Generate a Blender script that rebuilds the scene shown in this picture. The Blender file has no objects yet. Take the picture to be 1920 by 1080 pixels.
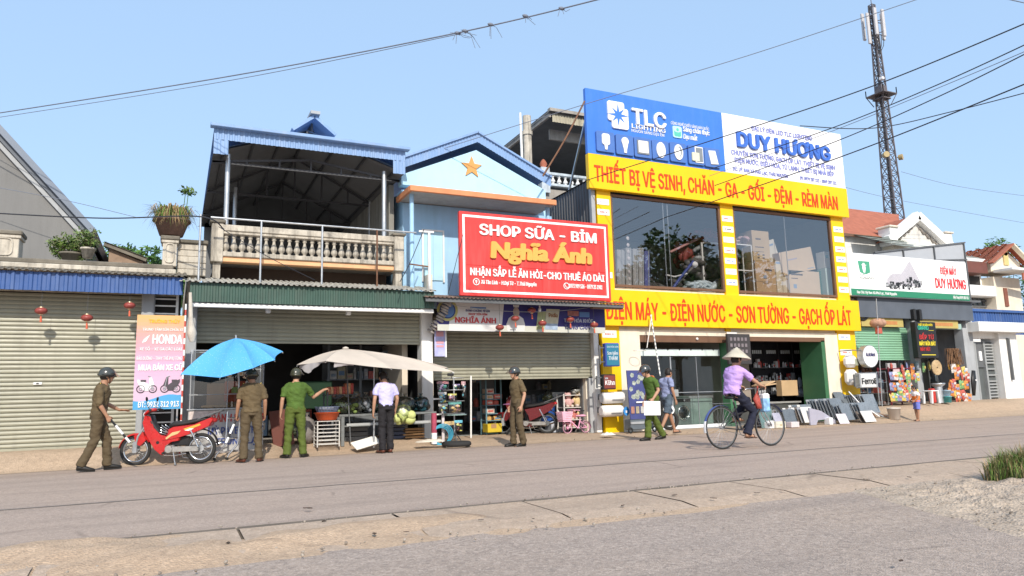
import bpy,bmesh,math,random
from mathutils import Vector,Matrix,noise
from mathutils.geometry import tessellate_polygon
C=bpy.context.scene.collection
rad=math.radians
PI=math.pi
RNG=random.Random(7)
# -- camera, sky, sun, exposure
CAM_F,CAM_PITCH,CAM_YAW,CAM_ROLL,CAM_H=1350.0,rad(8.597),rad(25.346),rad(-1.507),1.06
_cy,_sy,_cp,_sp=math.cos(CAM_YAW),math.sin(CAM_YAW),math.cos(CAM_PITCH),math.sin(CAM_PITCH)
_w=Vector((_sy*_cp,_cy*_cp,_sp))
_r0=Vector((_cy,-_sy,0))
_u0=_r0.cross(_w)
_r=math.cos(CAM_ROLL)*_r0+math.sin(CAM_ROLL)*_u0
_u=-math.sin(CAM_ROLL)*_r0+math.cos(CAM_ROLL)*_u0
CAM=Vector((0,0,CAM_H))
cd=bpy.data.cameras.new('camera')
cam=bpy.data.objects.new('camera',cd)
C.objects.link(cam)
cd.sensor_width=36
cd.lens=36*CAM_F/1920
cd.clip_start=0.1
cd.clip_end=3000
M=Matrix((_r,_u,-_w)).transposed().to_4x4()
M.translation=CAM
cam.matrix_world=M
bpy.context.scene.camera=cam
SUN_EL,SUN_AZ=rad(36),rad(191)
wd=bpy.data.worlds.new('World')
bpy.context.scene.world=wd
wd.use_nodes=True
nt=wd.node_tree
sky=nt.nodes.new('ShaderNodeTexSky')
sky.sky_type='NISHITA'
sky.sun_disc=False
sky.sun_elevation=SUN_EL
sky.sun_rotation=SUN_AZ
sky.altitude=50
sky.air_density=1.0
sky.dust_density=2.2
sky.ozone_density=1.6
bg=nt.nodes['Background']
bg.inputs['Strength'].default_value=0.15
hz=nt.nodes.new('ShaderNodeMix')
hz.data_type='RGBA'
hz.inputs['Factor'].default_value=0.62
hz.inputs[7].default_value=(2.95,4.3,6.1,1)
nt.links.new(sky.outputs[0],hz.inputs[6])
nt.links.new(hz.outputs[2],bg.inputs['Color'])
sl=bpy.data.lights.new('sun','SUN')
sun=bpy.data.objects.new('sun',sl)
C.objects.link(sun)
sl.energy=3.35
sl.angle=rad(0.9)
sl.color=(1.0,0.93,0.82)
_sd=Vector((math.sin(SUN_AZ)*math.cos(SUN_EL),math.cos(SUN_AZ)*math.cos(SUN_EL),math.sin(SUN_EL)))
sun.rotation_euler=_sd.to_track_quat('Z','Y').to_euler()
vs=bpy.context.scene.view_settings
bpy.context.scene.display_settings.display_device='sRGB'
vs.view_transform='Standard'
vs.look='None'
vs.exposure=0.39
vs.gamma=1.0
vs.use_curve_mapping=False
bpy.context.scene.cycles.max_bounces=10
bpy.context.scene.cycles.transparent_max_bounces=24
# -- measuring: a sight line cut by a plane of the place
def ray(px,py):
 return(px-960)/CAM_F*_r-(py-540)/CAM_F*_u+_w
def at(px,py,y):
 d=ray(px,py)
 return CAM+d*(y/d.y)
def gd(px,py,z=0.0):
 d=ray(px,py)
 return CAM+d*((z-CAM_H)/d.z)
# -- materials
MATS={}
def mat(name,col,rough=0.65,var=0.12,scale=2.0,bump=0.0,bscale=40.0,metal=0.0,grime=0.0,gcol=(0.05,0.045,0.04),gscale=1.2,spec=0.35,dirt=0.0,coat=0.0):
 """plain paint, plaster, cloth or metal with broad and fine variation; grime = vertical streaks, dirt = blotches"""
 if name in MATS:
  return MATS[name]
 m=bpy.data.materials.new(name)
 MATS[name]=m
 m.use_nodes=True
 t=m.node_tree
 b=t.nodes['Principled BSDF']
 b.inputs['Roughness'].default_value=rough
 b.inputs['Metallic'].default_value=metal
 b.inputs['Specular IOR Level'].default_value=spec
 b.inputs['Coat Weight'].default_value=coat
 tc=t.nodes.new('ShaderNodeTexCoord')
 def N(sc,det=5,r=0.6,vec=None):
  n=t.nodes.new('ShaderNodeTexNoise')
  n.inputs['Scale'].default_value=sc
  n.inputs['Detail'].default_value=det
  n.inputs['Roughness'].default_value=r
  t.links.new(vec or tc.outputs['Object'],n.inputs['Vector'])
  return n.outputs['Fac']
 def ramp(src,a,bb,lo=0.0,hi=1.0):
  mr=t.nodes.new('ShaderNodeMapRange')
  mr.inputs['From Min'].default_value=a
  mr.inputs['From Max'].default_value=bb
  mr.inputs['To Min'].default_value=lo
  mr.inputs['To Max'].default_value=hi
  t.links.new(src,mr.inputs['Value'])
  return mr.outputs['Result']
 def mix(fac,a,bb):
  x=t.nodes.new('ShaderNodeMix')
  x.data_type='RGBA'
  for s,v in((x.inputs['Factor'],fac),(x.inputs[6],a),(x.inputs[7],bb)):
   if isinstance(v,bpy.types.NodeSocket):
    t.links.new(v,s)
   elif isinstance(v,float):
    s.default_value=v
   else:
    s.default_value=(*v[:3],1)
  return x.outputs[2]
 lo=[max(0,c*(1-var))for c in col]
 hi=[min(1,c*(1+var))for c in col]
 out=mix(ramp(N(scale),0.3,0.7),lo,hi)
 if dirt:
  out=mix(ramp(N(gscale*1.7,8,0.7),0.5,0.72,0.0,dirt),out,gcol)
 if grime:
  mp=t.nodes.new('ShaderNodeMapping')
  mp.inputs['Scale'].default_value=(5.0,5.0,0.55)
  t.links.new(tc.outputs['Object'],mp.inputs['Vector'])
  out=mix(ramp(N(gscale,7,0.65,mp.outputs[0]),0.47,0.75,0.0,grime),out,gcol)
 t.links.new(out,b.inputs['Base Color'])
 if var>0.02:
  t.links.new(ramp(N(scale*4),0.3,0.7,max(0.02,rough-0.08),min(1,rough+0.08)),b.inputs['Roughness'])
 if bump:
  bp=t.nodes.new('ShaderNodeBump')
  bp.inputs['Strength'].default_value=bump
  bp.inputs['Distance'].default_value=0.02
  t.links.new(N(bscale,6),bp.inputs['Height'])
  t.links.new(bp.outputs[0],b.inputs['Normal'])
 return m
def glass(name,tint,refl=0.1,rough=0.0):
 if name in MATS:
  return MATS[name]
 m=bpy.data.materials.new(name)
 MATS[name]=m
 m.use_nodes=True
 t=m.node_tree
 t.nodes.remove(t.nodes['Principled BSDF'])
 tr=t.nodes.new('ShaderNodeBsdfTransparent')
 tr.inputs[0].default_value=(*tint,1)
 gl=t.nodes.new('ShaderNodeBsdfGlossy')
 gl.inputs['Roughness'].default_value=rough
 fr=t.nodes.new('ShaderNodeFresnel')
 fr.inputs['IOR'].default_value=1.5
 ad=t.nodes.new('ShaderNodeMath')
 ad.operation='ADD'
 ad.use_clamp=True
 ad.inputs[1].default_value=refl
 t.links.new(fr.outputs[0],ad.inputs[0])
 mx=t.nodes.new('ShaderNodeMixShader')
 t.links.new(ad.outputs[0],mx.inputs[0])
 t.links.new(tr.outputs[0],mx.inputs[1])
 t.links.new(gl.outputs[0],mx.inputs[2])
 t.links.new(mx.outputs[0],t.nodes['Material Output'].inputs[0])
 return m
def lit(name,col,strength):
 m=mat(name,col,0.5)
 b=m.node_tree.nodes['Principled BSDF']
 b.inputs['Emission Color'].default_value=(*col,1)
 b.inputs['Emission Strength'].default_value=strength
 return m
# -- mesh builder
class MB:
 def __init__(s,m=None):
  s.v,s.f,s.mi,s.sm,s.ms=[],[],[],[],[]
  s.m=m
 def _m(s,m):
  m=m or s.m
  if m not in s.ms:
   s.ms.append(m)
  return s.ms.index(m)
 def add(s,vs,fs,m=None,smooth=False):
  k=len(s.v)
  i=s._m(m)
  s.v.extend(tuple(p)for p in vs)
  for f in fs:
   s.f.append(tuple(k+a for a in f))
   s.mi.append(i)
   s.sm.append(smooth)
  return s
 def box(s,x0,x1,y0,y1,z0,z1,m=None,bev=0.0):
  c=Vector(((x0+x1)/2,(y0+y1)/2,(z0+z1)/2))
  return s.obox(c,(abs(x1-x0),abs(y1-y0),abs(z1-z0)),Matrix.Identity(3),m,bev)
 def obox(s,c,d,R,m=None,bev=0.0):
  c=Vector(c)
  hx,hy,hz=d[0]/2,d[1]/2,d[2]/2
  if bev<=0:
   P=[Vector((a*hx,b*hy,e*hz))for e in(-1,1)for b in(-1,1)for a in(-1,1)]
   F=[(0,2,3,1),(4,5,7,6),(0,1,5,4),(2,6,7,3),(0,4,6,2),(1,3,7,5)]
  else:
   b=min(bev,hx*.9,hy*.9,hz*.9)
   P,idx=[],{}
   for e in(-1,1):
    for q in(-1,1):
     for a in(-1,1):
      for ax in range(3):
       p=[a*(hx-b),q*(hy-b),e*(hz-b)]
       p[ax]=(a*hx,q*hy,e*hz)[ax]
       idx[(a,q,e,ax)]=len(P)
       P.append(Vector(p))
   F=[]
   for ax in range(3):
    o1,o2=[(1,2),(2,0),(0,1)][ax]
    for sg in(-1,1):
     L=[]
     for(p,q)in((-1,-1),(1,-1),(1,1),(-1,1)):
      k=[0,0,0];k[ax]=sg;k[o1]=p;k[o2]=q
      L.append(idx[(*k,ax)])
     F.append(L if sg>0 else L[::-1])
   for ax in range(3):
    o1,o2=[(1,2),(2,0),(0,1)][ax]
    for p in(-1,1):
     for q in(-1,1):
      k0=[0,0,0];k0[ax]=-1;k0[o1]=p;k0[o2]=q
      k1=list(k0);k1[ax]=1
      L=[idx[(*k0,o1)],idx[(*k1,o1)],idx[(*k1,o2)],idx[(*k0,o2)]]
      F.append(L if p*q<0 else L[::-1])
   for a in(-1,1):
    for q in(-1,1):
     for e in(-1,1):
      L=[idx[(a,q,e,i)]for i in range(3)]
      F.append(L if a*q*e>0 else L[::-1])
  return s.add([c+R@p for p in P],F,m)
 def bar(s,p,q,w,h=None,m=None,up=(0,0,1),bev=0.0):
  p,q=Vector(p),Vector(q)
  d=q-p
  L=d.length
  z=d.normalized()
  u=Vector(up)
  if abs(z.dot(u))>.98:
   u=Vector((0,1,0))
  x=u.cross(z).normalized()
  y=z.cross(x)
  return s.obox((p+q)/2,(w,h or w,L),Matrix((x,y,z)).transposed(),m,bev)
 def tube(s,pts,r,m=None,n=8,caps=True,r1=None,closed=False):
  pts=[Vector(p)for p in pts]
  N=len(pts)
  rs=r if isinstance(r,(list,tuple))else[r+((r1 if r1 is not None else r)-r)*i/max(1,N-1)for i in range(N)]
  V,F=[],[]
  t0=None
  for i,p in enumerate(pts):
   if closed:
    t=(pts[(i+1)%N]-pts[i-1]).normalized()
   else:
    t=(pts[min(i+1,N-1)]-pts[max(i-1,0)])
    t=t.normalized()if t.length>1e-9 else Vector((0,0,1))
   if t0 is None:
    a=Vector((0,0,1))if abs(t.z)<.9 else Vector((1,0,0))
    x=a.cross(t).normalized()
   else:
    x=(x-t*x.dot(t))
    x=x.normalized()if x.length>1e-6 else t.orthogonal().normalized()
   t0=t
   y=t.cross(x)
   for k in range(n):
    a=2*PI*k/n
    V.append(p+rs[i]*(math.cos(a)*x+math.sin(a)*y))
  for i in range(N if closed else N-1):
   j=(i+1)%N
   for k in range(n):
    l=(k+1)%n
    F.append((i*n+k,i*n+l,j*n+l,j*n+k))
  s.add(V,F,m,True)
  if caps and not closed:
   s.add(V[:n],[tuple(range(n))[::-1]],m)
   s.add(V[-n:],[tuple(range(n))],m)
  return s
 def cyl(s,p,q,r0,r1=None,m=None,n=16):
  return s.tube([p,q],[r0,r0 if r1 is None else r1],m,n)
 def ring(s,c,R,r,axis=(0,0,1),m=None,n=32,k=8,a0=0,a1=2*PI,sq=1.0):
  ax=Vector(axis).normalized()
  x=ax.orthogonal().normalized()
  if abs(ax.x)<.9 and abs(ax.z)<.5:
   x=Vector((1,0,0));x=(x-ax*x.dot(ax)).normalized()
  y=ax.cross(x)
  full=abs(a1-a0-2*PI)<1e-6
  pts=[Vector(c)+R*(math.cos(a)*x+math.sin(a)*y)for a in[a0+(a1-a0)*i/(n if full else n-1)for i in range(n)]]
  return s.tube(pts,r,m,k,closed=full)
 def sph(s,c,r,m=None,n=16,k=10,R=None,z0=-1.0,z1=1.0):
  r=(r,r,r)if isinstance(r,(int,float))else r
  V,F=[],[]
  c=Vector(c)
  t0,t1=math.asin(z0),math.asin(z1)
  for i in range(k+1):
   t=t0+(t1-t0)*i/k
   for j in range(n):
    a=2*PI*j/n
    p=Vector((r[0]*math.cos(t)*math.cos(a),r[1]*math.cos(t)*math.sin(a),r[2]*math.sin(t)))
    V.append(c+(R@p if R else p))
  for i in range(k):
   for j in range(n):
    l=(j+1)%n
    F.append((i*n+j,i*n+l,(i+1)*n+l,(i+1)*n+j))
  return s.add(V,F,m,True)
 def lathe(s,prof,c=(0,0,0),m=None,n=20,R=None,smooth=True):
  V,F=[],[]
  c=Vector(c)
  for(r,z)in prof:
   for j in range(n):
    a=2*PI*j/n
    p=Vector((r*math.cos(a),r*math.sin(a),z))
    V.append(c+(R@p if R else p))
  for i in range(len(prof)-1):
   for j in range(n):
    l=(j+1)%n
    F.append((i*n+j,i*n+l,(i+1)*n+l,(i+1)*n+j))
  return s.add(V,F,m,smooth)
 def loft(s,rings,m=None,n=16,caps=True):
  """rings: (centre, rx, ry, rotation matrix or None)"""
  V,F=[],[]
  for(c,rx,ry,R)in rings:
   c=Vector(c)
   for j in range(n):
    a=2*PI*j/n
    p=Vector((rx*math.cos(a),ry*math.sin(a),0))
    V.append(c+(R@p if R else p))
  for i in range(len(rings)-1):
   for j in range(n):
    l=(j+1)%n
    F.append((i*n+j,i*n+l,(i+1)*n+l,(i+1)*n+j))
  if caps:
   F.append(tuple(range(n))[::-1])
   F.append(tuple((len(rings)-1)*n+j for j in range(n)))
  return s.add(V,F,m,True)
 def prism(s,pts,o,ax,ay,depth,m=None,mside=None):
  """outline pts (u, v) in the plane o + u*ax + v*ay, given a thickness along ax x ay"""
  o,ax,ay=Vector(o),Vector(ax),Vector(ay)
  nz=ax.cross(ay).normalized()
  A=[o+ax*u+ay*v for u,v in pts]
  B=[p+nz*depth for p in A]
  n=len(pts)
  area=sum(pts[i][0]*pts[(i+1)%n][1]-pts[(i+1)%n][0]*pts[i][1]for i in range(n))
  fr,bk=tuple(range(n)),tuple(range(n,2*n))
  ccw=(area>0)==(depth>0)
  s.add(A+B,[fr[::-1],bk]if ccw else[fr,bk[::-1]],m)
  s.add(A+B,[(i,(i+1)%n,n+(i+1)%n,n+i)if ccw else((i+1)%n,i,n+i,n+(i+1)%n)for i in range(n)],mside or m)
  return s
 def fbox(s,x0,x1,z0,z1,y,d,m=None,bev=0):
  return s.box(x0,x1,y,y+d,z0,z1,m,bev)
 def quad(s,a,b,c,d,m=None):
  return s.add([a,b,c,d],[(0,1,2,3)],m)
 def grid(s,fn,nu,nv,m=None,smooth=True):
  V=[fn(i/nu,j/nv)for j in range(nv+1)for i in range(nu+1)]
  F=[(j*(nu+1)+i,j*(nu+1)+i+1,(j+1)*(nu+1)+i+1,(j+1)*(nu+1)+i)for j in range(nv)for i in range(nu)]
  return s.add(V,F,m,smooth)
 def corr(s,a,b,c,d,per=0.1,amp=0.018,m=None,thick=0.004):
  """corrugated sheet a-b (across the ribs) to d-c, trapezoid ribs"""
  a,b,c,d=Vector(a),Vector(b),Vector(c),Vector(d)
  L=(b-a).length
  n=max(1,int(L/per))
  nz=(b-a).cross(d-a).normalized()
  us=[]
  for i in range(n):
   for q,h in((0,0),(.42,0),(.55,1),(.87,1)):
    us.append(((i+q)/n,h))
  us.append((1,0))
  V=[]
  for side in(0,1):
   for u,h in us:
    off=nz*(amp*h-thick*side)
    V.append(a+(b-a)*u+off)
    V.append(d+(c-d)*u+off)
  K=2*len(us)
  F=[]
  for i in range(len(us)-1):
   F.append((2*i,2*i+2,2*i+3,2*i+1))
   F.append((K+2*i+1,K+2*i+3,K+2*i+2,K+2*i))
   F.append((2*i+1,2*i+3,K+2*i+3,K+2*i+1))
   F.append((2*i+2,2*i,K+2*i,K+2*i+2))
  return s.add(V,F,m)
 def text(s,st,x0,x1,z,cap,y,depth=0.012,m=None,bold=0.0,shear=0.0,R=None,o=None,slope=0.0,sp=1.0):
  """letters on a facade: from x0 to x1, base line z, capital height cap, face at y; or in the frame (o, R)"""
  V,F=letters(st,shear,sp)
  xs=[p[0]for p in V]
  a,b=min(xs)-bold,max(xs)+bold
  k=(x1-x0)/(b-a)
  offs=[(0,0)]if bold<=0 else[(0,0)]+[(bold*math.cos(PI*i/6),bold*.55*math.sin(PI*i/6))for i in range(12)]
  for n,(dx,dz)in enumerate(offs):
   out=[]
   for p in V:
    q=Vector((x0+(p[0]+dx-a)*k,y-(depth*p[2]+n*0.0007 if p[2]>0 else 0.0),z+(p[1]+dz)*cap+slope*(p[0]-a)*k))
    out.append(Vector(o)+R@q if R else q)
   s.add(out,F,m)
  return s
 def mesh(s,name,org=None):
  me=bpy.data.meshes.new(name)
  V=s.v if org is None else[(p[0]-org[0],p[1]-org[1],p[2]-org[2])for p in s.v]
  me.from_pydata(V,[],s.f)
  for m in s.ms:
   me.materials.append(m)
  me.polygons.foreach_set('material_index',s.mi)
  me.polygons.foreach_set('use_smooth',s.sm)
  me.update()
  return me
_TX={}
FACE=[True]
try:
 import os
 SANS=bpy.data.fonts.load(os.path.join(bpy.utils.resource_path('LOCAL'),'datafiles','fonts','Inter.woff2'))
except Exception:
 SANS=None
HORN={'\u01a0':'O','\u1edc':'\u00d2','\u1eda':'\u00d3','\u1ede':'\u1ece','\u1ee2':'\u1ecc','\u01a1':'o','\u1edd':'\u00f2','\u1edb':'\u00f3','\u1edf':'\u1ecf'}
DOT={'\u1eca':'I','\u1ecb':'\u0131','\u1ec6':'\u00ca','\u1ec7':'\u00ea','\u1ea0':'A','\u1ea1':'a','\u1eac':'\u00c2','\u1ead':'\u00e2','\u1ed8':'\u00d4','\u1ed9':'\u00f4','\u1ef0':'\u01af','\u1ee5':'u','\u1ee4':'U'}
def raw_letters(tx,shear=0.0):
 """outlines of the letters, each closed contour filled with its own holes, contours at slightly different depths"""
 cu=bpy.data.curves.new('letters','FONT')
 cu.body=tx
 cu.size=1
 if SANS and FACE[0]:cu.font=SANS
 cu.shear=shear
 cu.fill_mode='NONE'
 cu.resolution_u=3
 ob=bpy.data.objects.new('letters',cu)
 C.objects.link(ob)
 me=bpy.data.meshes.new_from_object(ob.evaluated_get(bpy.context.evaluated_depsgraph_get()))
 P=[(p.co.x,p.co.y)for p in me.vertices]
 nb={}
 for e in me.edges:
  a,b=e.vertices
  nb.setdefault(a,[]).append(b);nb.setdefault(b,[]).append(a)
 bpy.data.objects.remove(ob)
 bpy.data.curves.remove(cu)
 bpy.data.meshes.remove(me)
 seen,loops=set(),[]
 for a in sorted(nb):
  if a in seen:continue
  L,c,prev=[],a,None
  while c is not None and c not in seen:
   seen.add(c);L.append(c)
   nx=[b for b in nb[c]if b not in seen]
   nx.sort(key=lambda b:(b!=c+1,b))
   c=nx[0]if nx else None
  if len(L)>2:loops.append([P[q]for q in L])
 def area(L):return sum(L[i-1][0]*L[i][1]-L[i][0]*L[i-1][1]for i in range(len(L)))/2
 def inside(p,L):
  r=False
  for i in range(len(L)):
   (x0,y0),(x1,y1)=L[i-1],L[i]
   if(y0>p[1])!=(y1>p[1])and p[0]<(x1-x0)*(p[1]-y0)/(y1-y0)+x0:r=not r
  return r
 ar=[area(L)for L in loops]
 V,F=[],[]
 if not loops:return V,F
 sg=1 if ar[max(range(len(ar)),key=lambda i:abs(ar[i]))]>0 else-1
 outs=[i for i in range(len(loops))if ar[i]*sg>0]
 hol={i:[]for i in outs}
 for i in range(len(loops)):
  if i not in hol:
   c=[o for o in outs if inside(loops[i][0],loops[o])and abs(ar[o])>abs(ar[i])]
   if c:hol[min(c,key=lambda o:abs(ar[o]))].append(i)
 for n,o in enumerate(outs):
  rings=[loops[o]]+[loops[h]for h in hol[o]]
  flat=[p for r in rings for p in r]
  k,m=len(V),len(flat)
  V.extend((p[0],p[1],1.0+.035*(n%5))for p in flat)
  V.extend((p[0],p[1],-1.0)for p in flat)
  tri,new=[],[]
  for t in tessellate_polygon([[Vector((p[0],p[1],0))for p in r]for r in rings]):
   a=sum(flat[t[q-1]][0]*flat[t[q]][1]-flat[t[q]][0]*flat[t[q-1]][1]for q in range(3))
   if abs(a)>1e-12:
    d=1.0+.035*(n%5)+.006*(len(tri)%5)
    tri.append(0)
    new.append([(flat[q][0],flat[q][1],d)for q in(t if a>0 else t[::-1])])
  s=k
  for r in rings:
   f=area(r)>0
   for i in range(len(r)):
    j=(i+1)%len(r)
    a,b=(s+i,s+j)
    F.append((a,a+m,b+m,b)if f==(r is rings[0])or not f else(b,b+m,a+m,a))
   s+=len(r)
  for q in new:
   F.append((len(V),len(V)+1,len(V)+2))
   V.extend(q)
 return V,F
def glyph(ch,shear):
 k=(ch,shear,FACE[0])
 if k in _TX:
  return _TX[k]
 if('cap',FACE[0])not in _TX:
  _TX['cap',FACE[0]]=max(p[1]for p in raw_letters('H')[0])
  _TX['HH',FACE[0]]=max(p[0]for p in raw_letters('HH')[0])
 cap=_TX['cap',FACE[0]]
 base=HORN.get(ch)or DOT.get(ch)or{'\u0110':'D','\u0111':'d','\u1ec8':'I'}.get(ch,ch)
 adv=(max(p[0]for p in raw_letters('H'+base+'H')[0])-_TX['HH',FACE[0]])/cap
 V,F=raw_letters(base,shear)if base.strip()else([],[])
 V=[(p[0]/cap,p[1]/cap,p[2])for p in V]
 def extra(q):
  k0=len(V)
  n=len(q)
  V.extend((a+shear*b,b,1.2)for a,b in q)
  V.extend((a+shear*b,b,-1.0)for a,b in q)
  F.append(tuple(range(k0,k0+n)))
  F.extend((k0+i,k0+n+i,k0+n+(i+1)%n,k0+(i+1)%n)for i in range(n))
 if ch in HORN:
  top=1.0 if base.isupper()else 0.72
  xm=max(p[0]-shear*p[1]for p in V)
  extra([(xm-.12,top-.22),(xm-.02,top-.26),(xm+.10,top-.06),(xm+.10,top+.08),(xm+.01,top+.08),(xm+.01,top-.06)])
  adv+=.08
 if ch in DOT:
  xm=(max(p[0]for p in V)+min(p[0]for p in V))/2
  extra([(xm-.08,-.3),(xm+.08,-.3),(xm+.08,-.14),(xm-.08,-.14)])
 if ch=='\u1ec8':
  xm=(max(p[0]for p in V)+min(p[0]for p in V))/2
  extra([(xm-.1,1.28),(xm-.1,1.2),(xm+.02,1.2),(xm-.03,1.1),(xm+.05,1.1),(xm+.12,1.2),(xm+.12,1.28)])
 if ch=='\u0110':
  xm=min(p[0]for p in V)
  extra([(xm-.07,.45),(xm+.33,.45),(xm+.33,.57),(xm-.07,.57)])
 _TX[k]=(V,F,adv)
 return _TX[k]
def letters(st,shear=0.0,sp=1.0):
 V,F,x=[],[],0.0
 for ch in st:
  gv,gf,adv=glyph(ch,shear)
  k=len(V)
  V.extend((p[0]+x,p[1],p[2])for p in gv)
  F.extend(tuple(k+a for a in f)for f in gf)
  x+=adv*sp
 return V,F
# -- things, parts
def tag(o,label=None,cat=None,group=None,kind=None):
 if label:o['label']=label
 if cat:o['category']=cat
 if group:o['group']=group
 if kind:o['kind']=kind
 return o
def T(name,label,cat,loc=(0,0,0),rz=0.0,group=None):
 o=bpy.data.objects.new(name,None)
 o.empty_display_size=0.2
 C.objects.link(o)
 o.location=loc
 o.rotation_euler=(0,0,rz)
 return tag(o,label,cat,group,'thing')
def part(mb,name,root,local=False,label=None):
 """links a mesh under its thing; mb is in world coordinates unless local"""
 org=None
 if not local:
  org=Vector((0,0,0))
  q=root
  while q is not None:
   org=org+q.location
   q=q.parent
 o=bpy.data.objects.new(name,mb.mesh(name,org))
 C.objects.link(o)
 o.parent=root
 if label:o['label']=label
 return o
def solo(mb,name,label,cat,loc=(0,0,0),rz=0.0,group=None,local=False):
 o=bpy.data.objects.new(name,mb.mesh(name,None if local else loc))
 C.objects.link(o)
 o.location=loc
 o.rotation_euler=(0,0,rz)
 return tag(o,label,cat,group,'thing')
def struct(mb,name,kind='structure'):
 o=bpy.data.objects.new(name,mb.mesh(name))
 C.objects.link(o)
 o['kind']=kind
 return o
def kids(o):
 return[c for c in bpy.data.objects if c.parent is o]
def dup(o,loc,rz=None,label=None,group=None,scale=None):
 r=o.copy()
 C.objects.link(r)
 r.location=loc
 if rz is not None:r.rotation_euler=(0,0,rz)
 if scale:r.scale=scale
 if label:r['label']=label
 if group:r['group']=group
 for ch in kids(o):
  c=ch.copy();C.objects.link(c);c.parent=r
  for g in kids(ch):
   d=g.copy();C.objects.link(d);d.parent=c
 return r
def RZ(a):return Matrix.Rotation(a,3,'Z')
def RX(a):return Matrix.Rotation(a,3,'X')
def RY(a):return Matrix.Rotation(a,3,'Y')
def lerp(a,b,t):return a+(b-a)*t
# -- palette
WHITE=mat('white_paint',(.78,.77,.74),.55,.06,grime=.25,gcol=(.35,.31,.26))
CREAM=mat('cream_plaster',(.72,.64,.52),.7,.08,grime=.2,gcol=(.4,.33,.25))
OLDWHITE=mat('weathered_plaster',(.52,.47,.39),.85,.15,3,.3,30,grime=.85,gcol=(.07,.06,.05),gscale=1.6,dirt=.5)
CONC=mat('concrete',(.34,.31,.27),.9,.18,2,.35,35,grime=.4,gcol=(.1,.09,.08),dirt=.3)
MOSS=mat('blackened_concrete',(.17,.15,.12),.9,.3,3,.4,30,dirt=.5,gcol=(.05,.05,.035))
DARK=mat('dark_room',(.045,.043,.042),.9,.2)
DARKGREY=mat('dark_grey_paint',(.12,.125,.13),.6,.15)  # real dark grey parts, and sheets that stand in for indoor shade
GREY=mat('grey_paint',(.36,.37,.38),.55,.12,grime=.2)
STEEL=mat('galvanised_steel',(.5,.51,.52),.38,.1,metal=.7)
CHROME=mat('chrome',(.72,.72,.72),.12,.03,metal=1)
BLACK=mat('black_plastic',(.02,.02,.021),.45,.1)
RUBBER=mat('black_rubber',(.028,.027,.026),.85,.2,bump=.2,bscale=120)
RUST=mat('rusty_iron',(.17,.085,.05),.85,.3,6,.3,60)
LBLUE=mat('light_blue_wall',(.36,.58,.78),.75,.07,1.5,grime=.18,gcol=(.2,.3,.38))
PALEBLUE=mat('pale_blue_gable',(.43,.66,.80),.75,.05,grime=.12,gcol=(.3,.4,.45))
BLUESHEET=mat('blue_roof_sheet',(.04,.095,.27),.45,.1,2,grime=.25,gcol=(.25,.3,.4))
PBLUESHEET=mat('faded_blue_sheet',(.21,.335,.56),.5,.08,2,grime=.25,gcol=(.45,.48,.55))
GREENSHEET=mat('green_roof_sheet',(.045,.09,.07),.55,.15,3,grime=.3,gcol=(.12,.12,.1))
ORANGE=mat('orange_trim',(.64,.26,.12),.7,.1,grime=.25,gcol=(.3,.13,.07))
PEACH=mat('peach_trim',(.75,.42,.22),.7,.1,grime=.3,gcol=(.35,.25,.18))
YELLOW=mat('yellow_panel',(.86,.51,.004),.4,.05,1,grime=.1,gcol=(.6,.4,.05))
RED=mat('red_panel',(.68,.05,.045),.42,.06,1,grime=.12,gcol=(.8,.35,.3))
TXTRED=mat('red_letter',(.75,.06,.01),.4,.04)
TXTWHITE=mat('white_letter',(.82,.81,.79),.4,.03)
TXTGOLD=mat('gold_letter',(.72,.38,.085),.4,.05)
BILLBLUE=mat('billboard_blue',(.055,.19,.62),.4,.06,1,grime=.1,gcol=(.2,.3,.5))
TXTBLUE=mat('blue_letter',(.06,.16,.55),.4,.04)
LILAC=mat('lilac_letter',(.4,.38,.68),.5,.04)
NAVY=mat('navy_print',(.035,.03,.16),.5,.1)
SLAT=mat('roller_slat',(.325,.312,.235),.42,.09,1.2,grime=.4,gcol=(.2,.19,.15),dirt=.15,spec=.4)
GREENSLAT=mat('green_roller_slat',(.24,.45,.3),.45,.06,1.2,spec=.4)
GREENF=mat('green_frame',(.05,.15,.07),.5,.1)
BROWNF=mat('brown_frame',(.16,.085,.05),.5,.1)
CARD=mat('cardboard',(.5,.34,.19),.85,.08,3)
CARD2=mat('dark_cardboard',(.36,.21,.1),.85,.1,3)
WOOD=mat('worn_wood',(.3,.17,.09),.8,.2,4,.2,40)
DIRTM=mat('dry_soil',(.36,.26,.17),.95,.25,1.5,.6,25,dirt=.4,gcol=(.2,.15,.1))
GREENTXT=mat('sign_green',(.03,.22,.12),.5,.06)
TILE_RED=mat('red_roof_tile',(.36,.12,.07),.8,.18,3,.3,30)
TILE_GREY=mat('grey_green_roof_tile',(.3,.33,.28),.8,.18,3,.3,30)
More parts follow.
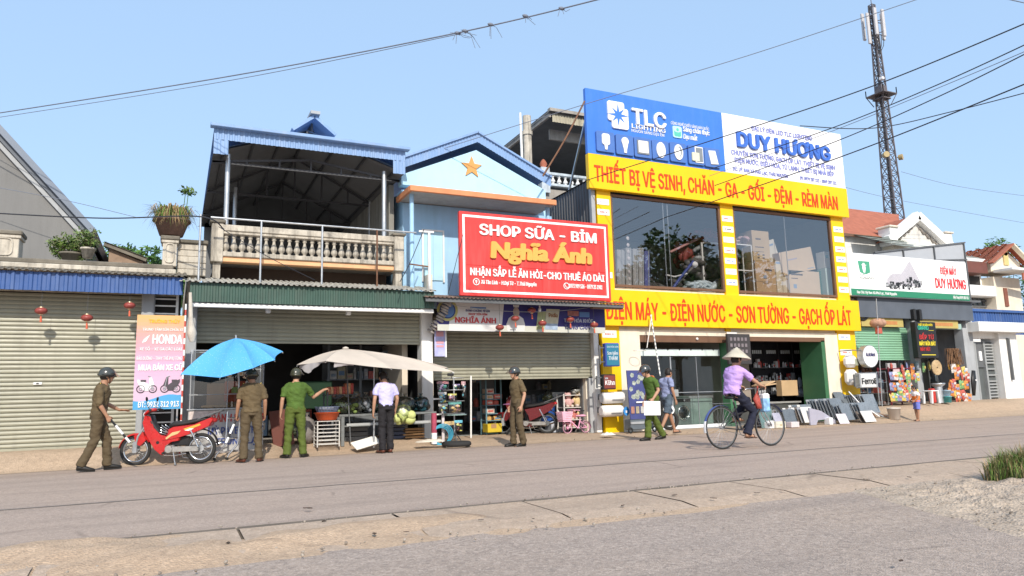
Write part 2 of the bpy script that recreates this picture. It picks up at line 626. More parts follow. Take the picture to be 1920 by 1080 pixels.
# -- ground, road, verge
def ground_mat(name,base,dark,warm,stone=.3,bump=.5,patch=0.35,fine=150.0,streak=.35,crack=.55):
 m=bpy.data.materials.new(name)
 m.use_nodes=True
 t=m.node_tree
 b=t.nodes['Principled BSDF']
 b.inputs['Roughness'].default_value=.92
 b.inputs['Specular IOR Level'].default_value=.22
 tc=t.nodes.new('ShaderNodeTexCoord')
 def N(sc,det=4,ro=.6):
  n=t.nodes.new('ShaderNodeTexNoise')
  n.inputs['Scale'].default_value=sc
  n.inputs['Detail'].default_value=det
  n.inputs['Roughness'].default_value=ro
  t.links.new(tc.outputs['Object'],n.inputs['Vector'])
  return n.outputs['Fac']
 def R(src,a,c,lo=0.,hi=1.):
  r=t.nodes.new('ShaderNodeMapRange')
  for k,v in zip(('From Min','From Max','To Min','To Max'),(a,c,lo,hi)):
   r.inputs[k].default_value=v
  t.links.new(src,r.inputs['Value'])
  return r.outputs['Result']
 def mix(f,a,c):
  x=t.nodes.new('ShaderNodeMix');x.data_type='RGBA'
  for s,v in((x.inputs['Factor'],f),(x.inputs[6],a),(x.inputs[7],c)):
   if isinstance(v,bpy.types.NodeSocket):t.links.new(v,s)
   else:s.default_value=(*v,1)
  return x.outputs[2]
 c=mix(R(N(.35,6),.35,.65,0,patch),base,warm)
 c=mix(R(N(1.6,8,.7),.5,.75,0,.35),c,dark)
 vo=t.nodes.new('ShaderNodeTexVoronoi')
 vo.inputs['Scale'].default_value=fine
 t.links.new(tc.outputs['Object'],vo.inputs['Vector'])
 sx=t.nodes.new('ShaderNodeSeparateColor')
 t.links.new(vo.outputs['Color'],sx.inputs[0])
 c=mix(R(sx.outputs[0],.0,.35,stone,0),c,dark)
 c=mix(R(sx.outputs[1],.72,1.,0,stone),c,[min(1,x*1.55)for x in base])
 def V(sc,feat='F1',dist=0.):
  q=t.nodes.new('ShaderNodeTexVoronoi')
  q.inputs['Scale'].default_value=sc
  q.feature=feat
  src=tc.outputs['Object']
  if dist:
   n=t.nodes.new('ShaderNodeTexNoise');n.inputs['Scale'].default_value=2.5;n.inputs['Detail'].default_value=6
   t.links.new(src,n.inputs['Vector'])
   x=t.nodes.new('ShaderNodeMix');x.data_type='VECTOR';x.inputs['Factor'].default_value=dist
   t.links.new(src,x.inputs[4]);t.links.new(n.outputs['Color'],x.inputs[5])
   src=x.outputs[1]
  t.links.new(src,q.inputs['Vector'])
  return q
 v2=V(fine*.38)
 s2=t.nodes.new('ShaderNodeSeparateColor')
 t.links.new(v2.outputs['Color'],s2.inputs[0])
 c=mix(R(s2.outputs[0],.0,.3,stone*.8,0),c,dark)
 c=mix(R(s2.outputs[1],.75,1.,0,stone*.8),c,[min(1,x*1.4)for x in base])
 mp=t.nodes.new('ShaderNodeMapping');mp.inputs['Scale'].default_value=(.12,1.6,1)
 t.links.new(tc.outputs['Object'],mp.inputs['Vector'])
 ns=t.nodes.new('ShaderNodeTexNoise');ns.inputs['Scale'].default_value=1.4;ns.inputs['Detail'].default_value=7
 t.links.new(mp.outputs[0],ns.inputs['Vector'])
 c=mix(R(ns.outputs['Fac'],.48,.72,0,streak),c,dark)
 if crack:
  cr=V(crack,'DISTANCE_TO_EDGE',.12)
  m1=R(cr.outputs['Distance'],.004,.014,1,0)
  m2=R(N(.5,3),.54,.64,0,.5)
  mu=t.nodes.new('ShaderNodeMath');mu.operation='MULTIPLY'
  t.links.new(m1,mu.inputs[0]);t.links.new(m2,mu.inputs[1])
  c=mix(mu.outputs[0],c,[x*.55 for x in dark])
 t.links.new(c,b.inputs['Base Color'])
 bp=t.nodes.new('ShaderNodeBump')
 bp.inputs['Strength'].default_value=bump
 bp.inputs['Distance'].default_value=.01
 ad=t.nodes.new('ShaderNodeMath');ad.operation='ADD'
 t.links.new(vo.outputs['Distance'],ad.inputs[0])
 t.links.new(N(30,6),ad.inputs[1])
 t.links.new(ad.outputs[0],bp.inputs['Height'])
 t.links.new(bp.outputs[0],b.inputs['Normal'])
 return m
ASPH=ground_mat('road_asphalt',(.39,.306,.252),(.245,.195,.163),(.46,.345,.265),.5,.5,.35,110,.5)
ASPH2=ground_mat('forecourt_asphalt',(.365,.295,.248),(.22,.18,.155),(.44,.33,.245),.7,.6,.5,85,.4)
CONCG=ground_mat('verge_concrete',(.42,.325,.25),(.26,.2,.155),(.47,.34,.235),.4,.5,.6,60)
SOIL=ground_mat('pavement_soil',(.42,.315,.225),(.25,.19,.135),(.5,.36,.245),.35,.8,.8,45)
SAND=ground_mat('loose_sand',(.45,.33,.23),(.28,.2,.145),(.52,.36,.235),.4,.8,.7,55)
RUBBLE=ground_mat('rubble_soil',(.44,.35,.27),(.24,.185,.14),(.5,.4,.3),.5,1.0,.6,40)
struct(MB(ASPH2).quad((-400,-300,-.012),(500,-300,-.012),(500,900,-.012),(-400,900,-.012)),'ground')
def wob(x,k,amp):
 return amp*(noise.noise(Vector((x*.9,k,0)))+.5*noise.noise(Vector((x*3.1,k+9,0))))
mb=MB(ASPH)
xs=[-60+i*.25 for i in range(int(260/.25))]
V,F=[],[]
for x in xs:
 V+=[(x,6.82+wob(x,1,.07),.0),(x,9.5,.02),(x,12,.02),(x,14.95+wob(x,5,.10),.002)]
for i in range(len(xs)-1):
 for j in range(3):
  F.append((4*i+j,4*i+4+j,4*i+5+j,4*i+1+j))
mb.add(V,F,smooth=True)
struct(mb,'road')
SEAM=mat('tar_seam',(.22,.192,.168),.9,.2,3,.3,60)
mb=MB(SEAM)
V,F=[],[]
for i,x in enumerate(xs):
 c=9.4+wob(x,11,.05)
 w=.028+.03*max(0,noise.noise(Vector((x*.7,3,1))))
 V+=[(x,c-w,.0235),(x,c+w,.0235)]
 if i:F.append((2*i-2,2*i,2*i+1,2*i-1))
mb.add(V,F)
struct(mb,'road_seam')
mb=MB(CONCG)
slab=MB(CONCG)
JOINT=mat('joint_dirt',(.15,.12,.09),.95,.2)
for i in range(-14,20):
 x0=i*1.32+.55
 g=.012
 k=noise.noise(Vector((i*3.3,0,0)))*.006
 V=[]
 n=12
 for j in range(n+1):
  x=x0+g+(1.32-2*g)*j/n
  V+=[(x,5.46+wob(x,21,.08),-.02),(x,5.82+wob(x,21,.05),.024+k),(x,6.62+wob(x,31,.03),.034+k),(x,6.74+wob(x,33,.05),.012)]
 F=[(4*j+q,4*j+4+q,4*j+5+q,4*j+1+q)for j in range(n)for q in range(3)]
 slab.add(V,F)
struct(slab,'gutter_slabs')
struct(MB(JOINT).quad((-40,5.76,.006),(60,5.76,.006),(60,6.9,.006),(-40,6.9,.006)),'gutter_bed')
mb=MB(SAND)
def sandf(u,v):
 x=-16+21.5*u
 y=5.35+1.5*v+wob(x,50,.08)
 e=math.sin(PI*v)**.7*min(1,(1-u)*4)
 h=.056*e*(.55+noise.noise(Vector((x*.7,y*1.4,4)))+.35*noise.noise(Vector((x*3,y*4,4))))
 return(x,y,-.014+max(-.02,h*(1.25+1.1*max(0,min(1,(3.2-x)/4)))))
mb.grid(sandf,220,20)
struct(mb,'sand_drift')
mb=MB(RUBBLE)
def rubf(u,v):
 x=lerp(lerp(6.55,9.8,u),lerp(5.3,9.0,u),v)
 y=lerp(5.66+.02*u,3.0,v)+wob(x,71,.12)*v
 e=min(1,5*v,4*(1-v),5*u)
 return(x,y,-.014+max(-.02,e*(.045+.06*noise.noise(Vector((x*2.2,y*2.2,1)))+.035*noise.noise(Vector((x*7,y*7,2)))+.02*noise.noise(Vector((x*19,y*19,2))))))
mb.grid(rubf,120,90)
struct(mb,'rubble_patch')
STONE=mat('stone',(.34,.29,.24),.9,.25,5,.4,40)
STONE2=mat('dark_stone',(.22,.18,.145),.9,.25,5,.4,40)
mb=MB(STONE)
for i in range(620):
 if i<330:
  u,v=RNG.random(),RNG.random();x,y,z=rubf(u,v)
 elif i<470:
  x=RNG.uniform(-3,8.5);y=6.8+RNG.gauss(0,.09);z=.02
 elif i<560:
  x=RNG.uniform(-3,4.6);y=5.55+RNG.gauss(0,.16);z=.01
 else:
  x=RNG.uniform(-2.6,24);y=RNG.uniform(14.8,15.3);z=.03
 r=RNG.uniform(.004,.013)*(1.35 if RNG.random()<.08 else 1)
 R=Matrix.Rotation(RNG.random()*6,3,Vector((RNG.random()-.5,RNG.random()-.5,.4)).normalized())
 mb.sph((x,y,z+r*.3),(r*1.3,r,r*.7),RNG.choice((STONE,STONE,STONE2)),6,4,R)
struct(mb,'pebbles','stuff')
def pave_h(x):
 pts=[(-60,.30),(-.2,.30),(.6,.24),(5.0,.20),(5.9,.10),(9.5,.07),(10.5,.03),(19.2,.03),(20.5,.44),(27,.5),(60,.55)]
 for(a,ha),(b,hb)in zip(pts,pts[1:]):
  if a<=x<=b:
   return lerp(ha,hb,(x-a)/(b-a))
 return.5
def pavef(u,v):
 x=-40+110*u
 H=pave_h(x)
 y=14.82+wob(x,5,.10)+2.9*v
 steep=.32 if x<2 else(.5 if x<19 else.75)
 s=min(1,v/(steep/1.0))
 h=H*(s*s*(3-2*s))
 h+=.012*noise.noise(Vector((x*1.5,y*3,2)))*s+.012*noise.noise(Vector((x*5,y*6,2)))*s
 return(x,y,.006+h)
mb=MB(SOIL)
mb.grid(pavef,640,22)
struct(mb,'pavement')
LEAF1=mat('leaf_dark',(.045,.10,.02),.7,.35,4)
LEAF2=mat('leaf_mid',(.09,.17,.03),.7,.35,4)
LEAF3=mat('leaf_light',(.17,.24,.06),.7,.35,4)
BARK=mat('bark',(.12,.09,.065),.95,.25,5,.5,30)
DRYLEAF=mat('dry_leaf',(.34,.24,.12),.8,.3,6)
def leaves(mb,c,R,n,size,mats,rng,squash=.8,hollow=.35):
 """leaf-sized faces spread through clumps"""
 c=Vector(c)
 for _ in range(n):
  d=Vector((rng.gauss(0,1),rng.gauss(0,1),rng.gauss(0,1))).normalized()
  p=c+Vector((d.x,d.y,d.z*squash))*R*(hollow+(1-hollow)*rng.random()**.5)
  a=Vector((rng.gauss(0,1),rng.gauss(0,1),rng.gauss(0,.6))).normalized()
  b=a.orthogonal().normalized()
  s=size*rng.uniform(.6,1.3)
  mb.add([p-a*s,p+b*s*.42,p+a*s,p-b*s*.42],[(0,1,2,3)],rng.choice(mats))
def tree(name,label,base,h,r,seed,mats,nclump=40,leaf=.18,per=70,trunk=.2,group=None,squash=.75,crown0=.35):
 rng=random.Random(seed)
 base=Vector(base)
 t=T(name,label,'tree',base,0,group)
 tm=MB(BARK)
 top=base+Vector((rng.uniform(-.3,.3),rng.uniform(-.3,.3),h*.7))
 tm.tube([base,lerp(base,top,.5)+Vector((rng.uniform(-.2,.2),rng.uniform(-.2,.2),0)),top],[trunk,trunk*.7,trunk*.3],n=10)
 cm=MB(mats[0])
 for i in range(nclump):
  d=Vector((rng.gauss(0,1),rng.gauss(0,1),rng.gauss(0,1))).normalized()
  k=rng.random()**.45
  c=base+Vector((d.x*r*k,d.y*r*k,h*(crown0+(1-crown0)/2)+d.z*h*(1-crown0)/2*k))
  if i%3==0:
   s=base+Vector((0,0,h*rng.uniform(crown0*.8,.6)))
   tm.tube([s,lerp(s,c,.5)+Vector((0,0,-.1)),c],[trunk*.35,trunk*.2,trunk*.08],n=6,caps=False)
  leaves(cm,c,r*rng.uniform(.2,.36),per,leaf,[mats[min(len(mats)-1,int(rng.random()*len(mats)))]for _ in range(3)],rng,squash)
 part(tm,'trunk',t)
 part(cm,'crown',t)
 return t
mb=MB(LEAF1)
rh=random.Random(3)
HT=at(265,452,62).z-.75
for i in range(220):
 x=rh.uniform(-8.5,.6)
 top=HT-.10*(x+3.6)**2+noise.noise(Vector((x*.9,0,0)))*.7
 z=rh.uniform(6,9)if rh.random()<.2 else rh.uniform(9.0,max(9.5,top))
 leaves(mb,(x,62+rh.uniform(-3,3),min(z,top-.5)),rh.uniform(.7,1.2),60,.26,[LEAF1,LEAF1,LEAF2],rh)
struct(mb,'wooded_hill','stuff')
# -- shared builders
def roller(mb,x0,x1,z0,z1,y,pitch,m,lip=True):
 n=max(1,round((z1-z0)/pitch))
 p=(z1-z0)/n
 V,prof=[],[]
 for i in range(n):
  z=z0+i*p
  prof+=[(y+.024,z),(y+.024,z+p*.13),(y+.002,z+p*.18),(y-.006,z+p*.5),(y+.001,z+p*.9),(y+.024,z+p*.96)]
 prof.append((y+.024,z1))
 for(a,b)in prof:
  V+=[(x0,a,b),(x1,a,b)]
 mb.add(V,[(2*i,2*i+1,2*i+3,2*i+2)for i in range(len(prof)-1)],m)
 mb.add([(x0,y+.03,z0),(x1,y+.03,z0),(x1,y+.03,z1),(x0,y+.03,z1)],[(3,2,1,0)],m)
 if lip:
  mb.box(x0,x1,y-.02,y+.03,z0-.05,z0,m,.006)
 return mb
def baluster_mb(h,r,m):
 P=[(.6,0),(.6,.06),(.42,.08),(.40,.12),(.75,.2),(.95,.3),(.8,.42),(.45,.6),(.36,.72),(.42,.8),(.62,.83),(.62,.86),(.42,.9),(.6,.94),(.6,1)]
 return MB(m).lathe([(a*r,b*h)for a,b in P],n=10)
def repeat_part(o,root,locs):
 """more children of root that share o's mesh; locs are offsets from o"""
 out=[]
 for l in locs:
  c=o.copy();C.objects.link(c);c.parent=root
  c.location=o.location+Vector(l)
  out.append(c)
 return out
# -- left shop: one storey, closed roller shutter
ls=T('shop_house','single storey shop with closed beige roller shutter under a royal blue awning','shop',(-4,16.4,0))
mb=MB(CONC)
mb.box(-12,.12,16.6,24,0,3.8)
mb.box(-12,-.05,15.98,16.6,3.80,3.90,MOSS,.02)
mb.box(-12,-.0,15.92,16.6,3.70,3.80,OLDWHITE,.015)
mb.box(-12,.06,16.2,16.6,3.30,3.70,OLDWHITE)
part(mb,'wall',ls)
part(roller(MB(),-9,-.60,.35,3.28,16.3,.0815,SLAT),'roller_shutter',ls)
mb=MB(WHITE);mb.box(-2.36,-2.22,16.272,16.29,1.52,1.57,WHITE,.004);mb.box(-2.31,-2.27,16.262,16.28,1.535,1.555,BLACK)
part(mb,'lock_plate',ls)
mb=MB(GREY);mb.box(-.60,-.36,16.12,16.4,.25,3.4,GREY,.02)
part(mb,'door_post',ls)
mb=MB(DARK);mb.box(-.36,.12,16.45,16.5,.3,3.4)
part(mb,'window',ls)
mb=MB(WHITE)
for z in(.55,.74,.93,1.12,1.3,2.7,2.92,3.08,3.22):
 mb.bar((-.36,16.2,z),(.06,16.2,z),.028,.028)
mb.bar((.05,16.2,.3),(.05,16.2,3.4),.05,.05)
part(mb,'window_grille',ls)
zf=at(150,545,15.7).z
mb=MB(BLUESHEET)
mb.corr((-9,15.7,zf-.02),(.14,15.7,zf-.02),(.14,15.7,zf+.33),(-9,15.7,zf+.33),.14,.02)
part(mb,'awning_fascia',ls)
mb=MB(MOSS)
mb.corr((-9,15.6,zf+.34),(.2,15.6,zf+.34),(.2,16.3,zf+.52),(-9,16.3,zf+.52),.11,.022,MOSS)
part(mb,'awning_roof',ls)
mb=MB(STEEL)
for x in(-5.2,-3.1,-1.2,.1):
 mb.bar((x,15.74,zf+.1),(x,16.5,zf+.3),.04,.04)
mb.bar((-9,15.74,zf+.02),(.12,15.74,zf+.02),.04,.04)
part(mb,'awning_frame',ls)
def parapet_post(x0,x1,z0,z1,y,d=.42):
 mb=MB(OLDWHITE)
 mb.box(x0,x1,y,y+d,z0,z1,OLDWHITE,.012)
 mb.box(x0-.05,x1+.05,y-.05,y+d+.05,z1,z1+.09,MOSS,.02)
 mb.box(x0-.03,x1+.03,y-.03,y+d+.03,z1-.06,z1,OLDWHITE,.01)
 xc,zc,w,h=(x0+x1)/2,(z0+z1)/2,(x1-x0)*.3,(z1-z0)*.36
 pts=[(xc+w*math.copysign(abs(math.cos(a))**.5,math.cos(a)),zc+h*math.copysign(abs(math.sin(a))**.5,math.sin(a)))for a in[2*PI*i/24 for i in range(24)]]
 mb.tube([(a,y-.005,b)for a,b in pts],.018,OLDWHITE,6,closed=True)
 mb.prism(pts,(0,y+.004,0),(1,0,0),(0,0,1),-.008,MOSS)
 return mb
p0,p1=at(306,445,16.2),at(331,490,16.2)
part(parapet_post(p0.x,p1.x,3.9,p0.z-.06,16.15),'parapet_post',ls)
p0,p1=at(10,437,16.2),at(42,480,16.2)
part(parapet_post(p0.x-.28,p1.x-.06,3.9,p0.z-.04,16.15),'parapet_post',ls)
mb=MB(OLDWHITE)
mb.box(-9,p0.x-.35,16.25,16.45,3.9,p0.z-.22,OLDWHITE,.01)
part(mb,'parapet',ls)
p0,p1=at(333,452,16.4),at(385,515,16.4)
mb=MB(OLDWHITE)
for k in range(5):
 z=lerp(3.75,p0.z-.06,k/5)
 mb.box(p0.x,p1.x,16.3+.012*(k%2),16.75,z,lerp(3.75,p0.z-.06,(k+1)/5)-.004,OLDWHITE,.012)
mb.box(p0.x-.03,p1.x+.03,16.25,16.8,p0.z-.06,p0.z+.02,MOSS,.015)
part(mb,'parapet_wall',ls)
# -- grey gabled building far left
a,b=at(0,238,20),at(176,433,20)
k=(b.z-a.z)/(b.x-a.x)
gw=T('gabled_building','bare cement gable wall of a tall house rising behind the left shop','building',(a.x,20,0))
xt=a.x-2.6
CEM=mat('cement_wall',(.20,.196,.19),.9,.07,1.0,grime=.12)
mb=MB(CEM)
mb.prism([(xt-6,0),(b.x-.12,0),(b.x-.12,b.z-.2),(xt,a.z+k*-2.6-.1),(xt-6,b.z+1.5)],(0,20,0),(1,0,0),(0,0,1),-14,CEM)
part(mb,'wall',gw)
mb=MB(GREY)
GR=mat('blue_grey_roof',(.17,.20,.25),.5,.1,2)
q0,q1=Vector((xt,0,a.z-k*2.6)),Vector((b.x+.06,0,b.z))
d=(q1-q0).normalized()
nn=Vector((-d.z,0,d.x));nn=nn if nn.z>0 else-nn
for(off,th,y0,y1,m)in((.0,.14,19.75,34,GR),(-.14,.10,19.86,19.99,mat('grey_verge',(.12,.135,.16),.6)),(-.25,.10,19.92,19.99,GREY)):
 c0,c1=q0+nn*off,q1+nn*off
 mb.prism([(c0.x,c0.z),(c1.x,c1.z),(c1.x-nn.x*th,c1.z-nn.z*th),(c0.x-nn.x*th,c0.z-nn.z*th)],(0,y0,0),(1,0,0),(0,0,1),-(y1-y0)if False else(y0-y1),m)
part(mb,'roof',gw)
a,b,c0=at(205,462,23),at(268,488,23),at(205,490,23)
lt=T('lean_to','small brick lean-to with a slanted tin roof behind the left parapet','shed',(a.x,23,0))
mb=MB(mat('brown_brick_wall',(.30,.21,.15),.9,.2,6))
mb.prism([(a.x,0),(b.x,0),(b.x,b.z-.05),(a.x,a.z-.05)],(0,23,0),(1,0,0),(0,0,1),-3)
part(mb,'wall',lt)
mb=MB(MOSS)
mb.bar((a.x-.12,22.9,a.z+.05),(b.x+.1,22.9,b.z+.0),.1,.12)
mb.add([(a.x-.12,22.8,a.z+.1),(b.x+.1,22.8,b.z+.05),(b.x+.1,26,b.z+.05),(a.x-.12,26,a.z+.1)],[(0,1,2,3)],MOSS)
part(mb,'roof',lt)
# -- middle house
mh=T('shop_house','two storey shop house with half open shutter, baluster balcony and blue shed roof','shop',(2.9,16.5,0))
CEIL=mat('dim_ceiling',(.2,.2,.2),.8,.1)
mb=MB(CREAM)
mb.box(.22,.42,16.42,24,0,4.1,CREAM)
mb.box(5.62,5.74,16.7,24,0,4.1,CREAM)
mb.box(5.57,5.617,16.71,20.2,.2,3.35,DARKGREY)  # dark sheets over both side walls put interior shade into the colour
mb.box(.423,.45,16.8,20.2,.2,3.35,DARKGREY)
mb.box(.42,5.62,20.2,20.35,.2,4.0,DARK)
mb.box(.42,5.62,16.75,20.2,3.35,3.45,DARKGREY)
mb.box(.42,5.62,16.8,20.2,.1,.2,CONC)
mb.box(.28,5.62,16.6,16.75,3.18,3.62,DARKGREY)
part(mb,'wall',mh)
part(roller(MB(),.42,5.34,2.40,3.2,16.5,.088,SLAT),'roller_shutter',mh)
mb=MB(WHITE)
mb.box(5.34,5.62,16.36,16.7,.15,3.24,WHITE,.01)
part(mb,'pillar',mh)
mb=MB(GREY)
mb.box(.24,.44,16.3,16.6,.2,3.24,GREY,.01)
part(mb,'door_post',mh)
EY=15.55
z0,z1=at(585,574,EY).z,at(585,538,EY).z
xa,xb=at(356,550,EY).x,at(814,560,EY).x
mb=MB(GREENSHEET)
mb.corr((xa,EY,z0+.02),(xb,EY,z0+.02),(xb,EY,z1),(xa,EY,z1),.105,.02)
part(mb,'awning_fascia',mh)
mb=MB(WHITE)
mb.box(xa,xb,EY+.03,EY+.13,z0-.075,z0+.01,WHITE,.008)
for x in(1.8,3.5):
 mb.box(x-.05,x+.05,EY+.3,EY+.42,z0-.13,z0-.05,WHITE,.01)
for x in(xa+.1,1.8,3.5,xb-.1):
 mb.bar((x,EY+.1,z0-.03),(x,16.6,z0+.1),.05,.05)
part(mb,'awning_beam',mh)
SHEETEDGE=mat('stained_tin',(.42,.40,.35),.7,.25,5,grime=.6)
mb=MB(SHEETEDGE)
mb.corr((xa-.2,EY-.1,z1+.0),(xb+.02,EY-.1,z1-.0),(xb+.02,16.7,z1+.28),(xa-.2,16.7,z1+.28),.11,.024)
part(mb,'awning_roof',mh)
BY=16.45
bx0,bx1=at(397,430,BY).x,at(757,450,BY).x
zt,zb=at(575,432,BY).z,at(575,483,BY).z
zs=at(575,498,BY).z
mb=MB(PEACH)
mb.box(bx0+.2,bx1-.2,BY+.03,BY+.28,zs,zb-.07,PEACH,.01)
mb.box(bx0+.1,bx1-.1,BY+.28,BY+6,zs+.02,zb-.08,CONC)
part(mb,'balcony_slab',mh)
mb=MB(OLDWHITE)
mb.box(bx0+.22,bx1-.22,BY-.02,BY+.24,zb-.07,zb+.03,OLDWHITE,.012)
mb.box(bx0+.22,bx1-.22,BY-.03,BY+.24,zt-.14,zt,OLDWHITE,.015)
mb.box(bx0+.22,bx1-.22,BY-.0,BY+.2,zt-.2,zt-.14,OLDWHITE,.01)
part(mb,'balcony_rail',mh)
for x0,x1 in((bx0,bx0+.24),(bx1-.24,bx1)):
 mb=MB(OLDWHITE)
 mb.box(x0,x1,BY-.04,BY+.3,zs-.02,zt+.02,OLDWHITE,.015)
 mb.box(x0-.04,x1+.04,BY-.08,BY+.34,zt+.02,zt+.09,MOSS,.015)
 mb.box(x0+.05,x1-.04,BY+.05,BY+.3,3.7,zs-.02,OLDWHITE)
 part(mb,'balcony_pier',mh)
nb=23
bl=part(baluster_mb(zt-.2-zb-.03,.082,OLDWHITE),'baluster',mh,local=True)
step=(bx1-bx0-.6)/(nb-1)
bl.location=Vector((bx0+.3,BY+.1,zb+.03))-mh.location
repeat_part(bl,mh,[(step*i,0,0)for i in range(1,nb)])
mb=MB(DARK)
mb.box(bx0+.2,bx1-.2,17.3,17.4,3.3,zs+.02,mat('brown_wall',(.11,.075,.055),.9,.2))
part(mb,'under_balcony_wall',mh)
RY_=15.95
rl,rr=at(405,408,RY_),at(757,432,RY_)
mb=MB(STEEL)
mb.tube([(rl.x-.1,RY_,rl.z),(rr.x+.3,RY_,rl.z)],.022,STEEL)
for px in(489,604):
 x=at(px,470,RY_).x
 mb.tube([(x,RY_,3.5),(x,RY_,rl.z)],.022,STEEL)
x=at(707,470,RY_).x
mb.tube([(x,RY_,3.5),(x,RY_,rl.z)],.02,RUST)
x=at(374,470,RY_).x
mb.tube([(x,RY_,3.5),(x,RY_,rl.z+.05)],.022,STEEL)
part(mb,'pipe_rail',mh)
ZR=at(585,262,16.2).z
fx0,fx1=at(401,262,16.2).x,at(760,292,16.2).x
zlow,zmid=at(405,288,16.2).z,at(585,282,16.2).z
ztop=at(400,238,16.2).z
mb=MB(PBLUESHEET)
mb.corr((fx0,16.2,zmid),(fx1,16.2,zmid),(fx1,16.2,ztop),(fx0,16.2,ztop),.105,.016)
mb.corr((fx0,16.203,zlow),(fx0+.30,16.203,zlow),(fx0+.30,16.203,zmid),(fx0,16.203,zmid),.105,.016)
mb.corr((fx1-.30,16.203,zlow),(fx1,16.203,zlow),(fx1,16.203,zmid),(fx1-.30,16.203,zmid),.105,.016)
part(mb,'roof_fascia',mh)
mb=MB(PBLUESHEET)
mb.box(fx0-.08,fx1+.08,16.04,16.24,ztop-.02,ztop+.06,PBLUESHEET,.01)
part(mb,'gutter',mh)
xc=(fx0+fx1)/2
zrid=ztop+.85
ye=23.5
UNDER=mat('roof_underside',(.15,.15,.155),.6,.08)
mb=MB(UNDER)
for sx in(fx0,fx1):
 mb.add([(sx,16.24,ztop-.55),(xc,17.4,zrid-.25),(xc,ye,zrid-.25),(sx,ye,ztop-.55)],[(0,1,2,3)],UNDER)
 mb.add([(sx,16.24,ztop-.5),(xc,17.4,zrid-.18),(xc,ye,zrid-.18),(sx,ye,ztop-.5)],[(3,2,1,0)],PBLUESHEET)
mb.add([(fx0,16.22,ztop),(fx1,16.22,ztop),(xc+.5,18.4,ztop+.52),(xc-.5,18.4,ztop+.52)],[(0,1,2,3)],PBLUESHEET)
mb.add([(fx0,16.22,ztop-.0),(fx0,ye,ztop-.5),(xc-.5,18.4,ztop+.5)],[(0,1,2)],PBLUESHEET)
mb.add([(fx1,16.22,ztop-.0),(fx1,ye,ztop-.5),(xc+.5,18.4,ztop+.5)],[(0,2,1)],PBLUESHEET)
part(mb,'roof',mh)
g0,g1,g2=at(553,244,18.3),at(621,253,18.3),at(585,222,18.3)
mb=MB(PBLUESHEET)
gz=(g0.z+g1.z)/2-.05
gx=(g0.x+g1.x)/2
mb.bar((g0.x-.08,18.3,gz),(gx,18.3,g2.z),.08,.4,PBLUESHEET,up=(0,1,0))
mb.bar((g1.x+.08,18.3,gz),(gx,18.3,g2.z),.08,.4,PBLUESHEET,up=(0,1,0))
for sx in(g0.x,g1.x):
 mb.add([(sx,18.15,gz),(gx,18.15,g2.z+.05),(gx,ye,g2.z+.05),(sx,ye,gz)],[(0,1,2,3)],PBLUESHEET)
mb.box(gx-.12,gx+.12,18.0,18.6,g2.z+.02,g2.z+.1,GREY)
mb.box(gx-.025,gx+.025,18.5,18.55,gz-.3,g2.z,DARKGREY)
mb.add([(g0.x,18.8,gz-.3),(g1.x,18.8,gz-.3),(gx,18.8,g2.z)],[(0,1,2)],DARKGREY)
part(mb,'roof_vent',mh)
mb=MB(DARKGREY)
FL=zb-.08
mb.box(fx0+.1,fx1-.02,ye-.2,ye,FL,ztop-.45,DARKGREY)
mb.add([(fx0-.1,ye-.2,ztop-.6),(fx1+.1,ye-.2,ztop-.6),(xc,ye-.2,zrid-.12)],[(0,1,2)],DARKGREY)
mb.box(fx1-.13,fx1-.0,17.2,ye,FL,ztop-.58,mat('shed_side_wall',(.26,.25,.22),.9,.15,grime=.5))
part(mb,'shed_wall',mh)
for(px,y)in((425,16.6),(720,16.6),(441,19.2),(694,19.2)):
 x=at(px,380,y).x
 part(MB(STEEL).tube([(x,y,FL),(x,y,ztop-.45)],.055,STEEL,10),'shed_post',mh)
TRUSS=mat('truss_steel',(.06,.06,.065),.6,.15)
for y in(16.7,19.2,21.6):
 mb=MB(TRUSS)
 zl,zr_=ztop-.62,zrid-.34
 if y<17:zr_=ztop-.34
 mb.bar((fx0,y,zl),(fx1,y,zl),.05,.05)
 mb.bar((fx0,y,zl),(xc,y,zr_),.05,.05)
 mb.bar((fx1,y,zl),(xc,y,zr_),.05,.05)
 for kx in(-.66,-.33,0,.33,.66):
  x=xc+kx*(fx1-fx0)/2
  mb.bar((x,y,zl),(x,y,lerp(zr_,zl,abs(kx))),.04,.04)
 part(mb,'roof_truss',mh)
mb=MB(TRUSS)
for kx in(-.9,-.6,-.3,0,.3,.6,.9):
 x=xc+kx*(fx1-fx0)/2
 z=lerp(zrid-.29,ztop-.58,abs(kx))
 mb.bar((x,16.6 if abs(kx)>.5 else 17.3,z),(x,ye,z),.04,.05)
part(mb,'purlin',mh)
# -- blue house with the milk shop
bh=T('shop_house','light blue gabled shop house with an orange star over a half raised shutter','shop',(8,17,0))
GY=17.0
g0,g1,g2=at(752,322,GY),at(1009,356,GY),at(884,272,GY)
s0=at(770,350,15.95)
SB=(at(770,372,15.95).z+at(1030,376,15.95).z)/2+.03
ST=SB+.14
sx0,sx1=at(768,357,15.95).x,at(1042,378,15.95).x
wx0,wx1=at(755,400,GY).x,at(1112,400,GY).x
wx1=10.3
mb=MB(LBLUE)
wx2=at(1034,400,GY).x
mb.box(wx0,wx2,GY,GY+7,3.3,SB,LBLUE)
mb.box(wx0,wx1,GY+.1,GY+7,3.3,3.5,DARKGREY)
mb.box(wx0,wx2-.05,GY+.06,GY+7,SB,ST+.2,PALEBLUE)
mb.box(wx0,wx0+.14,GY+.1,GY+7,0,3.3,CREAM)
mb.box(wx1-.05,wx1,GY+.1,GY+7,0,3.3,CREAM)
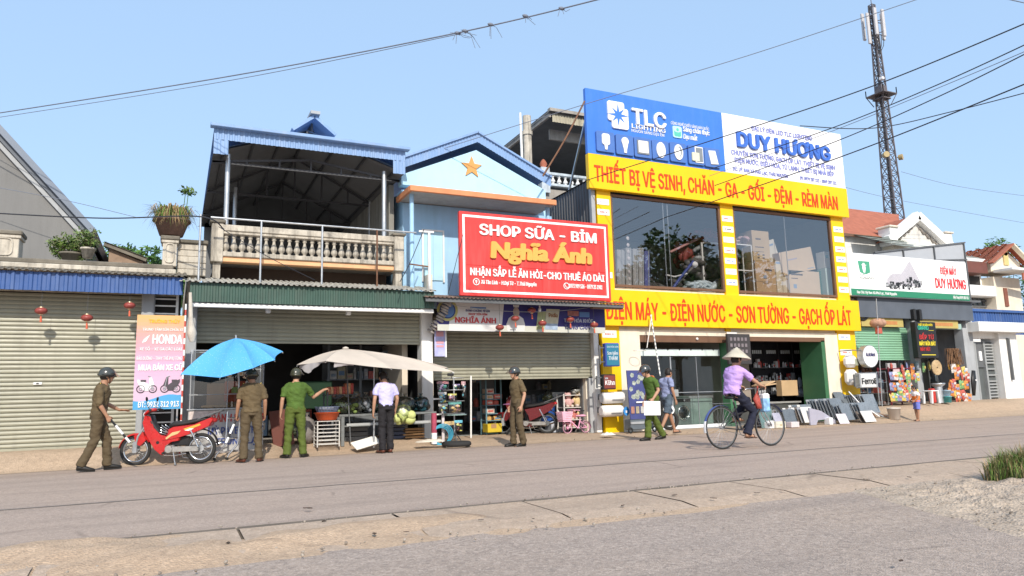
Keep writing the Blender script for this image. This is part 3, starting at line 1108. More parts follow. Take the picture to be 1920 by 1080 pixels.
mb.box(wx1-.08,wx1-.053,GY+.25,GY+4.2,.06,3.2,DARKGREY)  # inner walls faced in dark grey to imitate the shop's dim interior
mb.box(wx0+.143,wx0+.17,GY+.25,GY+4.2,.06,3.2,DARKGREY)
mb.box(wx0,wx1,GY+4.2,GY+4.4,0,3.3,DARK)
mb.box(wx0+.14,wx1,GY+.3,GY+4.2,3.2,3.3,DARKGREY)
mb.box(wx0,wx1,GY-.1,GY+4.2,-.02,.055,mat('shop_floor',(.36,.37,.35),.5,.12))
part(mb,'wall',bh)
gz=(g0.z+g1.z)/2
gxa,gxb=g0.x-.05,g1.x+.12
gxc=(gxa+gxb)/2
mb=MB(PALEBLUE)
mb.prism([(gxa,gz-.35),(gxb,gz-.35),(gxb,gz-.1),(gxc,g2.z-.2),(gxa,gz-.1)],(0,GY-.2,0),(1,0,0),(0,0,1),-.3,PALEBLUE)
mb.box(gxa-.02,gxb+.02,GY-.26,GY+.2,ST+.06,ST+.12,LBLUE,.01)
part(mb,'gable',bh)
mb=MB(PBLUESHEET)
rz=g2.z
for sg,xe in((-1,gxa-.12),(1,gxb+.12)):
 a,b=Vector((xe,GY-.32,gz-.02)),Vector((gxc,GY-.32,rz-.02))
 if sg>0:mb.corr(b,a,a+Vector((0,0,.26)),b+Vector((0,0,.26)),.09,.012)
 else:mb.corr(a,b,b+Vector((0,0,.26)),a+Vector((0,0,.26)),.09,.012)
 mb.bar(a+Vector((0,-.03,.27)),b+Vector((0,-.03,.27)),.05,.06,PBLUESHEET,up=(0,1,0))
 A,B=a+Vector((0,-.06,.285)),b+Vector((0,-.06,.285))
 mb.add([A,B,B+Vector((0,7,0)),A+Vector((0,7,0))],[(0,1,2,3)],PBLUESHEET)
part(mb,'roof',bh)
sc=at(884,314,GY-.2)
mb=MB(mat('star_orange',(.62,.3,.09),.6,.08))
pts=[(sc.x+(.30 if i%2==0 else.125)*math.sin(PI*i/5),sc.z+(.30 if i%2==0 else.125)*math.cos(PI*i/5))for i in range(10)]
mb.prism(pts,(0,GY-.2,0),(1,0,0),(0,0,1),.035)
part(mb,'star',bh)
mb=MB(ORANGE)
mb.box(sx0,sx1,15.9,15.98,SB,ST,ORANGE,.012)
mb.box(sx0,sx1,15.98,GY+.05,SB+.02,ST-.02,mat('slab_underside',(.5,.5,.47),.85,.12,2,grime=.2))
mb.box(sx0-.01,sx0+.06,15.98,GY+.05,SB,ST-.01,ORANGE)
part(mb,'canopy_slab',bh)
for px in(772,1027):
 x=at(px,410,16.25).x
 part(MB(LBLUE).cyl((x,16.25,3.4),(x,16.25,SB+.02),.055,m=LBLUE,n=12),'column',bh)
w0,w1=at(793,433,GY),at(830,527,GY)
mb=MB(mat('pale_blue_shutter',(.42,.66,.76),.6,.06))
mb.box(w0.x,w1.x,GY-.03,GY,w1.z,w0.z,None,.008)
mb.box((w0.x+w1.x)/2-.01,(w0.x+w1.x)/2+.01,GY-.04,GY-.03,w1.z,w0.z,LBLUE)
f=part(mb,'window',bh)
mb=MB(WHITE)
for x in(w0.x-.04,w1.x):
 mb.box(x,x+.04,GY-.05,GY,w1.z-.04,w0.z+.04,WHITE)
mb.box(w0.x,w1.x,GY-.05,GY,w0.z,w0.z+.04,WHITE)
part(mb,'frame',f)
SY=17.0
part(roller(MB(),5.86,10.42,1.56,3.1,SY,.085,SLAT),'roller_shutter',bh)
mb=MB(WHITE)
x=10.4
mb.box(x,x+.16,SY-.16,SY+.1,.05,3.2,WHITE,.01)
mb.box(x-.12,x,SY-.02,SY+.2,.05,1.55,GREY)
part(mb,'door_post',bh)
AE=15.25
az=(at(862,557,AE).z+at(1145,571,AE).z)/2
ax0,ax1=at(800,553,AE).x,at(1172,572,AE).x
mb=MB(RUST)
RUSTSHEET=mat('rusty_tin',(.25,.16,.12),.8,.3,6,grime=.4)
mb.corr((ax0,AE,az),(ax1,AE,az),(ax1,GY,az+.3),(ax0,GY,az+.3),.1,.022,RUSTSHEET)
part(mb,'awning_roof',bh)
mb=MB(DARKGREY)
mb.bar((ax0,AE+.08,az-.05),(ax1,AE+.08,az-.05),.05,.08,DARKGREY)
for x in(ax0+.1,7,8.6,ax1-.05):
 mb.bar((x,AE+.08,az-.06),(x,GY,az+.2),.05,.05,DARKGREY)
mb.box(ax1-.9,ax1,AE+.1,AE+.24,az-.12,az-.02,BROWNF)
part(mb,'awning_frame',bh)
# -- concrete house behind
th=T('roof_terrace_house','unfinished concrete house with a tin roofed terrace behind the tall billboard','building',(14,23,0))
HY=23.0
e0,e1=at(1016,218,HY),at(1100,226,HY)
zc=e0.z
col=at(990,300,HY)
br0,br1=at(1014,322,HY),at(1092,357,HY)
mb=MB(CONC)
mb.box(br0.x,24,HY,HY+9,0,br1.z-.1,CONC)
mb.box(br0.x+.3,24,HY+6,HY+6.2,br1.z-.1,zc-.2,DARKGREY)
part(mb,'wall',th)
mb=MB(mat('tan_fascia',(.42,.38,.28),.7,.12,grime=.4))
mb.corr((e0.x+.12,HY-.6,zc-.42),(18.5,HY-.6,zc-.42),(18.5,HY-.6,zc-.06),(e0.x+.12,HY-.6,zc-.06),.12,.02)
mb.box(e0.x-.05,18.5,HY-.75,HY-.55,zc-.06,zc+.06,CONC)
bk=at(945,284,HY+7.5)
mb.add([(e0.x-.05,HY-.7,zc),(18.5,HY-.7,zc),(18.5,HY+8,zc+.3),(e0.x-.05,HY+8,zc-.1)],[(0,1,2,3)],MOSS)
mb.add([(e0.x-.05,HY-.7,zc-.1),(18.5,HY-.7,zc-.1),(18.5,HY+8,zc-.2),(e0.x-.05,HY+8,zc-.2)],[(3,2,1,0)],DARKGREY)
mb.bar((e0.x+.02,HY-.6,zc-.12),(e0.x+.02,HY+8,zc-.18),.1,.25,CONC)
mb.bar((e0.x+.4,HY+.2,zc-.6),(20,HY+.2,zc-.6),.1,.4,CONC)
part(mb,'roof',th)
mb=MB(OLDWHITE)
mb.cyl((col.x,HY,5),(col.x,HY,zc-.1),.16,.16,OLDWHITE,14)
mb.cyl((col.x,HY,zc-.85),(col.x,HY,zc-.7),.2,.2,OLDWHITE,14)
mb.tube([(col.x-.25,HY-.1,6),(col.x-.32,HY-.1,zc-.05)],.05,WHITE)
part(mb,'column',th)
mb=MB(mat('pale_blue_stone',(.5,.56,.6),.85,.2,4,grime=.6))
bz0,bz1=br1.z+.02,br0.z
for z in(bz0,bz1-.1):
 mb.box(br0.x,20,HY-.1,HY+.1,z,z+.1,None,.01)
mb.box(br0.x-.05,br0.x+.3,HY-.15,HY+.15,bz0-.3,bz1+.15)
part(mb,'terrace_rail',th)
bl=part(baluster_mb(bz1-bz0-.2,.1,WHITE),'baluster',th,local=True)
bl.location=Vector((br0.x+.5,HY,bz0+.1))-th.location
repeat_part(bl,th,[(.27*i,0,0)for i in range(1,9)])
mb=MB(TILE_RED)
mb.lathe([(.0,.36),(.05,.33),(.11,.24),(.15,.14),(.1,.05),(.14,0)],(br0.x+.12,HY,bz1+.15),TILE_RED,12)
part(mb,'finial',th)
r0=at(1063,214,26)
mb=MB(MOSS)
mb.add([(r0.x,26,r0.z),(18.5,26,r0.z+.5),(18.5,32,r0.z+.5),(r0.x,32,r0.z)],[(0,1,2,3)],MOSS)
mb.add([(r0.x,26,r0.z-.15),(18.5,26,r0.z+.35),(18.5,32,r0.z+.35),(r0.x,32,r0.z-.15)],[(3,2,1,0)],DARKGREY)
mb.bar((r0.x,26,r0.z-.08),(18.5,26,r0.z+.42),.12,.16,CONC,up=(0,1,0))
part(mb,'stair_roof',th)
# -- yellow electrical shop
YY=16.8
ys=T('shop_building','yellow two storey electrical shop with two big upper showroom windows','shop',(15.5,YY,0))
ZS1,ZS0=3.92,2.92
ZW0,ZW1=4.04,6.72
CORRG=mat('dark_corrugated_wall',(.10,.10,.105),.6,.1)
mb=MB(CREAM)
mb.box(10.62,20.5,YY+.05,YY+.3,ZS0-.08,ZW0-.02,CREAM)
mb.box(10.6,20.5,YY+.1,YY+10,3.55,3.75,CONC)
mb.box(10.6,20.5,YY+.1,YY+10,6.95,7.1,DARKGREY)
mb.box(10.6,20.5,YY+6.8,YY+7,0,7,mat('showroom_back_wall',(.25,.26,.28),.8,.08))
mb.box(20.35,20.5,YY+.3,YY+10,0,7,mat('showroom_side_wall',(.3,.31,.33),.8,.08))
mb.box(15.2,15.45,YY+.35,YY+6.8,0,3.55,mat('partition_wall',(.48,.43,.38),.8,.1))
mb.box(11.2,11.88,YY-.02,YY+.3,.0,ZS0-.08,CREAM)
mb.box(10.6,20.5,YY-.15,YY+6.8,-.02,.04,mat('showroom_floor',(.3,.29,.27),.5,.1))
mb.box(19.1,19.68,YY-.02,YY+.3,.0,ZS0-.08,CREAM)
mb.box(11.88,19.1,YY-.01,YY+.25,2.69,ZS0-.08,CREAM)
part(mb,'wall',ys)
mb=MB(CORRG)
mb.corr((10.56,YY+8,3.3),(10.56,YY+.12,3.3),(10.56,YY+.12,7.1),(10.56,YY+8,7.1),.16,.03)
mb.box(10.50,10.62,YY+.0,YY+.12,3.9,7.0,GREY)
mb.add([(10.5,YY+8,7.12),(10.5,YY,7.12),(20.6,YY,7.15),(20.6,YY+8,7.15)],[(0,1,2,3)],CORRG)
part(mb,'side_wall',ys)
CY=YY-.03
for x0,x1,z0,z1 in((10.66,11.12,ZW0-.12,ZW1+.06),(15.12,15.62,ZW0-.12,ZW1+.06),(19.88,20.44,ZW0-.12,ZW1+.06),(10.62,11.2,.03,ZS0),(19.68,20.5,.03,ZS0),(15.02,15.2,2.6,ZS0)):
 part(MB(YELLOW).box(x0,x1,CY,YY+.1,z0,z1,YELLOW),'column_cladding',ys)
PLATE=mat('plate_white',(.82,.81,.8),.4,.03)
def plate(x0,x1,z,h,kind):
 mb=MB(PLATE)
 y=CY-.012
 mb.box(x0,x1,y,CY+.005,z-h/2,z+h/2,PLATE,.003)
 m=(TXTRED,TXTBLUE,LILAC,BLACK)[kind]
 n=6
 w=(x1-x0)*.62/n
 for i in range(n):
  if(kind+i)%5==4:continue
  xx=(x0+x1)/2+(i-n/2)*w
  mb.box(xx,xx+w*.7,y-.003,y,z-h*.1,z+h*.1,m)
 part(mb,'brand_plate',ys)
for i in range(8):
 z=lerp(6.45,4.35,i/7)
 if i in(0,1,7):plate(10.66,11.06,z,.17,(2,0,3,1,0,2,1,0)[i])
for i in range(7):
 plate(15.16,15.58,lerp(6.33,4.34,i/6),.18,(0,3,2,0,1,2,1)[i])
for i in range(7):
 plate(19.96,20.40,lerp(6.36,4.30,i/6),.19,(1,2,0,1,0,2,0)[i])
plate(15.02,15.42,2.74,.17,0)
plate(10.64,11.1,2.70,.2,0)
plate(10.66,11.0,2.33,.22,1)
plate(19.72,20.25,2.72,.19,1)
plate(19.74,20.27,2.22,.19,0)
WG=glass('showroom_glass',(.93,.93,.94),.19)
for x0,x1 in((11.12,15.12),(15.62,19.88)):
 mb=MB(BROWNF)
 for a,b in((x0,x0+.07),(x1-.07,x1)):
  mb.box(a,b,YY-.01,YY+.09,ZW0,ZW1,BROWNF)
 mb.box(x0+.07,x1-.07,YY-.01,YY+.09,ZW0,ZW0+.07,BROWNF)
 mb.box(x0+.07,x1-.07,YY-.01,YY+.09,ZW1-.07,ZW1,BROWNF)
 w=part(mb,'showroom_window',ys)
 mb=MB(WG)
 mb.add([(x0+.07,YY+.04,ZW0+.07),(x1-.07,YY+.04,ZW0+.07),(x1-.07,YY+.04,ZW1-.07),(x0+.07,YY+.04,ZW1-.07)],[(0,1,2,3)])
 part(mb,'pane',w)
 mb=MB(STEEL)
 for k in((.47,.51)if x0<12 else(.52,)):
  x=lerp(x0,x1,k)
  mb.box(x-.012,x+.012,YY+.05,YY+.07,ZW0+.07,ZW1-.07)
 part(mb,'mullion',w)
mb=MB(BROWNF)
mb.box(11.88,15.0,YY+.0,YY+.22,2.5,2.68,BROWNF)
mb.box(15.3,19.1,YY+.0,YY+.22,2.56,2.68,BROWNF)
mb.box(15.0,15.22,YY-.02,YY+.3,.04,2.6,GREENF)
mb.box(18.95,19.1,YY+.0,YY+.9,.04,2.6,GREENF)
part(mb,'door_frame',ys)
GG=glass('shopfront_glass',(.86,.9,.88),.035)
mb=MB(PLATE)
mb.box(11.9,14.98,YY+.28,YY+.4,2.12,2.32,mat('frosted_rail',(.62,.7,.68),.3,.04),.005)
for k in range(7):
 x=12.2+k*.42
 mb.box(x,x+.03,YY+.26,YY+.28,2.29,2.32,BLACK)
d=part(mb,'glass_front',ys)
mb=MB(GG)
for x0,x1 in((11.9,13.15),(13.17,14.98)):
 mb.add([(x0,YY+.34,.12),(x1,YY+.34,.12),(x1,YY+.34,2.12),(x0,YY+.34,2.12)],[(0,1,2,3)])
part(mb,'pane',d)
mb=MB(STEEL)
mb.box(13.14,13.18,YY+.32,YY+.36,.12,2.12)
mb.box(14.1,14.115,YY+.33,YY+.35,.12,2.12)
mb.box(13.0,13.35,YY+.28,YY+.33,.95,1.15,mat('lock_grey',(.3,.31,.31),.5))
mb.bar((13.35,YY+.31,1.06),(14.98,YY+.31,1.06),.02,.02,STEEL)
part(mb,'handle',d)
mb=MB(PLATE)
mb.box(11.9,14.98,YY+.2,YY+.45,.03,.12,PLATE,.01)
part(mb,'sill',d)
part(MB(PLATE).sph((13.9,YY-.03,2.6),.04,PLATE,10,8),'door_lamp',ys)
# -- right hand shop
RY0=16.8
rs=T('shop_house','single storey hardware shop with green shutter half raised and goods outside','shop',(23.6,17,.5))
FLZ=.46
mb=MB(CREAM)
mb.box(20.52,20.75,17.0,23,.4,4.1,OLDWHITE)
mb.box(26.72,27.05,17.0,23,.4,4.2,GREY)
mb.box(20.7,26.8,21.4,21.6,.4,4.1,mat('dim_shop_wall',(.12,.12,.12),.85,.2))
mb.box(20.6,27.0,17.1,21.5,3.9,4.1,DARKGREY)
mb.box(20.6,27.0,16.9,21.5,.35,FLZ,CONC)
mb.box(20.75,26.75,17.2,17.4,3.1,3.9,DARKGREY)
part(mb,'wall',rs)
part(roller(MB(),20.78,23.62,2.03,3.12,17.15,.085,GREENSLAT),'roller_shutter',rs)
mb=MB(GREY)
mb.box(23.62,23.92,16.95,17.3,FLZ,3.9,GREY,.01)
mb.box(26.42,26.72,16.95,17.3,FLZ,3.15,GREY,.01)
mb.box(23.9,26.45,17.0,17.12,3.1,3.3,mat('door_header',(.3,.42,.38),.6))
part(mb,'door_post',rs)
SLATEAW=mat('slate_awning',(.10,.115,.14),.6,.12,grime=.15)
mb=MB(SLATEAW)
mb.box(20.9,27.0,16.86,17.15,3.42,4.1,SLATEAW)
mb.box(20.45,27.3,16.7,17.3,4.1,4.16,DARKGREY)
part(mb,'awning_roof',rs)
YB=mat('ochre_board',(.45,.36,.12),.6,.1)
YT=mat('faint_print',(.5,.22,.08),.6)
for x0,x1 in((21.1,23.2),(24.1,26.2)):
 mb=MB(YB)
 mb.box(x0,x1,16.95,16.99,3.12,3.42,YB,.004)
 for k in range(9):
  xx=lerp(x0+.5,x1-.3,k/9)
  mb.box(xx,xx+.13,16.945,16.95,3.2,3.32,YT)
 part(mb,'header_board',rs)
mb=MB(BLACK)
mb.box(23.5,23.62,16.7,16.95,3.35,3.75,BLACK,.03)
mb.box(23.8,23.92,16.7,16.95,3.35,3.75,BLACK,.03)
part(mb,'lamp',rs)
mb=MB(DARKGREY)
fp=at(1616,583,16.95)
mb.box(fp.x-.42,fp.x+.5,16.98,17.1,fp.z-.45,fp.z+.42,mat('fan_board',(.3,.28,.24),.8,.15))
mb.ring((fp.x,16.95,fp.z),.3,.05,(0,1,0),BLACK,24,6)
for k in range(5):
 a=k*2*PI/5
 mb.obox((fp.x+.14*math.cos(a),16.96,fp.z+.14*math.sin(a)),(.2,.015,.1),RY(-a)@RX(.5),mat('fan_grey',(.35,.35,.36),.5))
part(mb,'fan',rs)
a,b=at(1640,490,19),at(1808,455,19)
sc=T('sheet_screen','plain grey sheet metal screen standing above the white shop sign','screen',(a.x,19,4.2))
mb=MB(mat('grey_sheet',(.40,.415,.44),.6,.04))
mb.add([(a.x,19,4.1),(b.x,19,4.1),(b.x,19,b.z),(a.x,19,a.z+.35),(a.x,19.05,4.1),(b.x,19.05,4.1),(b.x,19.05,b.z),(a.x,19.05,a.z+.35)],[(0,1,2,3),(7,6,5,4),(3,2,6,7),(1,5,6,2)])
part(mb,'sheet',sc)
mb=MB(DARKGREY)
mb.bar((a.x,18.97,a.z+.35),(b.x,18.97,b.z),.05,.06)
for px in(1692,1750,1807):
 x=at(px,470,19).x
 mb.bar((x,18.97,4.1),(x,18.97,lerp(a.z+.35,b.z,(x-a.x)/(b.x-a.x))),.05,.06)
mb.bar((at(1750,480,19).x,18.97,at(1770,490,19).z),(b.x,18.97,at(1805,486,19).z),.04,.05)
part(mb,'frame',sc)
# -- villa with red roof and white pediment
PY=27.0
pa,pl,pr=at(1722,404,PY),at(1672,458,PY),at(1752,452,PY)
vh=T('villa','white villa with red sheet roof and classical pediment behind the white shop sign','house',(pa.x,PY,0))
hw=.5*(pr.x-pl.x)+.55
xc=pa.x
eb=(pl.z+pr.z)/2
mb=MB(WHITE)
mb.box(xc-hw,xc+hw,PY+.3,PY+9,0,eb,WHITE)
mb.prism([(xc-hw,eb),(xc+hw,eb),(xc,pa.z-.25)],(0,PY+.3,0),(1,0,0),(0,0,1),-.4,mat('shaded_plaster',(.62,.6,.56),.8,.08,grime=.3))  # duller off-white than the walls, with streaks
part(mb,'wall',vh)
mb=MB(WHITE)
for sg in(-1,1):
 mb.bar((xc+sg*(hw+.3),PY+.1,eb+.02),(xc,PY+.1,pa.z),.5,.34,WHITE,up=(0,1,0))
 mb.box(xc+sg*hw-.3,xc+sg*hw+.3,PY-.1,PY+.7,eb-.1,eb+.75,WHITE,.03)
 mb.box(xc+sg*hw-.38,xc+sg*hw+.38,PY-.18,PY+.78,eb+.75,eb+.87,CREAM,.03)
mb.box(xc-hw-.4,xc+hw+.4,PY-.2,PY+.6,eb-.3,eb-.05,WHITE,.03)
mb.box(xc-hw-.2,xc+hw+.2,PY-.1,PY+.6,eb-.5,eb-.3,CREAM,.03)
part(mb,'pediment',vh)
mb=MB(BROWNF)
SCROLL=mat('shadowed_scroll',(.25,.22,.19),.9,.2)  # dark grey-brown scroll relief
for sg in(-1,1):
 mb.tube([(xc+sg*hw*(.72-.6*i/14),PY+.27,eb+.12+.5*(pa.z-eb)*i/14+.08*math.sin(i*1.6))for i in range(15)],.06,SCROLL,6)
part(mb,'ornament',vh)
mb=MB(TILE_RED)
for sg in(-1,1):
 A=Vector((xc+sg*(hw+.5),PY+.2,eb-.05));B=Vector((xc,PY+.2,pa.z+.02))
 L=Vector((0,14,0))
 mb.add([A,B,B+L,A+L],[(0,1,2,3)]if sg>0 else[(3,2,1,0)],TILE_RED)
ra,rb=at(1584,440,PY+3),at(1712,404,PY+3)
rc,rd=at(1584,464,PY+.5),at(1690,445,PY+.5)
mb.add([(rc.x-6,PY+.5,rd.z-.1),(rd.x,PY+.5,rd.z-.1),(rb.x,PY+4,rb.z+.3),(ra.x-6,PY+4,rb.z+.3)],[(0,1,2,3)],TILE_RED)
part(mb,'roof',vh)
mb=MB(WHITE)
mb.box(rc.x-6,xc-hw,PY+.8,PY+8,0,rd.z-.15,WHITE)
mb.box(rc.x-6,rd.x,PY+.45,PY+.6,rd.z-.25,rd.z-.1,BROWNF)
part(mb,'side_wing',vh)
# -- white villa far right with tiled gable
WY=23.0
wv=T('villa','cream villa with orange tiled gable and steel grille window beyond the gate','house',(37,WY,0))
l0,l1=at(1812,500,WY),at(1880,560,WY)
ap=at(1882,455,WY-1.0)
mb=MB(WHITE)
xL,xR=l0.x-2.5,at(1893,560,WY).x
zE=at(1850,497,WY).z
mb.box(xL,xR-2.2,WY,WY+9,0,zE,WHITE)
mb.box(xR-2.2,xR,WY-.6,WY+9,0,at(1880,520,WY-.6).z,CREAM)
tz=at(1886,490,WY-.6).z
mb.prism([(xR-2.3,tz-.6),(xR+.2,tz-.6),(xR+.2,tz),(xR-.95,ap.z-.3),(xR-2.3,tz)],(0,WY-.6,0),(1,0,0),(0,0,1),-1.2,CREAM)
part(mb,'wall',wv)
mb=MB(TILE_RED)
for sg,xe in((-1,at(1857,492,WY-1.0).x),(1,xR+.6)):
 A=Vector((xe,WY-1.0,at(1857,492,WY-1.0).z if sg<0 else tz-.2));B=Vector((xR-1.0,WY-1.0,ap.z))
 L=Vector((0,3.2,0))
 for k in range(14):
  a,b=A+L*(k/14),A+L*((k+1)/14)
  c_,d_=B+L*((k+1)/14),B+L*(k/14)
  up=Vector((0,0,.05*(k%2)))
  mb.add([a+up,b+up,c_+up,d_+up],[(0,1,2,3),(3,2,1,0)],TILE_RED)
 mb.bar(A+Vector((0,-.02,-.04)),B+Vector((0,-.02,-.04)),.08,.25,CREAM if sg>0 else TILE_RED,up=(0,1,0))
mb.bar((xR-1.3,WY-1.5,tz-.95),(xR+.4,WY-1.5,tz-1.15),.35,.06,TILE_RED,up=(0,1,0))
part(mb,'roof',wv)
mb=MB(TILE_GREY)
z0=at(1815,487,WY).z
for k in range(8):
 a,b=k/8,(k+1)/8
 mb.add([(xL,lerp(WY-.3,WY+5,a),lerp(z0,z0+2.3,a)+.05),(xR-2.4,lerp(WY-.3,WY+5,a),lerp(z0,z0+2.3,a)+.05),(xR-1.8,lerp(WY-.3,WY+5,b),lerp(z0,z0+2.3,b)),(xL,lerp(WY-.3,WY+5,b),lerp(z0,z0+2.3,b))],[(0,1,2,3)],TILE_GREY)
mb.box(xL,xR-2.3,WY-.5,WY+.2,z0-.2,z0-.02,WHITE,.02)
part(mb,'side_roof',wv)
mb=MB(BROWNF)
mb.box(xL+1.2,xR-2.9,WY-.8,WY+.0,z0-.85,z0-.3,mat('maroon_beam',(.16,.06,.045),.6))
mb.box(xL+1.0,xR-2.4,WY-.05,WY+.02,z0-1.5,z0-.85,DARK)
mb.box(xL,xR-2.25,WY-.7,WY,z0-2.0,z0-1.45,WHITE,.03)
part(mb,'balcony',wv)
wz0,wz1=at(1838,575,WY).z,at(1838,543,WY).z
wa,wb=at(1812,560,WY).x,at(1858,560,WY).x
mb=MB(DARKGREY)
mb.box(wa,wb,WY-.04,WY+.05,wz0,wz1,mat('window_dark_glass',(.1,.13,.14),.1,.1,spec=.6))
w=part(mb,'window',wv)
mb=MB(DARKGREY)
for i in range(6):
 x=lerp(wa,wb,i/5)
 mb.box(x-.04,x+.04,WY-.1,WY-.04,wz0,wz1)
for i in range(4):
 z=lerp(wz0,wz1,i/3)
 mb.box(wa,wb,WY-.12,WY-.06,z-.04,z+.04)
part(mb,'grille',w)
mb=MB(mat('wood_shutter',(.22,.08,.05),.6))
da,db=at(1880,540,WY-.6),at(1893,575,WY-.6)
mb.box(da.x,db.x-.1,WY-.66,WY-.6,db.z,da.z,None,.01)
part(mb,'shutter',wv)
mb=MB(mat('arch_yellow',(.6,.47,.2),.7))
aw=at(1884,480,WY-.6)
mb.box(aw.x-.2,aw.x+.2,WY-.66,WY-.6,aw.z-.5,aw.z+.2,None,.02)
mb.cyl((aw.x,WY-.66,aw.z+.2),(aw.x,WY-.6,aw.z+.2),.2,.2,None,16)
part(mb,'gable_window',wv)
mb=MB(WHITE)
mb.box(xR-2.2,xR+1.2,WY-1.6,WY-.6,at(1890,505,WY-1).z-.15,at(1890,505,WY-1).z,WHITE,.03)
part(mb,'eave',wv)
gt=T('gateway','white gateway with flat lintel and grey steel leaf gate','gate',(28.2,16.9,.5))
GYY=16.9
z0,z1=at(1870,624,GYY).z,at(1870,606,GYY).z
x0,x1,x2=at(1832,690,GYY).x,at(1880,690,GYY).x,at(1916,690,GYY).x
mb=MB(WHITE)
mb.box(x0-.15,x2+.15,GYY-.35,GYY+.9,z0,z1,WHITE,.015)
mb.box(x1,x2-.1,GYY-.0,GYY+.7,.5,z0,WHITE,.01)
mb.box(x0,x1,GYY+.15,GYY+.4,at(1850,634,GYY).z,z0,WHITE)
part(mb,'frame',gt)
mb=MB(GREY)
mb.box(x1+.42,x1+.50,GYY-.1,GYY+.02,1.2,z0-.2,DARKGREY)
part(mb,'downpipe',gt)
mb=MB(mat('gate_grey',(.3,.31,.31),.5,.12))
gz1=at(1850,640,GYY).z
mb.box(x0,x1,GYY+.3,GYY+.33,.5,gz1,mat('gate_back_sheet',(.10,.11,.11),.5,.1))
for i in range(18):
 z=lerp(.6,gz1-.1,i/17)
 if not.35<i/17<.7 or i%2:
  mb.box(lerp(x0,x1,.62),x1-.05,GYY+.22,GYY+.3,z-.03,z+.03)
  mb.box(x0+.05,lerp(x0,x1,.2),GYY+.22,GYY+.3,z-.03,z+.03)
mb.box(lerp(x0,x1,.2),lerp(x0,x1,.26),GYY+.2,GYY+.3,.5,gz1)
mb.box(lerp(x0,x1,.56),lerp(x0,x1,.62),GYY+.2,GYY+.3,.5,gz1)
mb.box(lerp(x0,x1,.26),lerp(x0,x1,.56),GYY+.24,GYY+.3,1.7,gz1,DARKGREY)
mb.box(lerp(x0,x1,.36),lerp(x0,x1,.46),GYY+.2,GYY+.24,1.95,2.3,PLATE)
part(mb,'gate_leaf',gt)
bs=T('sheet_fence','blue corrugated sheet fence above the white gateway lintel','fence',(30,18,3))
mb=MB(BLUESHEET)
a,b=at(1832,612,18),at(1832,582,18)
mb.corr((a.x-.3,18,a.z-.3),(a.x+9,18,a.z-.3),(a.x+9,18,b.z),(a.x-.3,18,b.z),.16,.03)
part(mb,'sheet',bs)
mb=MB(BLUESHEET)
mb.bar((a.x-.4,17.95,b.z),(a.x+9,17.95,b.z),.1,.1)
part(mb,'rail',bs)
# -- signs
def px_text(mb,st,a,b,y,cap,m,bold=.0,depth=.01,shear=0.,dz=0.0):
 """lettering whose base line runs between two sighted points of the plane Y = y"""
 A,B=at(*a,y),at(*b,y)
 mb.text(st,A.x,B.x,(A.z+B.z)/2+dz,cap,y,depth,m,bold,shear)
def rrect(x0,x1,z0,z1,r,n=5):
 P=[]
 for cx,cz,a0 in((x1-r,z1-r,0),(x0+r,z1-r,90),(x0+r,z0+r,180),(x1-r,z0+r,270)):
  P+=[(cx+r*math.cos(rad(a0+90*i/n)),cz+r*math.sin(rad(a0+90*i/n)))for i in range(n+1)]
 return P
XA,ZA=(1,0,0),(0,0,1)
def plaque(mb,pts,y,d,m):
 mb.prism(pts,(0,y,0),XA,ZA,d,m)
BBY=16.62
bX0,bX1,bXm=10.34,20.56,at(1357,270,BBY).x
bZ0,bZ1=7.78,9.72
tb=T('billboard','tall rooftop billboard, blue with lamp pictures on its left half, white on its right','billboard',(15.4,BBY,bZ0))
mb=MB(BILLBLUE)
mb.box(bX0,bXm,BBY,BBY+.12,bZ0,bZ1,BILLBLUE,.006)
part(mb,'blue_panel',tb)
mb=MB(PLATE)
mb.box(bXm,bX1,BBY,BBY+.12,bZ0,bZ1,PLATE,.006)
part(mb,'white_panel',tb)
mb=MB(STEEL)
for x in(10.6,12.9,15.4,18,20.3):
 mb.bar((x,BBY+.14,7.1),(x,BBY+.14,bZ1),.06,.06)
 mb.bar((x,BBY+.14,bZ1-.2),(x,BBY+1.6,7.1),.05,.05)
part(mb,'frame',tb)
def bp(px,py,y=BBY):
 p=at(px,py,y)
 return p.x,p.z
mb=MB(TXTWHITE)
sx=lambda u:lerp(bX0,bXm,u)
sz=lambda v:lerp(bZ0,bZ1,v)
l0,l1=bp(1137,190),bp(1177,236)
ex0,ex1,ez0,ez1=l0[0],l1[0],bp(1145,240)[1],bp(1150,191)[1]
w,h=ex1-ex0,ez1-ez0
plaque(mb,rrect(ex0,ex0+w*.82,ez0+h*.27,ez1,.07),BBY,.05,TXTWHITE)
plaque(mb,rrect(ex0+w*.18,ex1,ez0,ez1-h*.23,.07),BBY,.053,TXTWHITE)
star=[((ex0+ex1)/2+(.36 if i%2==0 else.13)*(1.0 if i%4==0 else.85)*math.sin(PI*i/8),(ez0+ez1)/2+(.36 if i%2==0 else.13)*(1.0 if i%4==0 else.85)*math.cos(PI*i/8))for i in range(16)]
plaque(mb,star,BBY,.058,BILLBLUE)
def z_(px,py):return bp(px,py)[1]
def x_(px,py):return bp(px,py)[0]
cap=z_(1215,205)-z_(1215,236)
mb.text('TLC',x_(1184,230),x_(1248,238),z_(1200,234),cap*.88,BBY,.05,TXTWHITE,.05)
mb.text('LIGHTING',x_(1184,240),x_(1247,246),z_(1200,242)-.01,.135,BBY,.02,TXTWHITE,.02)
mb.text('NGUỒN SÁNG DỊU ÊM',x_(1184,248),x_(1245,254),z_(1200,249.5),.085,BBY,.012,TXTWHITE,.0)
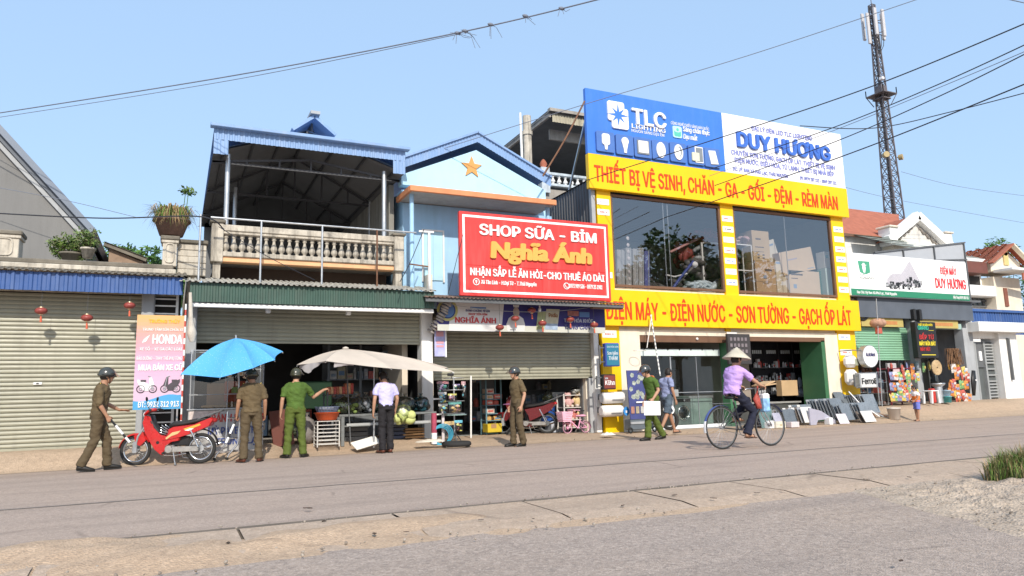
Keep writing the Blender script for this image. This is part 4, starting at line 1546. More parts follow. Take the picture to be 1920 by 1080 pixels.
mb.text('CÔNG NGHỆ CHIẾU SÁNG HÀN QUỐC',x_(1258,235),x_(1329,242),z_(1293,239),.09,BBY,.012,TXTWHITE,.0)
mb.text('Sáng chân thực',x_(1280,245),x_(1330,252),z_(1303,250),.15,BBY,.012,TXTWHITE,.03,.12)
mb.text('Dịu mắt',x_(1281,258),x_(1307,262),z_(1293,262),.15,BBY,.012,TXTWHITE,.03,.12)
q0,q1=bp(1260,236),bp(1278,259)
GS=mat('advert_green',(.1,.48,.38),.5,.05)
plaque(mb,rrect(q0[0],q1[0],q1[1]-.02,q0[1]+.0,.05),BBY,.03,mat('advert_pale',(.45,.75,.8),.5,.03))
plaque(mb,rrect(q0[0]+.04,q1[0]-.04,q1[1]+.02,q0[1]-.04,.05),BBY,.035,GS)
exx,ezz=(q0[0]+q1[0])/2,(q0[1]+q1[1])/2+.06
plaque(mb,[(exx+.14*math.cos(a),ezz+.085*math.sin(a))for a in[PI*i/9 for i in range(18)]],BBY,.04,mat('advert_pale',(.45,.75,.8)))
plaque(mb,[(exx+.05*math.cos(a),ezz+.05*math.sin(a))for a in[PI*i/8 for i in range(16)]],BBY,.045,GS)
part(mb,'lettering',tb)
TILEB=mat('icon_tile_blue',(.08,.17,.45),.35,.05)
ICG=mat('icon_grey',(.2,.22,.24),.5,.1)
for k,(cx,cy)in enumerate(((1133,267),(1169,273),(1203,278),(1236,283),(1269,287),(1303,292),(1333,297))):
 c=at(cx,cy,BBY)
 hw,hh=.30,.30
 X,Z=c.x,c.z
 mb=MB(TILEB)
 plaque(mb,rrect(X-hw,X+hw,Z-hh,Z+hh,.05),BBY,.07,TILEB)
 y=BBY-.07
 if k==0:
  plaque(mb,rrect(X-.13,X+.13,Z-.1,Z+.23,.07),y,.03,TXTWHITE)
  plaque(mb,[(X-.06,Z-.09),(X+.06,Z-.09),(X+.03,Z-.24),(X-.03,Z-.24)][::-1],y,.028,TXTWHITE)
 elif k==1:
  plaque(mb,[(X+.12*math.cos(a),Z+.1+.12*math.sin(a))for a in[PI*i/10 for i in range(20)]],y,.03,TXTWHITE)
  plaque(mb,[(X-.1,Z+.04),(X-.05,Z-.15),(X+.05,Z-.15),(X+.1,Z+.04)],y,.028,TXTWHITE)
  plaque(mb,[(X-.05,Z-.15),(X-.04,Z-.25),(X+.04,Z-.25),(X+.05,Z-.15)],y,.027,PLATE)
 elif k==2:
  plaque(mb,rrect(X-.21,X+.21,Z-.21,Z+.21,.02),y,.02,ICG)
  plaque(mb,rrect(X-.17,X+.17,Z-.17,Z+.19,.02),y,.03,TXTWHITE)
 elif k==3:
  plaque(mb,[(X+.16*math.cos(a),Z+.24*math.sin(a))for a in[PI*i/12 for i in range(24)]],y,.03,TXTWHITE)
 elif k==4:
  plaque(mb,[(X+.16*math.cos(a),Z+.24*math.sin(a))for a in[PI*i/12 for i in range(24)]],y,.03,TXTWHITE)
  plaque(mb,[(X+.03+.08*math.cos(a),Z+.02+.16*math.sin(a))for a in[PI*i/12 for i in range(24)]],y,.034,ICG)
  plaque(mb,[(X+.0+.06*math.cos(a),Z+.0+.14*math.sin(a))for a in[PI*i/12 for i in range(24)]],y,.038,TXTWHITE)
 elif k==5:
  plaque(mb,rrect(X-.06,X+.24,Z-.24,Z+.26,.01),y,.02,TXTWHITE)
  plaque(mb,rrect(X-.03,X+.22,Z-.21,Z+.23,.01),y,.025,ICG)
  plaque(mb,rrect(X-.19,X+.08,Z-.2,Z+.06,.02),y,.04,mat('icon_pale',(.62,.62,.45),.5))
 else:
  plaque(mb,[(X-.17,Z+.2),(X-.08,Z-.22),(X+.2,Z-.2),(X+.1,Z+.22)],y,.03,TXTWHITE)
 part(mb,'lamp_picture',tb)
mb=MB(TXTBLUE)
def wt(st,p0,p1,base,cap,m,bold,d=.012):
 mb.text(st,x_(*p0),x_(*p1),z_(*base),cap,BBY,d,m,bold)
LIL=mat('pale_blue_letter',(.24,.27,.58),.5)
wt('ĐẠI LÝ ĐÈN LED TLC LIGHTING',(1409,245),(1522,262),(1466,254),.145,LIL,.025)
zb=bp(1466,297)[1]
wt('DUY HƯƠNG',(1381,275),(1556,300),(1466,288),.47,TXTBLUE,.07,.06)
wt('CHUYÊN SƠN TƯỜNG, GẠCH ỐP LÁT, THIẾT BỊ VỆ SINH',(1371,290),(1565,316),(1468,304),.15,LIL,.025)
wt('ĐIỆN NƯỚC, ĐIỀU HÒA, TỦ LẠNH, THIẾT BỊ NHÀ BẾP',(1377,303),(1563,329),(1468,317),.15,LIL,.025)
wt('ĐC: UỶ BAN XÃ PHÚ LẠC, THÁI NGUYÊN',(1374,318),(1477,332),(1425,326.5),.11,LIL,.02)
wt('ĐT: 0979 207 111 - 0359 207 111',(1500,335),(1568,345),(1534,341.5),.11,LIL,.02)
part(mb,'lettering',tb)
ub=T('shop_sign','yellow sign band with red words about bathroom fittings and bedding, under the billboard','sign',(15.4,BBY,6.78))
mb=MB(YELLOW)
mb.box(bX0,bX1+.02,BBY-.02,BBY+.14,6.77,bZ0-.004,YELLOW,.006)
part(mb,'panel',ub)
mb=MB(TXTRED)
y=BBY-.02
A,B=at(1115,342,y),at(1572,400,y)
mb.text('THIẾT BỊ VỆ SINH, CHĂN - GA - GỐI - ĐỆM - RÈM MÀN',A.x,B.x,6.99,.45,y,.008,TXTRED,.035)
part(mb,'lettering',ub)
lb=T('shop_sign','yellow sign band with red words about electrics, paint and tiles, above the shop doors','sign',(15.6,BBY,ZS0))
mb=MB(YELLOW)
mb.box(10.66,20.62,YY-.2,YY+.05,ZS0,ZS1,YELLOW,.006)
part(mb,'panel',lb)
mb=MB(TXTRED)
y=YY-.2
A,B=at(1137,605,y),at(1597,610,y)
mb.text('ĐIỆN MÁY - ĐIỆN NƯỚC - SƠN TƯỜNG - GẠCH ỐP LÁT',A.x,B.x,at(1390,606,y).z+.03,.48,y,.008,TXTRED,.035)
part(mb,'lettering',lb)
RYY=15.32
r0,r1=at(862,395,RYY),at(1145,565,RYY)
rz0=(at(862,552,RYY).z+at(1145,566,RYY).z)/2
rz1=(at(862,395,RYY).z+at(1142,421,RYY).z)/2
rx0,rx1=at(862,470,RYY).x,at(1143,490,RYY).x
rb=T('shop_sign','big red board with white frame line and gold script over the milk shop','sign',((rx0+rx1)/2,RYY,rz0))
mb=MB(RED)
mb.box(rx0,rx1,RYY,RYY+.1,rz0,rz1,RED,.008)
for x in(lerp(rx0,rx1,.2),lerp(rx0,rx1,.52),lerp(rx0,rx1,.82)):
 mb.box(x-.004,x+.004,RYY-.003,RYY,rz0+.14,rz1-.14,mat('red_seam',(.4,.02,.02),.6))
mb.box(rx0+.14,rx1-.14,RYY-.0035,RYY,lerp(rz0,rz1,.36),lerp(rz0,rz1,.366),mat('red_seam',(.4,.02,.02)))
part(mb,'panel',rb)
mb=MB(TXTWHITE)
i,w=.075,.055
for a in((rx0+i,rx1-i,rz0+i,rz0+i+w),(rx0+i,rx1-i,rz1-i-w,rz1-i),(rx0+i,rx0+i+w,rz0+i+w,rz1-i-w),(rx1-i-w,rx1-i,rz0+i+w,rz1-i-w)):
 mb.box(a[0],a[1],RYY-.006,RYY,a[2],a[3],TXTWHITE)
part(mb,'border',rb)
mb=MB(TXTWHITE)
h=rz1-rz0
X=lambda u:lerp(rx0,rx1,u)
mb.text('SHOP SỮA - BỈM',X(.12),X(.908),rz0+h*.735,h*.125,RYY,.025,TXTWHITE,.055)
mb.text('NHẬN SẮP LỄ ĂN HỎI-CHO THUÊ ÁO DÀI',X(.06),X(.952),rz0+h*.242,h*.085,RYY,.02,TXTWHITE,.05)
mb.text('Xã Tân Linh - H.Đại Từ - T.Thái Nguyên',X(.125),X(.48),rz0+h*.145,h*.045,RYY,.012,TXTWHITE,.05,.12)
mb.text('0973 999 526 - 0979 25 1981',X(.70),X(.935),rz0+h*.145,h*.05,RYY,.012,TXTWHITE,.05,.12)
for cx in(.097,.683):
 c=Vector((X(cx),RYY-.01,rz0+h*.165))
 mb.ring(c,.075,.012,(0,1,0),TXTWHITE,24,6)
 if cx<.3:
  mb.sph(c+Vector((0,0,.018)),(.028,.008,.028),TXTWHITE,10,6)
  mb.prism([(c.x-.024,c.z+.01),(c.x,c.z-.05),(c.x+.024,c.z+.01)],(0,RYY,0),XA,ZA,.012)
 else:
  mb.tube([c+Vector((-.03,0,.035)),c+Vector((-.03,0,-.005)),c+Vector((.005,0,-.035)),c+Vector((.04,0,-.03))],.012,TXTWHITE,6)
part(mb,'lettering',rb)
mb=MB(TXTGOLD)
FACE[0]=False
mb.text('Nghĩa Ánh',X(.185),X(.868),rz0+h*.465,h*.185,RYY,.045,TXTGOLD,.1,.06)
FACE[0]=True
part(mb,'gold_lettering',rb)
NY=15.9
n0,n1=at(826,562,NY),at(1132,568,NY)
nz1=at(960,566,NY).z;nz0=at(960,622,NY).z
nx0,nx1=at(820,600,NY).x,at(1134,600,NY).x
nb_=T('shop_banner','indigo and white printed banner with certificate and milk cartons above the half raised shutter','banner',((nx0+nx1)/2,NY,nz0))
hh=nz1-nz0
X=lambda u:lerp(nx0,nx1,u)
Z=lambda v:lerp(nz0,nz1,v)
mb=MB(NAVY)
mb.box(nx0,nx1,NY,NY+.02,nz0,nz1,NAVY)
PALE=mat('banner_white',(.62,.61,.60),.6,.05)
mb.box(nx0,nx1,NY-.002,NY,nz0,Z(.2),mat('banner_cream',(.52,.52,.46),.6,.05))
mb.prism([(X(.06),Z(0)),(X(.355),Z(0)),(X(.375),Z(1)),(X(.075),Z(1))],(0,NY,0),XA,ZA,.004,PALE)
part(mb,'cloth',nb_)
mb=MB(PALE)
mb.prism([(X(.39),Z(.02)),(X(.385),Z(.25)),(X(.40),Z(.45)),(X(.425),Z(.55)),(X(.46),Z(.55)),(X(.485),Z(.45)),(X(.495),Z(.25)),(X(.49),Z(.02))],(0,NY,0),XA,ZA,.004,PALE)
mb.prism([(X(.445)+.085*math.cos(a),Z(.66)+.12*math.sin(a))for a in[PI*i/10 for i in range(20)]],(0,NY,0),XA,ZA,.005,mat('print_skin',(.42,.33,.27),.6))
mb.prism([(X(.43),Z(.82)),(X(.46),Z(.82)),(X(.463),Z(.9)),(X(.427),Z(.9))],(0,NY,0),XA,ZA,.006,PALE)
mb.box(X(.405),X(.44),NY-.006,NY-.004,Z(.05),Z(.075),BLACK)
part(mb,'portrait_print',nb_)
mb=MB(PALE)
CT=mat('carton_print',(.5,.48,.36),.6,.15,8)
mb.prism([(X(.56),Z(.08)),(X(.61),Z(.1)),(X(.625),Z(.72)),(X(.575),Z(.68))],(0,NY,0),XA,ZA,.004,mat('carton_green',(.35,.38,.2),.6,.2,8))
mb.prism([(X(.612),Z(.1)),(X(.69),Z(.08)),(X(.71),Z(.8)),(X(.628),Z(.8))],(0,NY,0),XA,ZA,.005,CT)
mb.text('Pedia',X(.64),X(.695),Z(.52),.1,NY-.005,.003,mat('print_brown',(.28,.12,.05),.6),.03)
mb.prism([(X(.614),Z(.1)),(X(.692),Z(.08)),(X(.695),Z(.3)),(X(.617),Z(.3))],(0,NY,0),XA,ZA,.0065,mat('carton_blue',(.3,.38,.5),.6,.3,8))
part(mb,'carton_print',nb_)
mb=MB(TXTRED)
mb.text('NGHĨA ÁNH',X(.095),X(.325),Z(.27),hh*.17,NY-.004,.004,mat('print_red',(.48,.05,.05),.6),.06)
mb.text('SHOP SỮA BỈM',X(.17),X(.275),Z(.52),hh*.065,NY-.004,.003,mat('print_red',(.48,.05,.05)),.03)
PB=mat('print_indigo',(.1,.1,.22),.6)
mb.text('BẢNG CHỨNG NHẬN',X(.155),X(.29),Z(.63),hh*.07,NY-.004,.003,PB,.02)
mb.box(X(.18),X(.27),NY-.007,NY-.004,Z(.74),Z(.79),mat('print_blue',(.1,.2,.42),.6))
mb.text('TIÊU HÓA KHỎE',X(.735),X(.92),Z(.36),hh*.12,NY,.004,mat('print_pale',(.42,.42,.5),.6),.05)
mb.text('TĂNG CÂN',X(.735),X(.9),Z(.12),hh*.15,NY-.002,.004,PB,.05,.12)
mb.box(X(.76),X(.83),NY-.004,NY,Z(.58),Z(.76),mat('print_brick',(.36,.14,.12),.6,.3,10))
mb.box(X(.835),X(.9),NY-.004,NY,Z(.55),Z(.73),mat('print_blue',(.1,.2,.42)))
c=Vector((X(.055),NY-.008,Z(.66)))
for r,m in((.26,mat('print_gold',(.45,.4,.15),.6)),(.20,mat('print_navy',(.03,.06,.2),.6)),(.17,mat('print_blue',(.1,.2,.42)))):
 mb.prism([(c.x+r*math.cos(a),c.z+r*math.sin(a))for a in[PI*i/14 for i in range(28)]],(0,NY,0),XA,ZA,.02-r*.05,m)
part(mb,'lettering',nb_)
HYY=15.36
h0,h1=at(258,590,HYY),at(348,766,HYY)
hx0,hx1,hz0,hz1=at(253,680,HYY).x,at(345,680,HYY).x,h1.z,h0.z
hb=T('sign_board','tall pink and orange motorbike repair board with a sky blue foot, beside the left shutter','sign',((hx0+hx1)/2,HYY,hz0))
HX=lambda u:lerp(hx0,hx1,u)
HZ=lambda v:lerp(hz0,hz1,v)
mb=MB(PLATE)
mb.box(hx0,hx1,HYY,HYY+.03,hz0,hz1,STEEL)
bands=[(0,(.1,.34,.6)),(.17,(.62,.44,.56)),(.45,(.60,.36,.50)),(.66,(.64,.32,.36)),(.8,(.66,.33,.28)),(.9,(.67,.36,.18)),(1.0,(.68,.38,.13))]
n=26
def bcol(v):
 for(a,ca),(b,cb)in zip(bands[1:],bands[2:]):
  if v<=b:
   return[lerp(p,q,max(0,(v-a)/(b-a)))for p,q in zip(ca,cb)]
 return bands[-1][1]
for k in range(n):
 a,b=k/n,(k+1)/n
 m=mat('board_print_%d'%k,tuple(bcol(a)),.45,.03)
 mb.add([(HX(0),HYY-.003,HZ(a)),(HX(1),HYY-.003,HZ(a)),(HX(1),HYY-.003,HZ(b)),(HX(0),HYY-.003,HZ(b))],[(0,1,2,3)],m)
SKYB=mat('board_sky_blue',(.08,.34,.62),.45,.04)
mb.prism([(HX(0),HZ(0)),(HX(1),HZ(0)),(HX(1),HZ(.15))]+[(HX(1-i/10),HZ(.12+.035*math.sin(5*(1-i/10)-2.2)))for i in range(1,11)],(0,HYY-.003,0),XA,ZA,.003,SKYB)
part(mb,'panel',hb)
mb=MB(TXTWHITE)
y=HYY-.004
mb.text('TRƯỜNG THỦY',HX(.24),HX(.88),HZ(.915),.065,y,.004,mat('board_yellow',(.8,.45,.02),.5),.04)
mb.text('TRUNG TÂM SỬA CHỮA XE',HX(.12),HX(.96),HZ(.83),.05,y,.004,TXTWHITE,.03)
mb.text('HONDA',HX(.33),HX(.95),HZ(.695),.165,y,.004,TXTWHITE,.06)
mb.prism([(HX(.12),HZ(.7)),(HX(.2),HZ(.715)),(HX(.28),HZ(.79)),(HX(.23),HZ(.77)),(HX(.2),HZ(.76)),(HX(.15),HZ(.735))],(0,y,0),XA,ZA,.004,TXTWHITE)
mb.text('XE SỐ - XE GA CÁC LOẠI',HX(.08),HX(.95),HZ(.62),.055,y,.004,TXTWHITE,.03)
mb.text('BẢO DƯỠNG - THAY THẾ PHỤ TÙNG',HX(.03),HX(.96),HZ(.52),.06,y,.004,TXTWHITE,.03)
mb.text('MUA BÁN XE CŨ',HX(.07),HX(.97),HZ(.41),.105,y,.004,TXTWHITE,.06)
y2=HYY-.008
mb.text('ĐT: 0932 312 913',HX(.1),HX(.93),HZ(.025),.1,y2,.004,TXTWHITE,.05)
part(mb,'lettering',hb)
mb=MB(BLACK)
GR1,GR2=mat('print_grey',(.35,.36,.38),.6),mat('print_dark',(.07,.06,.07),.6)
for s,cx,body in((1,.26,PLATE),(-1,.74,GR2)):
 for d in(-.12,.12):
  c=(HX(cx+d),HYY-.01,HZ(.215))
  mb.ring(c,.066,.009,(0,1,0),GR2,20,5)
  mb.ring(c,.025,.008,(0,1,0),GR1,12,5)
 mb.prism([(HX(cx-.19*s),HZ(.285)),(HX(cx-.12*s),HZ(.225)),(HX(cx-.05*s),HZ(.195)),(HX(cx+.05*s),HZ(.195)),(HX(cx+.10*s),HZ(.25)),(HX(cx+.15*s),HZ(.255)),(HX(cx+.09*s),HZ(.34)),(HX(cx+.05*s),HZ(.335)),(HX(cx+.05*s),HZ(.255)),(HX(cx-.02*s),HZ(.28)),(HX(cx-.19*s),HZ(.315))],(0,HYY-.006,0),XA,ZA,.01,body)
 mb.box(HX(cx-.13*s),HX(cx-.02*s),HYY-.02,HYY-.008,HZ(.29),HZ(.31),GR2)
 mb.tube([(HX(cx+.12*s),HYY-.01,HZ(.215)),(HX(cx+.075*s),HYY-.01,HZ(.34)),(HX(cx+.02*s),HYY-.01,HZ(.35))],.01,GR1,5)
part(mb,'motorbike_print',hb)
STRIPE=mat('pole_red',(.5,.08,.06),.5)
def striped_pole(name,label,a,b,r,n,m1,m2,**kw):
 a,b=Vector(a),Vector(b)
 mb=MB(m1)
 for i in range(n):
  mb.tube([lerp(a,b,i/n),lerp(a,b,(i+1)/n)],r,m1 if i%2 else m2,8,caps=False)
 return solo(mb,name,label,'pole',a,**kw)
p0,p1=at(339,800,15.2),at(346,570,15.2)
striped_pole('striped_pole','thin white pole with red stripes standing before the pink repair board',(p0.x,15.2,.12),(p0.x-.0,15.2,p1.z),.017,26,WHITE,STRIPE)
mb=MB(mat('rolled_canvas',(.5,.45,.38),.9,.2,6,.4,40))
p=at(354,620,15.3)
mb.tube([(p.x,15.3,p.z+.75),(p.x+.03,15.3,p.z+.2),(p.x+.06,15.28,p.z-.05),(p.x+.07,15.28,p.z-.22)],[.03,.045,.09,.05],None,8)
solo(mb,'rolled_canvas','rolled grey canvas hanging from the eave beside the striped pole','canvas',(p.x,15.3,p.z))
p0,p1=at(807,600,16.2),at(818,668,16.2)
vsn=T('hanging_sign','narrow faded pink and blue sign fixed on edge to the white pillar','sign',(p0.x,16.2,p1.z))
mb=MB(PLATE)
mb.box(5.62,5.88,16.22,16.26,p1.z,p0.z,mat('faded_print',(.42,.42,.68),.6,.25,4))
mb.box(5.88,5.91,16.2,16.28,p1.z-.02,p0.z+.02,PLATE)
part(mb,'panel',vsn)
mb=MB(mat('faded_red_print',(.6,.3,.34),.6))
for z,h in((.55,.12),(.35,.06),(.75,.08),(.25,.05)):
 zz=lerp(p1.z,p0.z,z)
 mb.box(5.66,5.84,16.214,16.22,zz,zz+h)
part(mb,'print',vsn)
def light_box(label,px,py,w,h,y,face,side,texts,deep=.16):
 c=at(px,py,y)
 t=T('light_box_sign',label,'sign',(c.x,y,c.z-h/2))
 mb=MB(side)
 mb.box(c.x-w/2,c.x+w/2,y,y+deep,c.z-h/2,c.z+h/2,side,.02)
 part(mb,'case',t)
 mb=MB(face)
 mb.prism(rrect(c.x-w/2+.03,c.x+w/2-.03,c.z-h/2+.03,c.z+h/2-.03,.02),(0,y,0),XA,ZA,.004,face)
 part(mb,'face',t)
 mb=MB(TXTWHITE)
 for(st,u0,u1,v,cp,m,bold)in texts:
  mb.text(st,c.x-w/2+u0*w,c.x-w/2+u1*w,c.z-h/2+v*h,cp*h,y-.004,.004,m,bold)
 part(mb,'lettering',t)
 mb=MB(DARKGREY)
 for z in(-.3,.3):
  mb.bar((c.x-w/2-.14,y+deep/2,c.z+z*h),(c.x-w/2,y+deep/2,c.z+z*h),.03,.03)
 mb.bar((c.x-w/2-.14,y+deep/2,c.z-.4*h),(c.x-w/2-.14,y+deep/2,c.z+.4*h),.04,.04)
 part(mb,'bracket',t)
 return t
PG=mat('faint_white',(.6,.66,.7),.5)
light_box('teal and blue light box reading of paint, upper one on the yellow left column',1149,665,.44,.62,16.2,mat('teal_face',(.03,.17,.26),.4,.08),mat('blue_case',(.05,.09,.36),.4),(('Sơn kiểm',.1,.85,.5,.13,PG,.02),('THẨM',.18,.8,.27,.16,PG,.02),('CHUYÊN SƠN',.1,.9,.8,.07,PG,.0)))
light_box('small brown light box sign, lower one on the yellow left column',1143,716,.40,.40,16.2,mat('brown_face',(.2,.05,.04),.4,.08),BLACK,(('Köhn',.14,.88,.3,.3,PLATE,.02),('SƠN',.14,.36,.68,.1,PG,.02)))
c=at(1632,668,16.1)
t=T('light_box_sign','round white light box on the twisted pole at the right end of the yellow shop','sign',(c.x,16.1,c.z))
mb=MB(BLACK)
R=.36
mb.cyl((c.x,16.1,c.z),(c.x,16.3,c.z),R,R,STEEL,32)
part(mb,'case',t)
mb=MB(PLATE)
mb.cyl((c.x,16.09,c.z),(c.x,16.105,c.z),R*.93,R*.93,PLATE,32)
part(mb,'face',t)
mb=MB(BLACK)
mb.text('kobler',c.x-R*.58,c.x+R*.58,c.z+.0,.12,16.088,.004,mat('sign_indigo',(.06,.06,.15),.5),.05)
mb.box(c.x-R*.5,c.x+R*.5,16.084,16.09,c.z-.06,c.z-.045,GREY)
part(mb,'lettering',t)
mb=MB(DARKGREY)
mb.bar((c.x-.7,16.2,c.z+.2),(c.x,16.2,c.z+.2),.03,.03)
mb.bar((c.x-.7,16.2,c.z+.2),(c.x-.7,16.7,c.z+.2),.03,.03)
part(mb,'bracket',t)
light_box('square grey light box with bold black letters at the foot of the twisted pole',1629,713,.78,.48,16.1,mat('sign_grey',(.62,.62,.62),.5),STEEL,(('Ferroli',.08,.92,.26,.38,BLACK,.05),),.2)
mb=MB(WHITE)
pb,pt_=at(1657,690,15.9),at(1643,560,15.9)
pts=[lerp(Vector((pt_.x,15.9,pt_.z)),Vector((pb.x-.25,15.9,.45)),i/40)for i in range(41)]
mb.tube([p+Vector((.004*math.cos(i*1.6),.004*math.sin(i*1.6),0))for i,p in enumerate(pts)],.013,GREY,6)
solo(mb,'twisted_pole','thin white twisted pole with round sign and lantern near the green shutter','pole',pts[-1])
WYY=16.7
w0x,w1x=20.42,at(1815,530,WYY).x
wz1,wz0=(at(1590,468,WYY).z+at(1813,497,WYY).z)/2,(at(1591,551,WYY).z+at(1816,567,WYY).z)/2
wsn=T('shop_sign','long white shop sign with bar picture and green lower strip beside the yellow shop','sign',((w0x+w1x)/2,WYY,wz0))
WX=lambda u:lerp(w0x,w1x,u)
WZ=lambda v:lerp(wz0,wz1,v)
mb=MB(PLATE)
mb.box(w0x,w1x,WYY,WYY+.14,wz0,wz1,PLATE,.01)
mb.box(w0x+.02,w1x-.02,WYY-.004,WYY,wz0+.02,WZ(.16),GREENTXT)
part(mb,'panel',wsn)
mb=MB(TXTRED)
RT=mat('sign_red',(.68,.04,.05),.5)
mb.text('ĐIỆN MÁY',WX(.755),WX(.90),WZ(.65),.17*(wz1-wz0),WYY,.006,RT,.03)
mb.text('DUY HƯƠNG',WX(.70),WX(.975),WZ(.30),.235*(wz1-wz0),WYY,.006,RT,.05)
mb.text('Địa Chỉ: Uỷ Ban Xã Phú Lạc, Thái Nguyên',WX(.045),WX(.36),WZ(.055),.06*(wz1-wz0),WYY-.004,.004,TXTWHITE,.02)
mb.text('Điện Thoại: 0979 207 111',WX(.845),WX(.985),WZ(.05),.065*(wz1-wz0),WYY-.004,.004,TXTWHITE,.02)
for v,a,b in((.9,.045,.2),(.86,.05,.2),(.27,.06,.19),(.23,.05,.2)):
 mb.box(WX(a),WX(b),WYY-.003,WYY,WZ(v),WZ(v)+.014,LILAC)
part(mb,'lettering',wsn)
mb=MB(GREENTXT)
LG=mat('logo_green',(.07,.33,.2),.5)
mb.prism([(WX(.075),WZ(.82)),(WX(.165),WZ(.82)),(WX(.165),WZ(.56)),(WX(.12),WZ(.5)),(WX(.085),WZ(.56))][::-1],(0,WYY,0),XA,ZA,.006,LG)
cx,cz=WX(.118),WZ(.66)
mb.prism([(cx-.07,cz+.1),(cx-.08,cz-.02),(cx-.04,cz-.16),(cx+.04,cz-.16),(cx+.08,cz-.02),(cx+.07,cz+.1),(cx+.04,cz+.17),(cx-.04,cz+.17)],(0,WYY-.006,0),XA,ZA,.004,PLATE)
mb.box(cx-.12,cx+.12,WYY-.014,WYY-.01,cz+.09,cz+.11,PLATE)
mb.text('ROMAN',WX(.075),WX(.185),WZ(.42),.1*(wz1-wz0),WYY,.006,PLATE,.04)
mb.text('ROMAN',WX(.077),WX(.187),WZ(.41),.1*(wz1-wz0),WYY,.004,mat('logo_dark',(.1,.16,.13),.6),.04)
part(mb,'logo',wsn)
mb=MB(LILAC)
BARP=mat('bar_print',(.4,.38,.43),.5,.1)
rb_=random.Random(5)
N=40
for i in range(N):
 u=lerp(.29,.57,i/(N-1))
 k=i/(N-1)
 top=.36+.23*min(1,k*5)**.5 if k<.45 else lerp(.60,.93,min(1,(k-.45)/.28))if k<.75 else lerp(.93,.45,(k-.75)/.25)
 x=WX(u)
 mb.box(x-.016,x+.016,WYY-.003,WYY,WZ(.30),WZ(top*.98),BARP)
for i in range(90):
 u=rb_.uniform(.285,.57)
 x=WX(u)
 r=rb_.uniform(.02,.07)
 v=rb_.uniform(.2,.33+.1*(u>.4))
 mb.prism(rrect(x-r,x+r,WZ(v),WZ(v)+r*rb_.uniform(.8,2.4),.01,2),(0,WYY,0),XA,ZA,.004+.0001*i,rb_.choice((BLACK,DARKGREY,BLACK,GREY)))
mb.box(WX(.575),WX(.582),WYY-.004,WYY,WZ(.33),WZ(.45),DARKGREY)
part(mb,'bar_picture',wsn)
LY=16.5
l0,l1=at(1716,603,LY),at(1760,665,LY)
ld=T('display_board','black board with yellow, red and green lettering hung beside the right shop door','sign',(l0.x,LY,l1.z))
mb=MB(BLACK)
mb.box(l0.x,l1.x+.02,LY,LY+.22,l1.z-.12,l0.z,BLACK,.02)
part(mb,'case',ld)
mb=MB(TXTWHITE)
X=lambda u:lerp(l0.x,l1.x,u)
Z=lambda v:lerp(l1.z-.12,l0.z,v)
LEY,LER,LEG=mat('dot_yellow',(.75,.62,.05),.5),mat('dot_red',(.5,.04,.04),.5),mat('dot_green',(.05,.4,.28),.5)
mb.text('THIẾT BỊ ĐIỆN NƯỚC',X(.12),X(.85),Z(.89),.07,LY,.004,LEY,.02)
mb.text('GRAND',X(.08),X(.62),Z(.78),.14,LY,.004,LEG,.04)
mb.box(X(.62),X(.88),LY-.004,LY,Z(.76),Z(.77),LEY)
mb.text('BẾP TỪ',X(.12),X(.84),Z(.52),.15,LY,.004,LER,.04)
mb.text('MÁY RỬA BÁT',X(.08),X(.9),Z(.35),.13,LY,.004,LEY,.05)
mb.text('MÁY HÚT',X(.1),X(.6),Z(.2),.12,LY,.004,LER,.04)
mb.box(X(.15),X(.85),LY-.004,LY,Z(.08),Z(.1),LEY)
part(mb,'lettering',ld)
# -- people
SKIN=mat('skin',(.45,.25,.16),.55,.08,6)
SKIN2=mat('tanned_skin',(.36,.19,.115),.55,.08,6)
HAIR=mat('black_hair',(.018,.014,.012),.6,.2,20)
KHAKI=mat('brown_uniform',(.115,.082,.042),.85,.2,5,.15,300)
KHAKI2=mat('brown_uniform_trousers',(.095,.068,.037),.85,.12,8,.15,300)
GREENU=mat('green_uniform',(.07,.125,.022),.85,.22,5,.15,300)
GREENU2=mat('green_uniform_trousers',(.085,.115,.02),.85,.12,8,.15,300)
LILACSH=mat('lilac_shirt',(.52,.49,.80),.8,.05,8,.1,300)
BLACKTR=mat('black_trousers',(.017,.015,.017),.85,.15,8)
BLUESH=mat('grey_blue_shirt',(.24,.27,.42),.85,.12,8)
DENIM=mat('denim_shorts',(.075,.10,.13),.85,.3,7)
PURPLE=mat('mauve_blouse',(.48,.31,.66),.85,.06,8)
NAVYTR=mat('navy_trousers',(.016,.018,.035),.85,.15,8)
HELM=mat('helmet_paint',(.05,.052,.045),.22,.1,3,spec=.6,coat=.4)
HELM2=mat('olive_helmet_paint',(.05,.05,.03),.25,.1,3,spec=.6,coat=.4)
VISOR=glass('visor_plastic',(.75,.78,.8),.12,.05)
SHOE=mat('black_shoe',(.02,.018,.016),.4,.2)
BSHOE=mat('brown_shoe',(.11,.035,.02),.35,.2)
EYE=mat('dark_eye',(.02,.015,.012),.3)
def melt(mb,voxel,smooth,wr=0.0,seed=0.0,ws=9.0):
 """fuses overlapping pieces into one continuous surface"""
 ob=bpy.data.objects.new('fuse',mb.mesh('fuse'))
 C.objects.link(ob)
 r=ob.modifiers.new('r','REMESH')
 r.mode='VOXEL'
 r.voxel_size=voxel
 sm=ob.modifiers.new('s','SMOOTH')
 sm.factor=.5
 sm.iterations=smooth
 me=bpy.data.meshes.new_from_object(ob.evaluated_get(bpy.context.evaluated_depsgraph_get()))
 bpy.data.objects.remove(ob)
 me.materials.clear()
 if wr:
  for v in me.vertices:
   p=v.co
   q=Vector((p.x*ws,p.y*ws,p.z*ws*1.7+p.x*4+seed))
   v.co=p+v.normal*wr*(noise.noise(q)+.7*abs(noise.noise(q*2.1)))
 me.polygons.foreach_set('use_smooth',[True]*len(me.polygons))
 return me
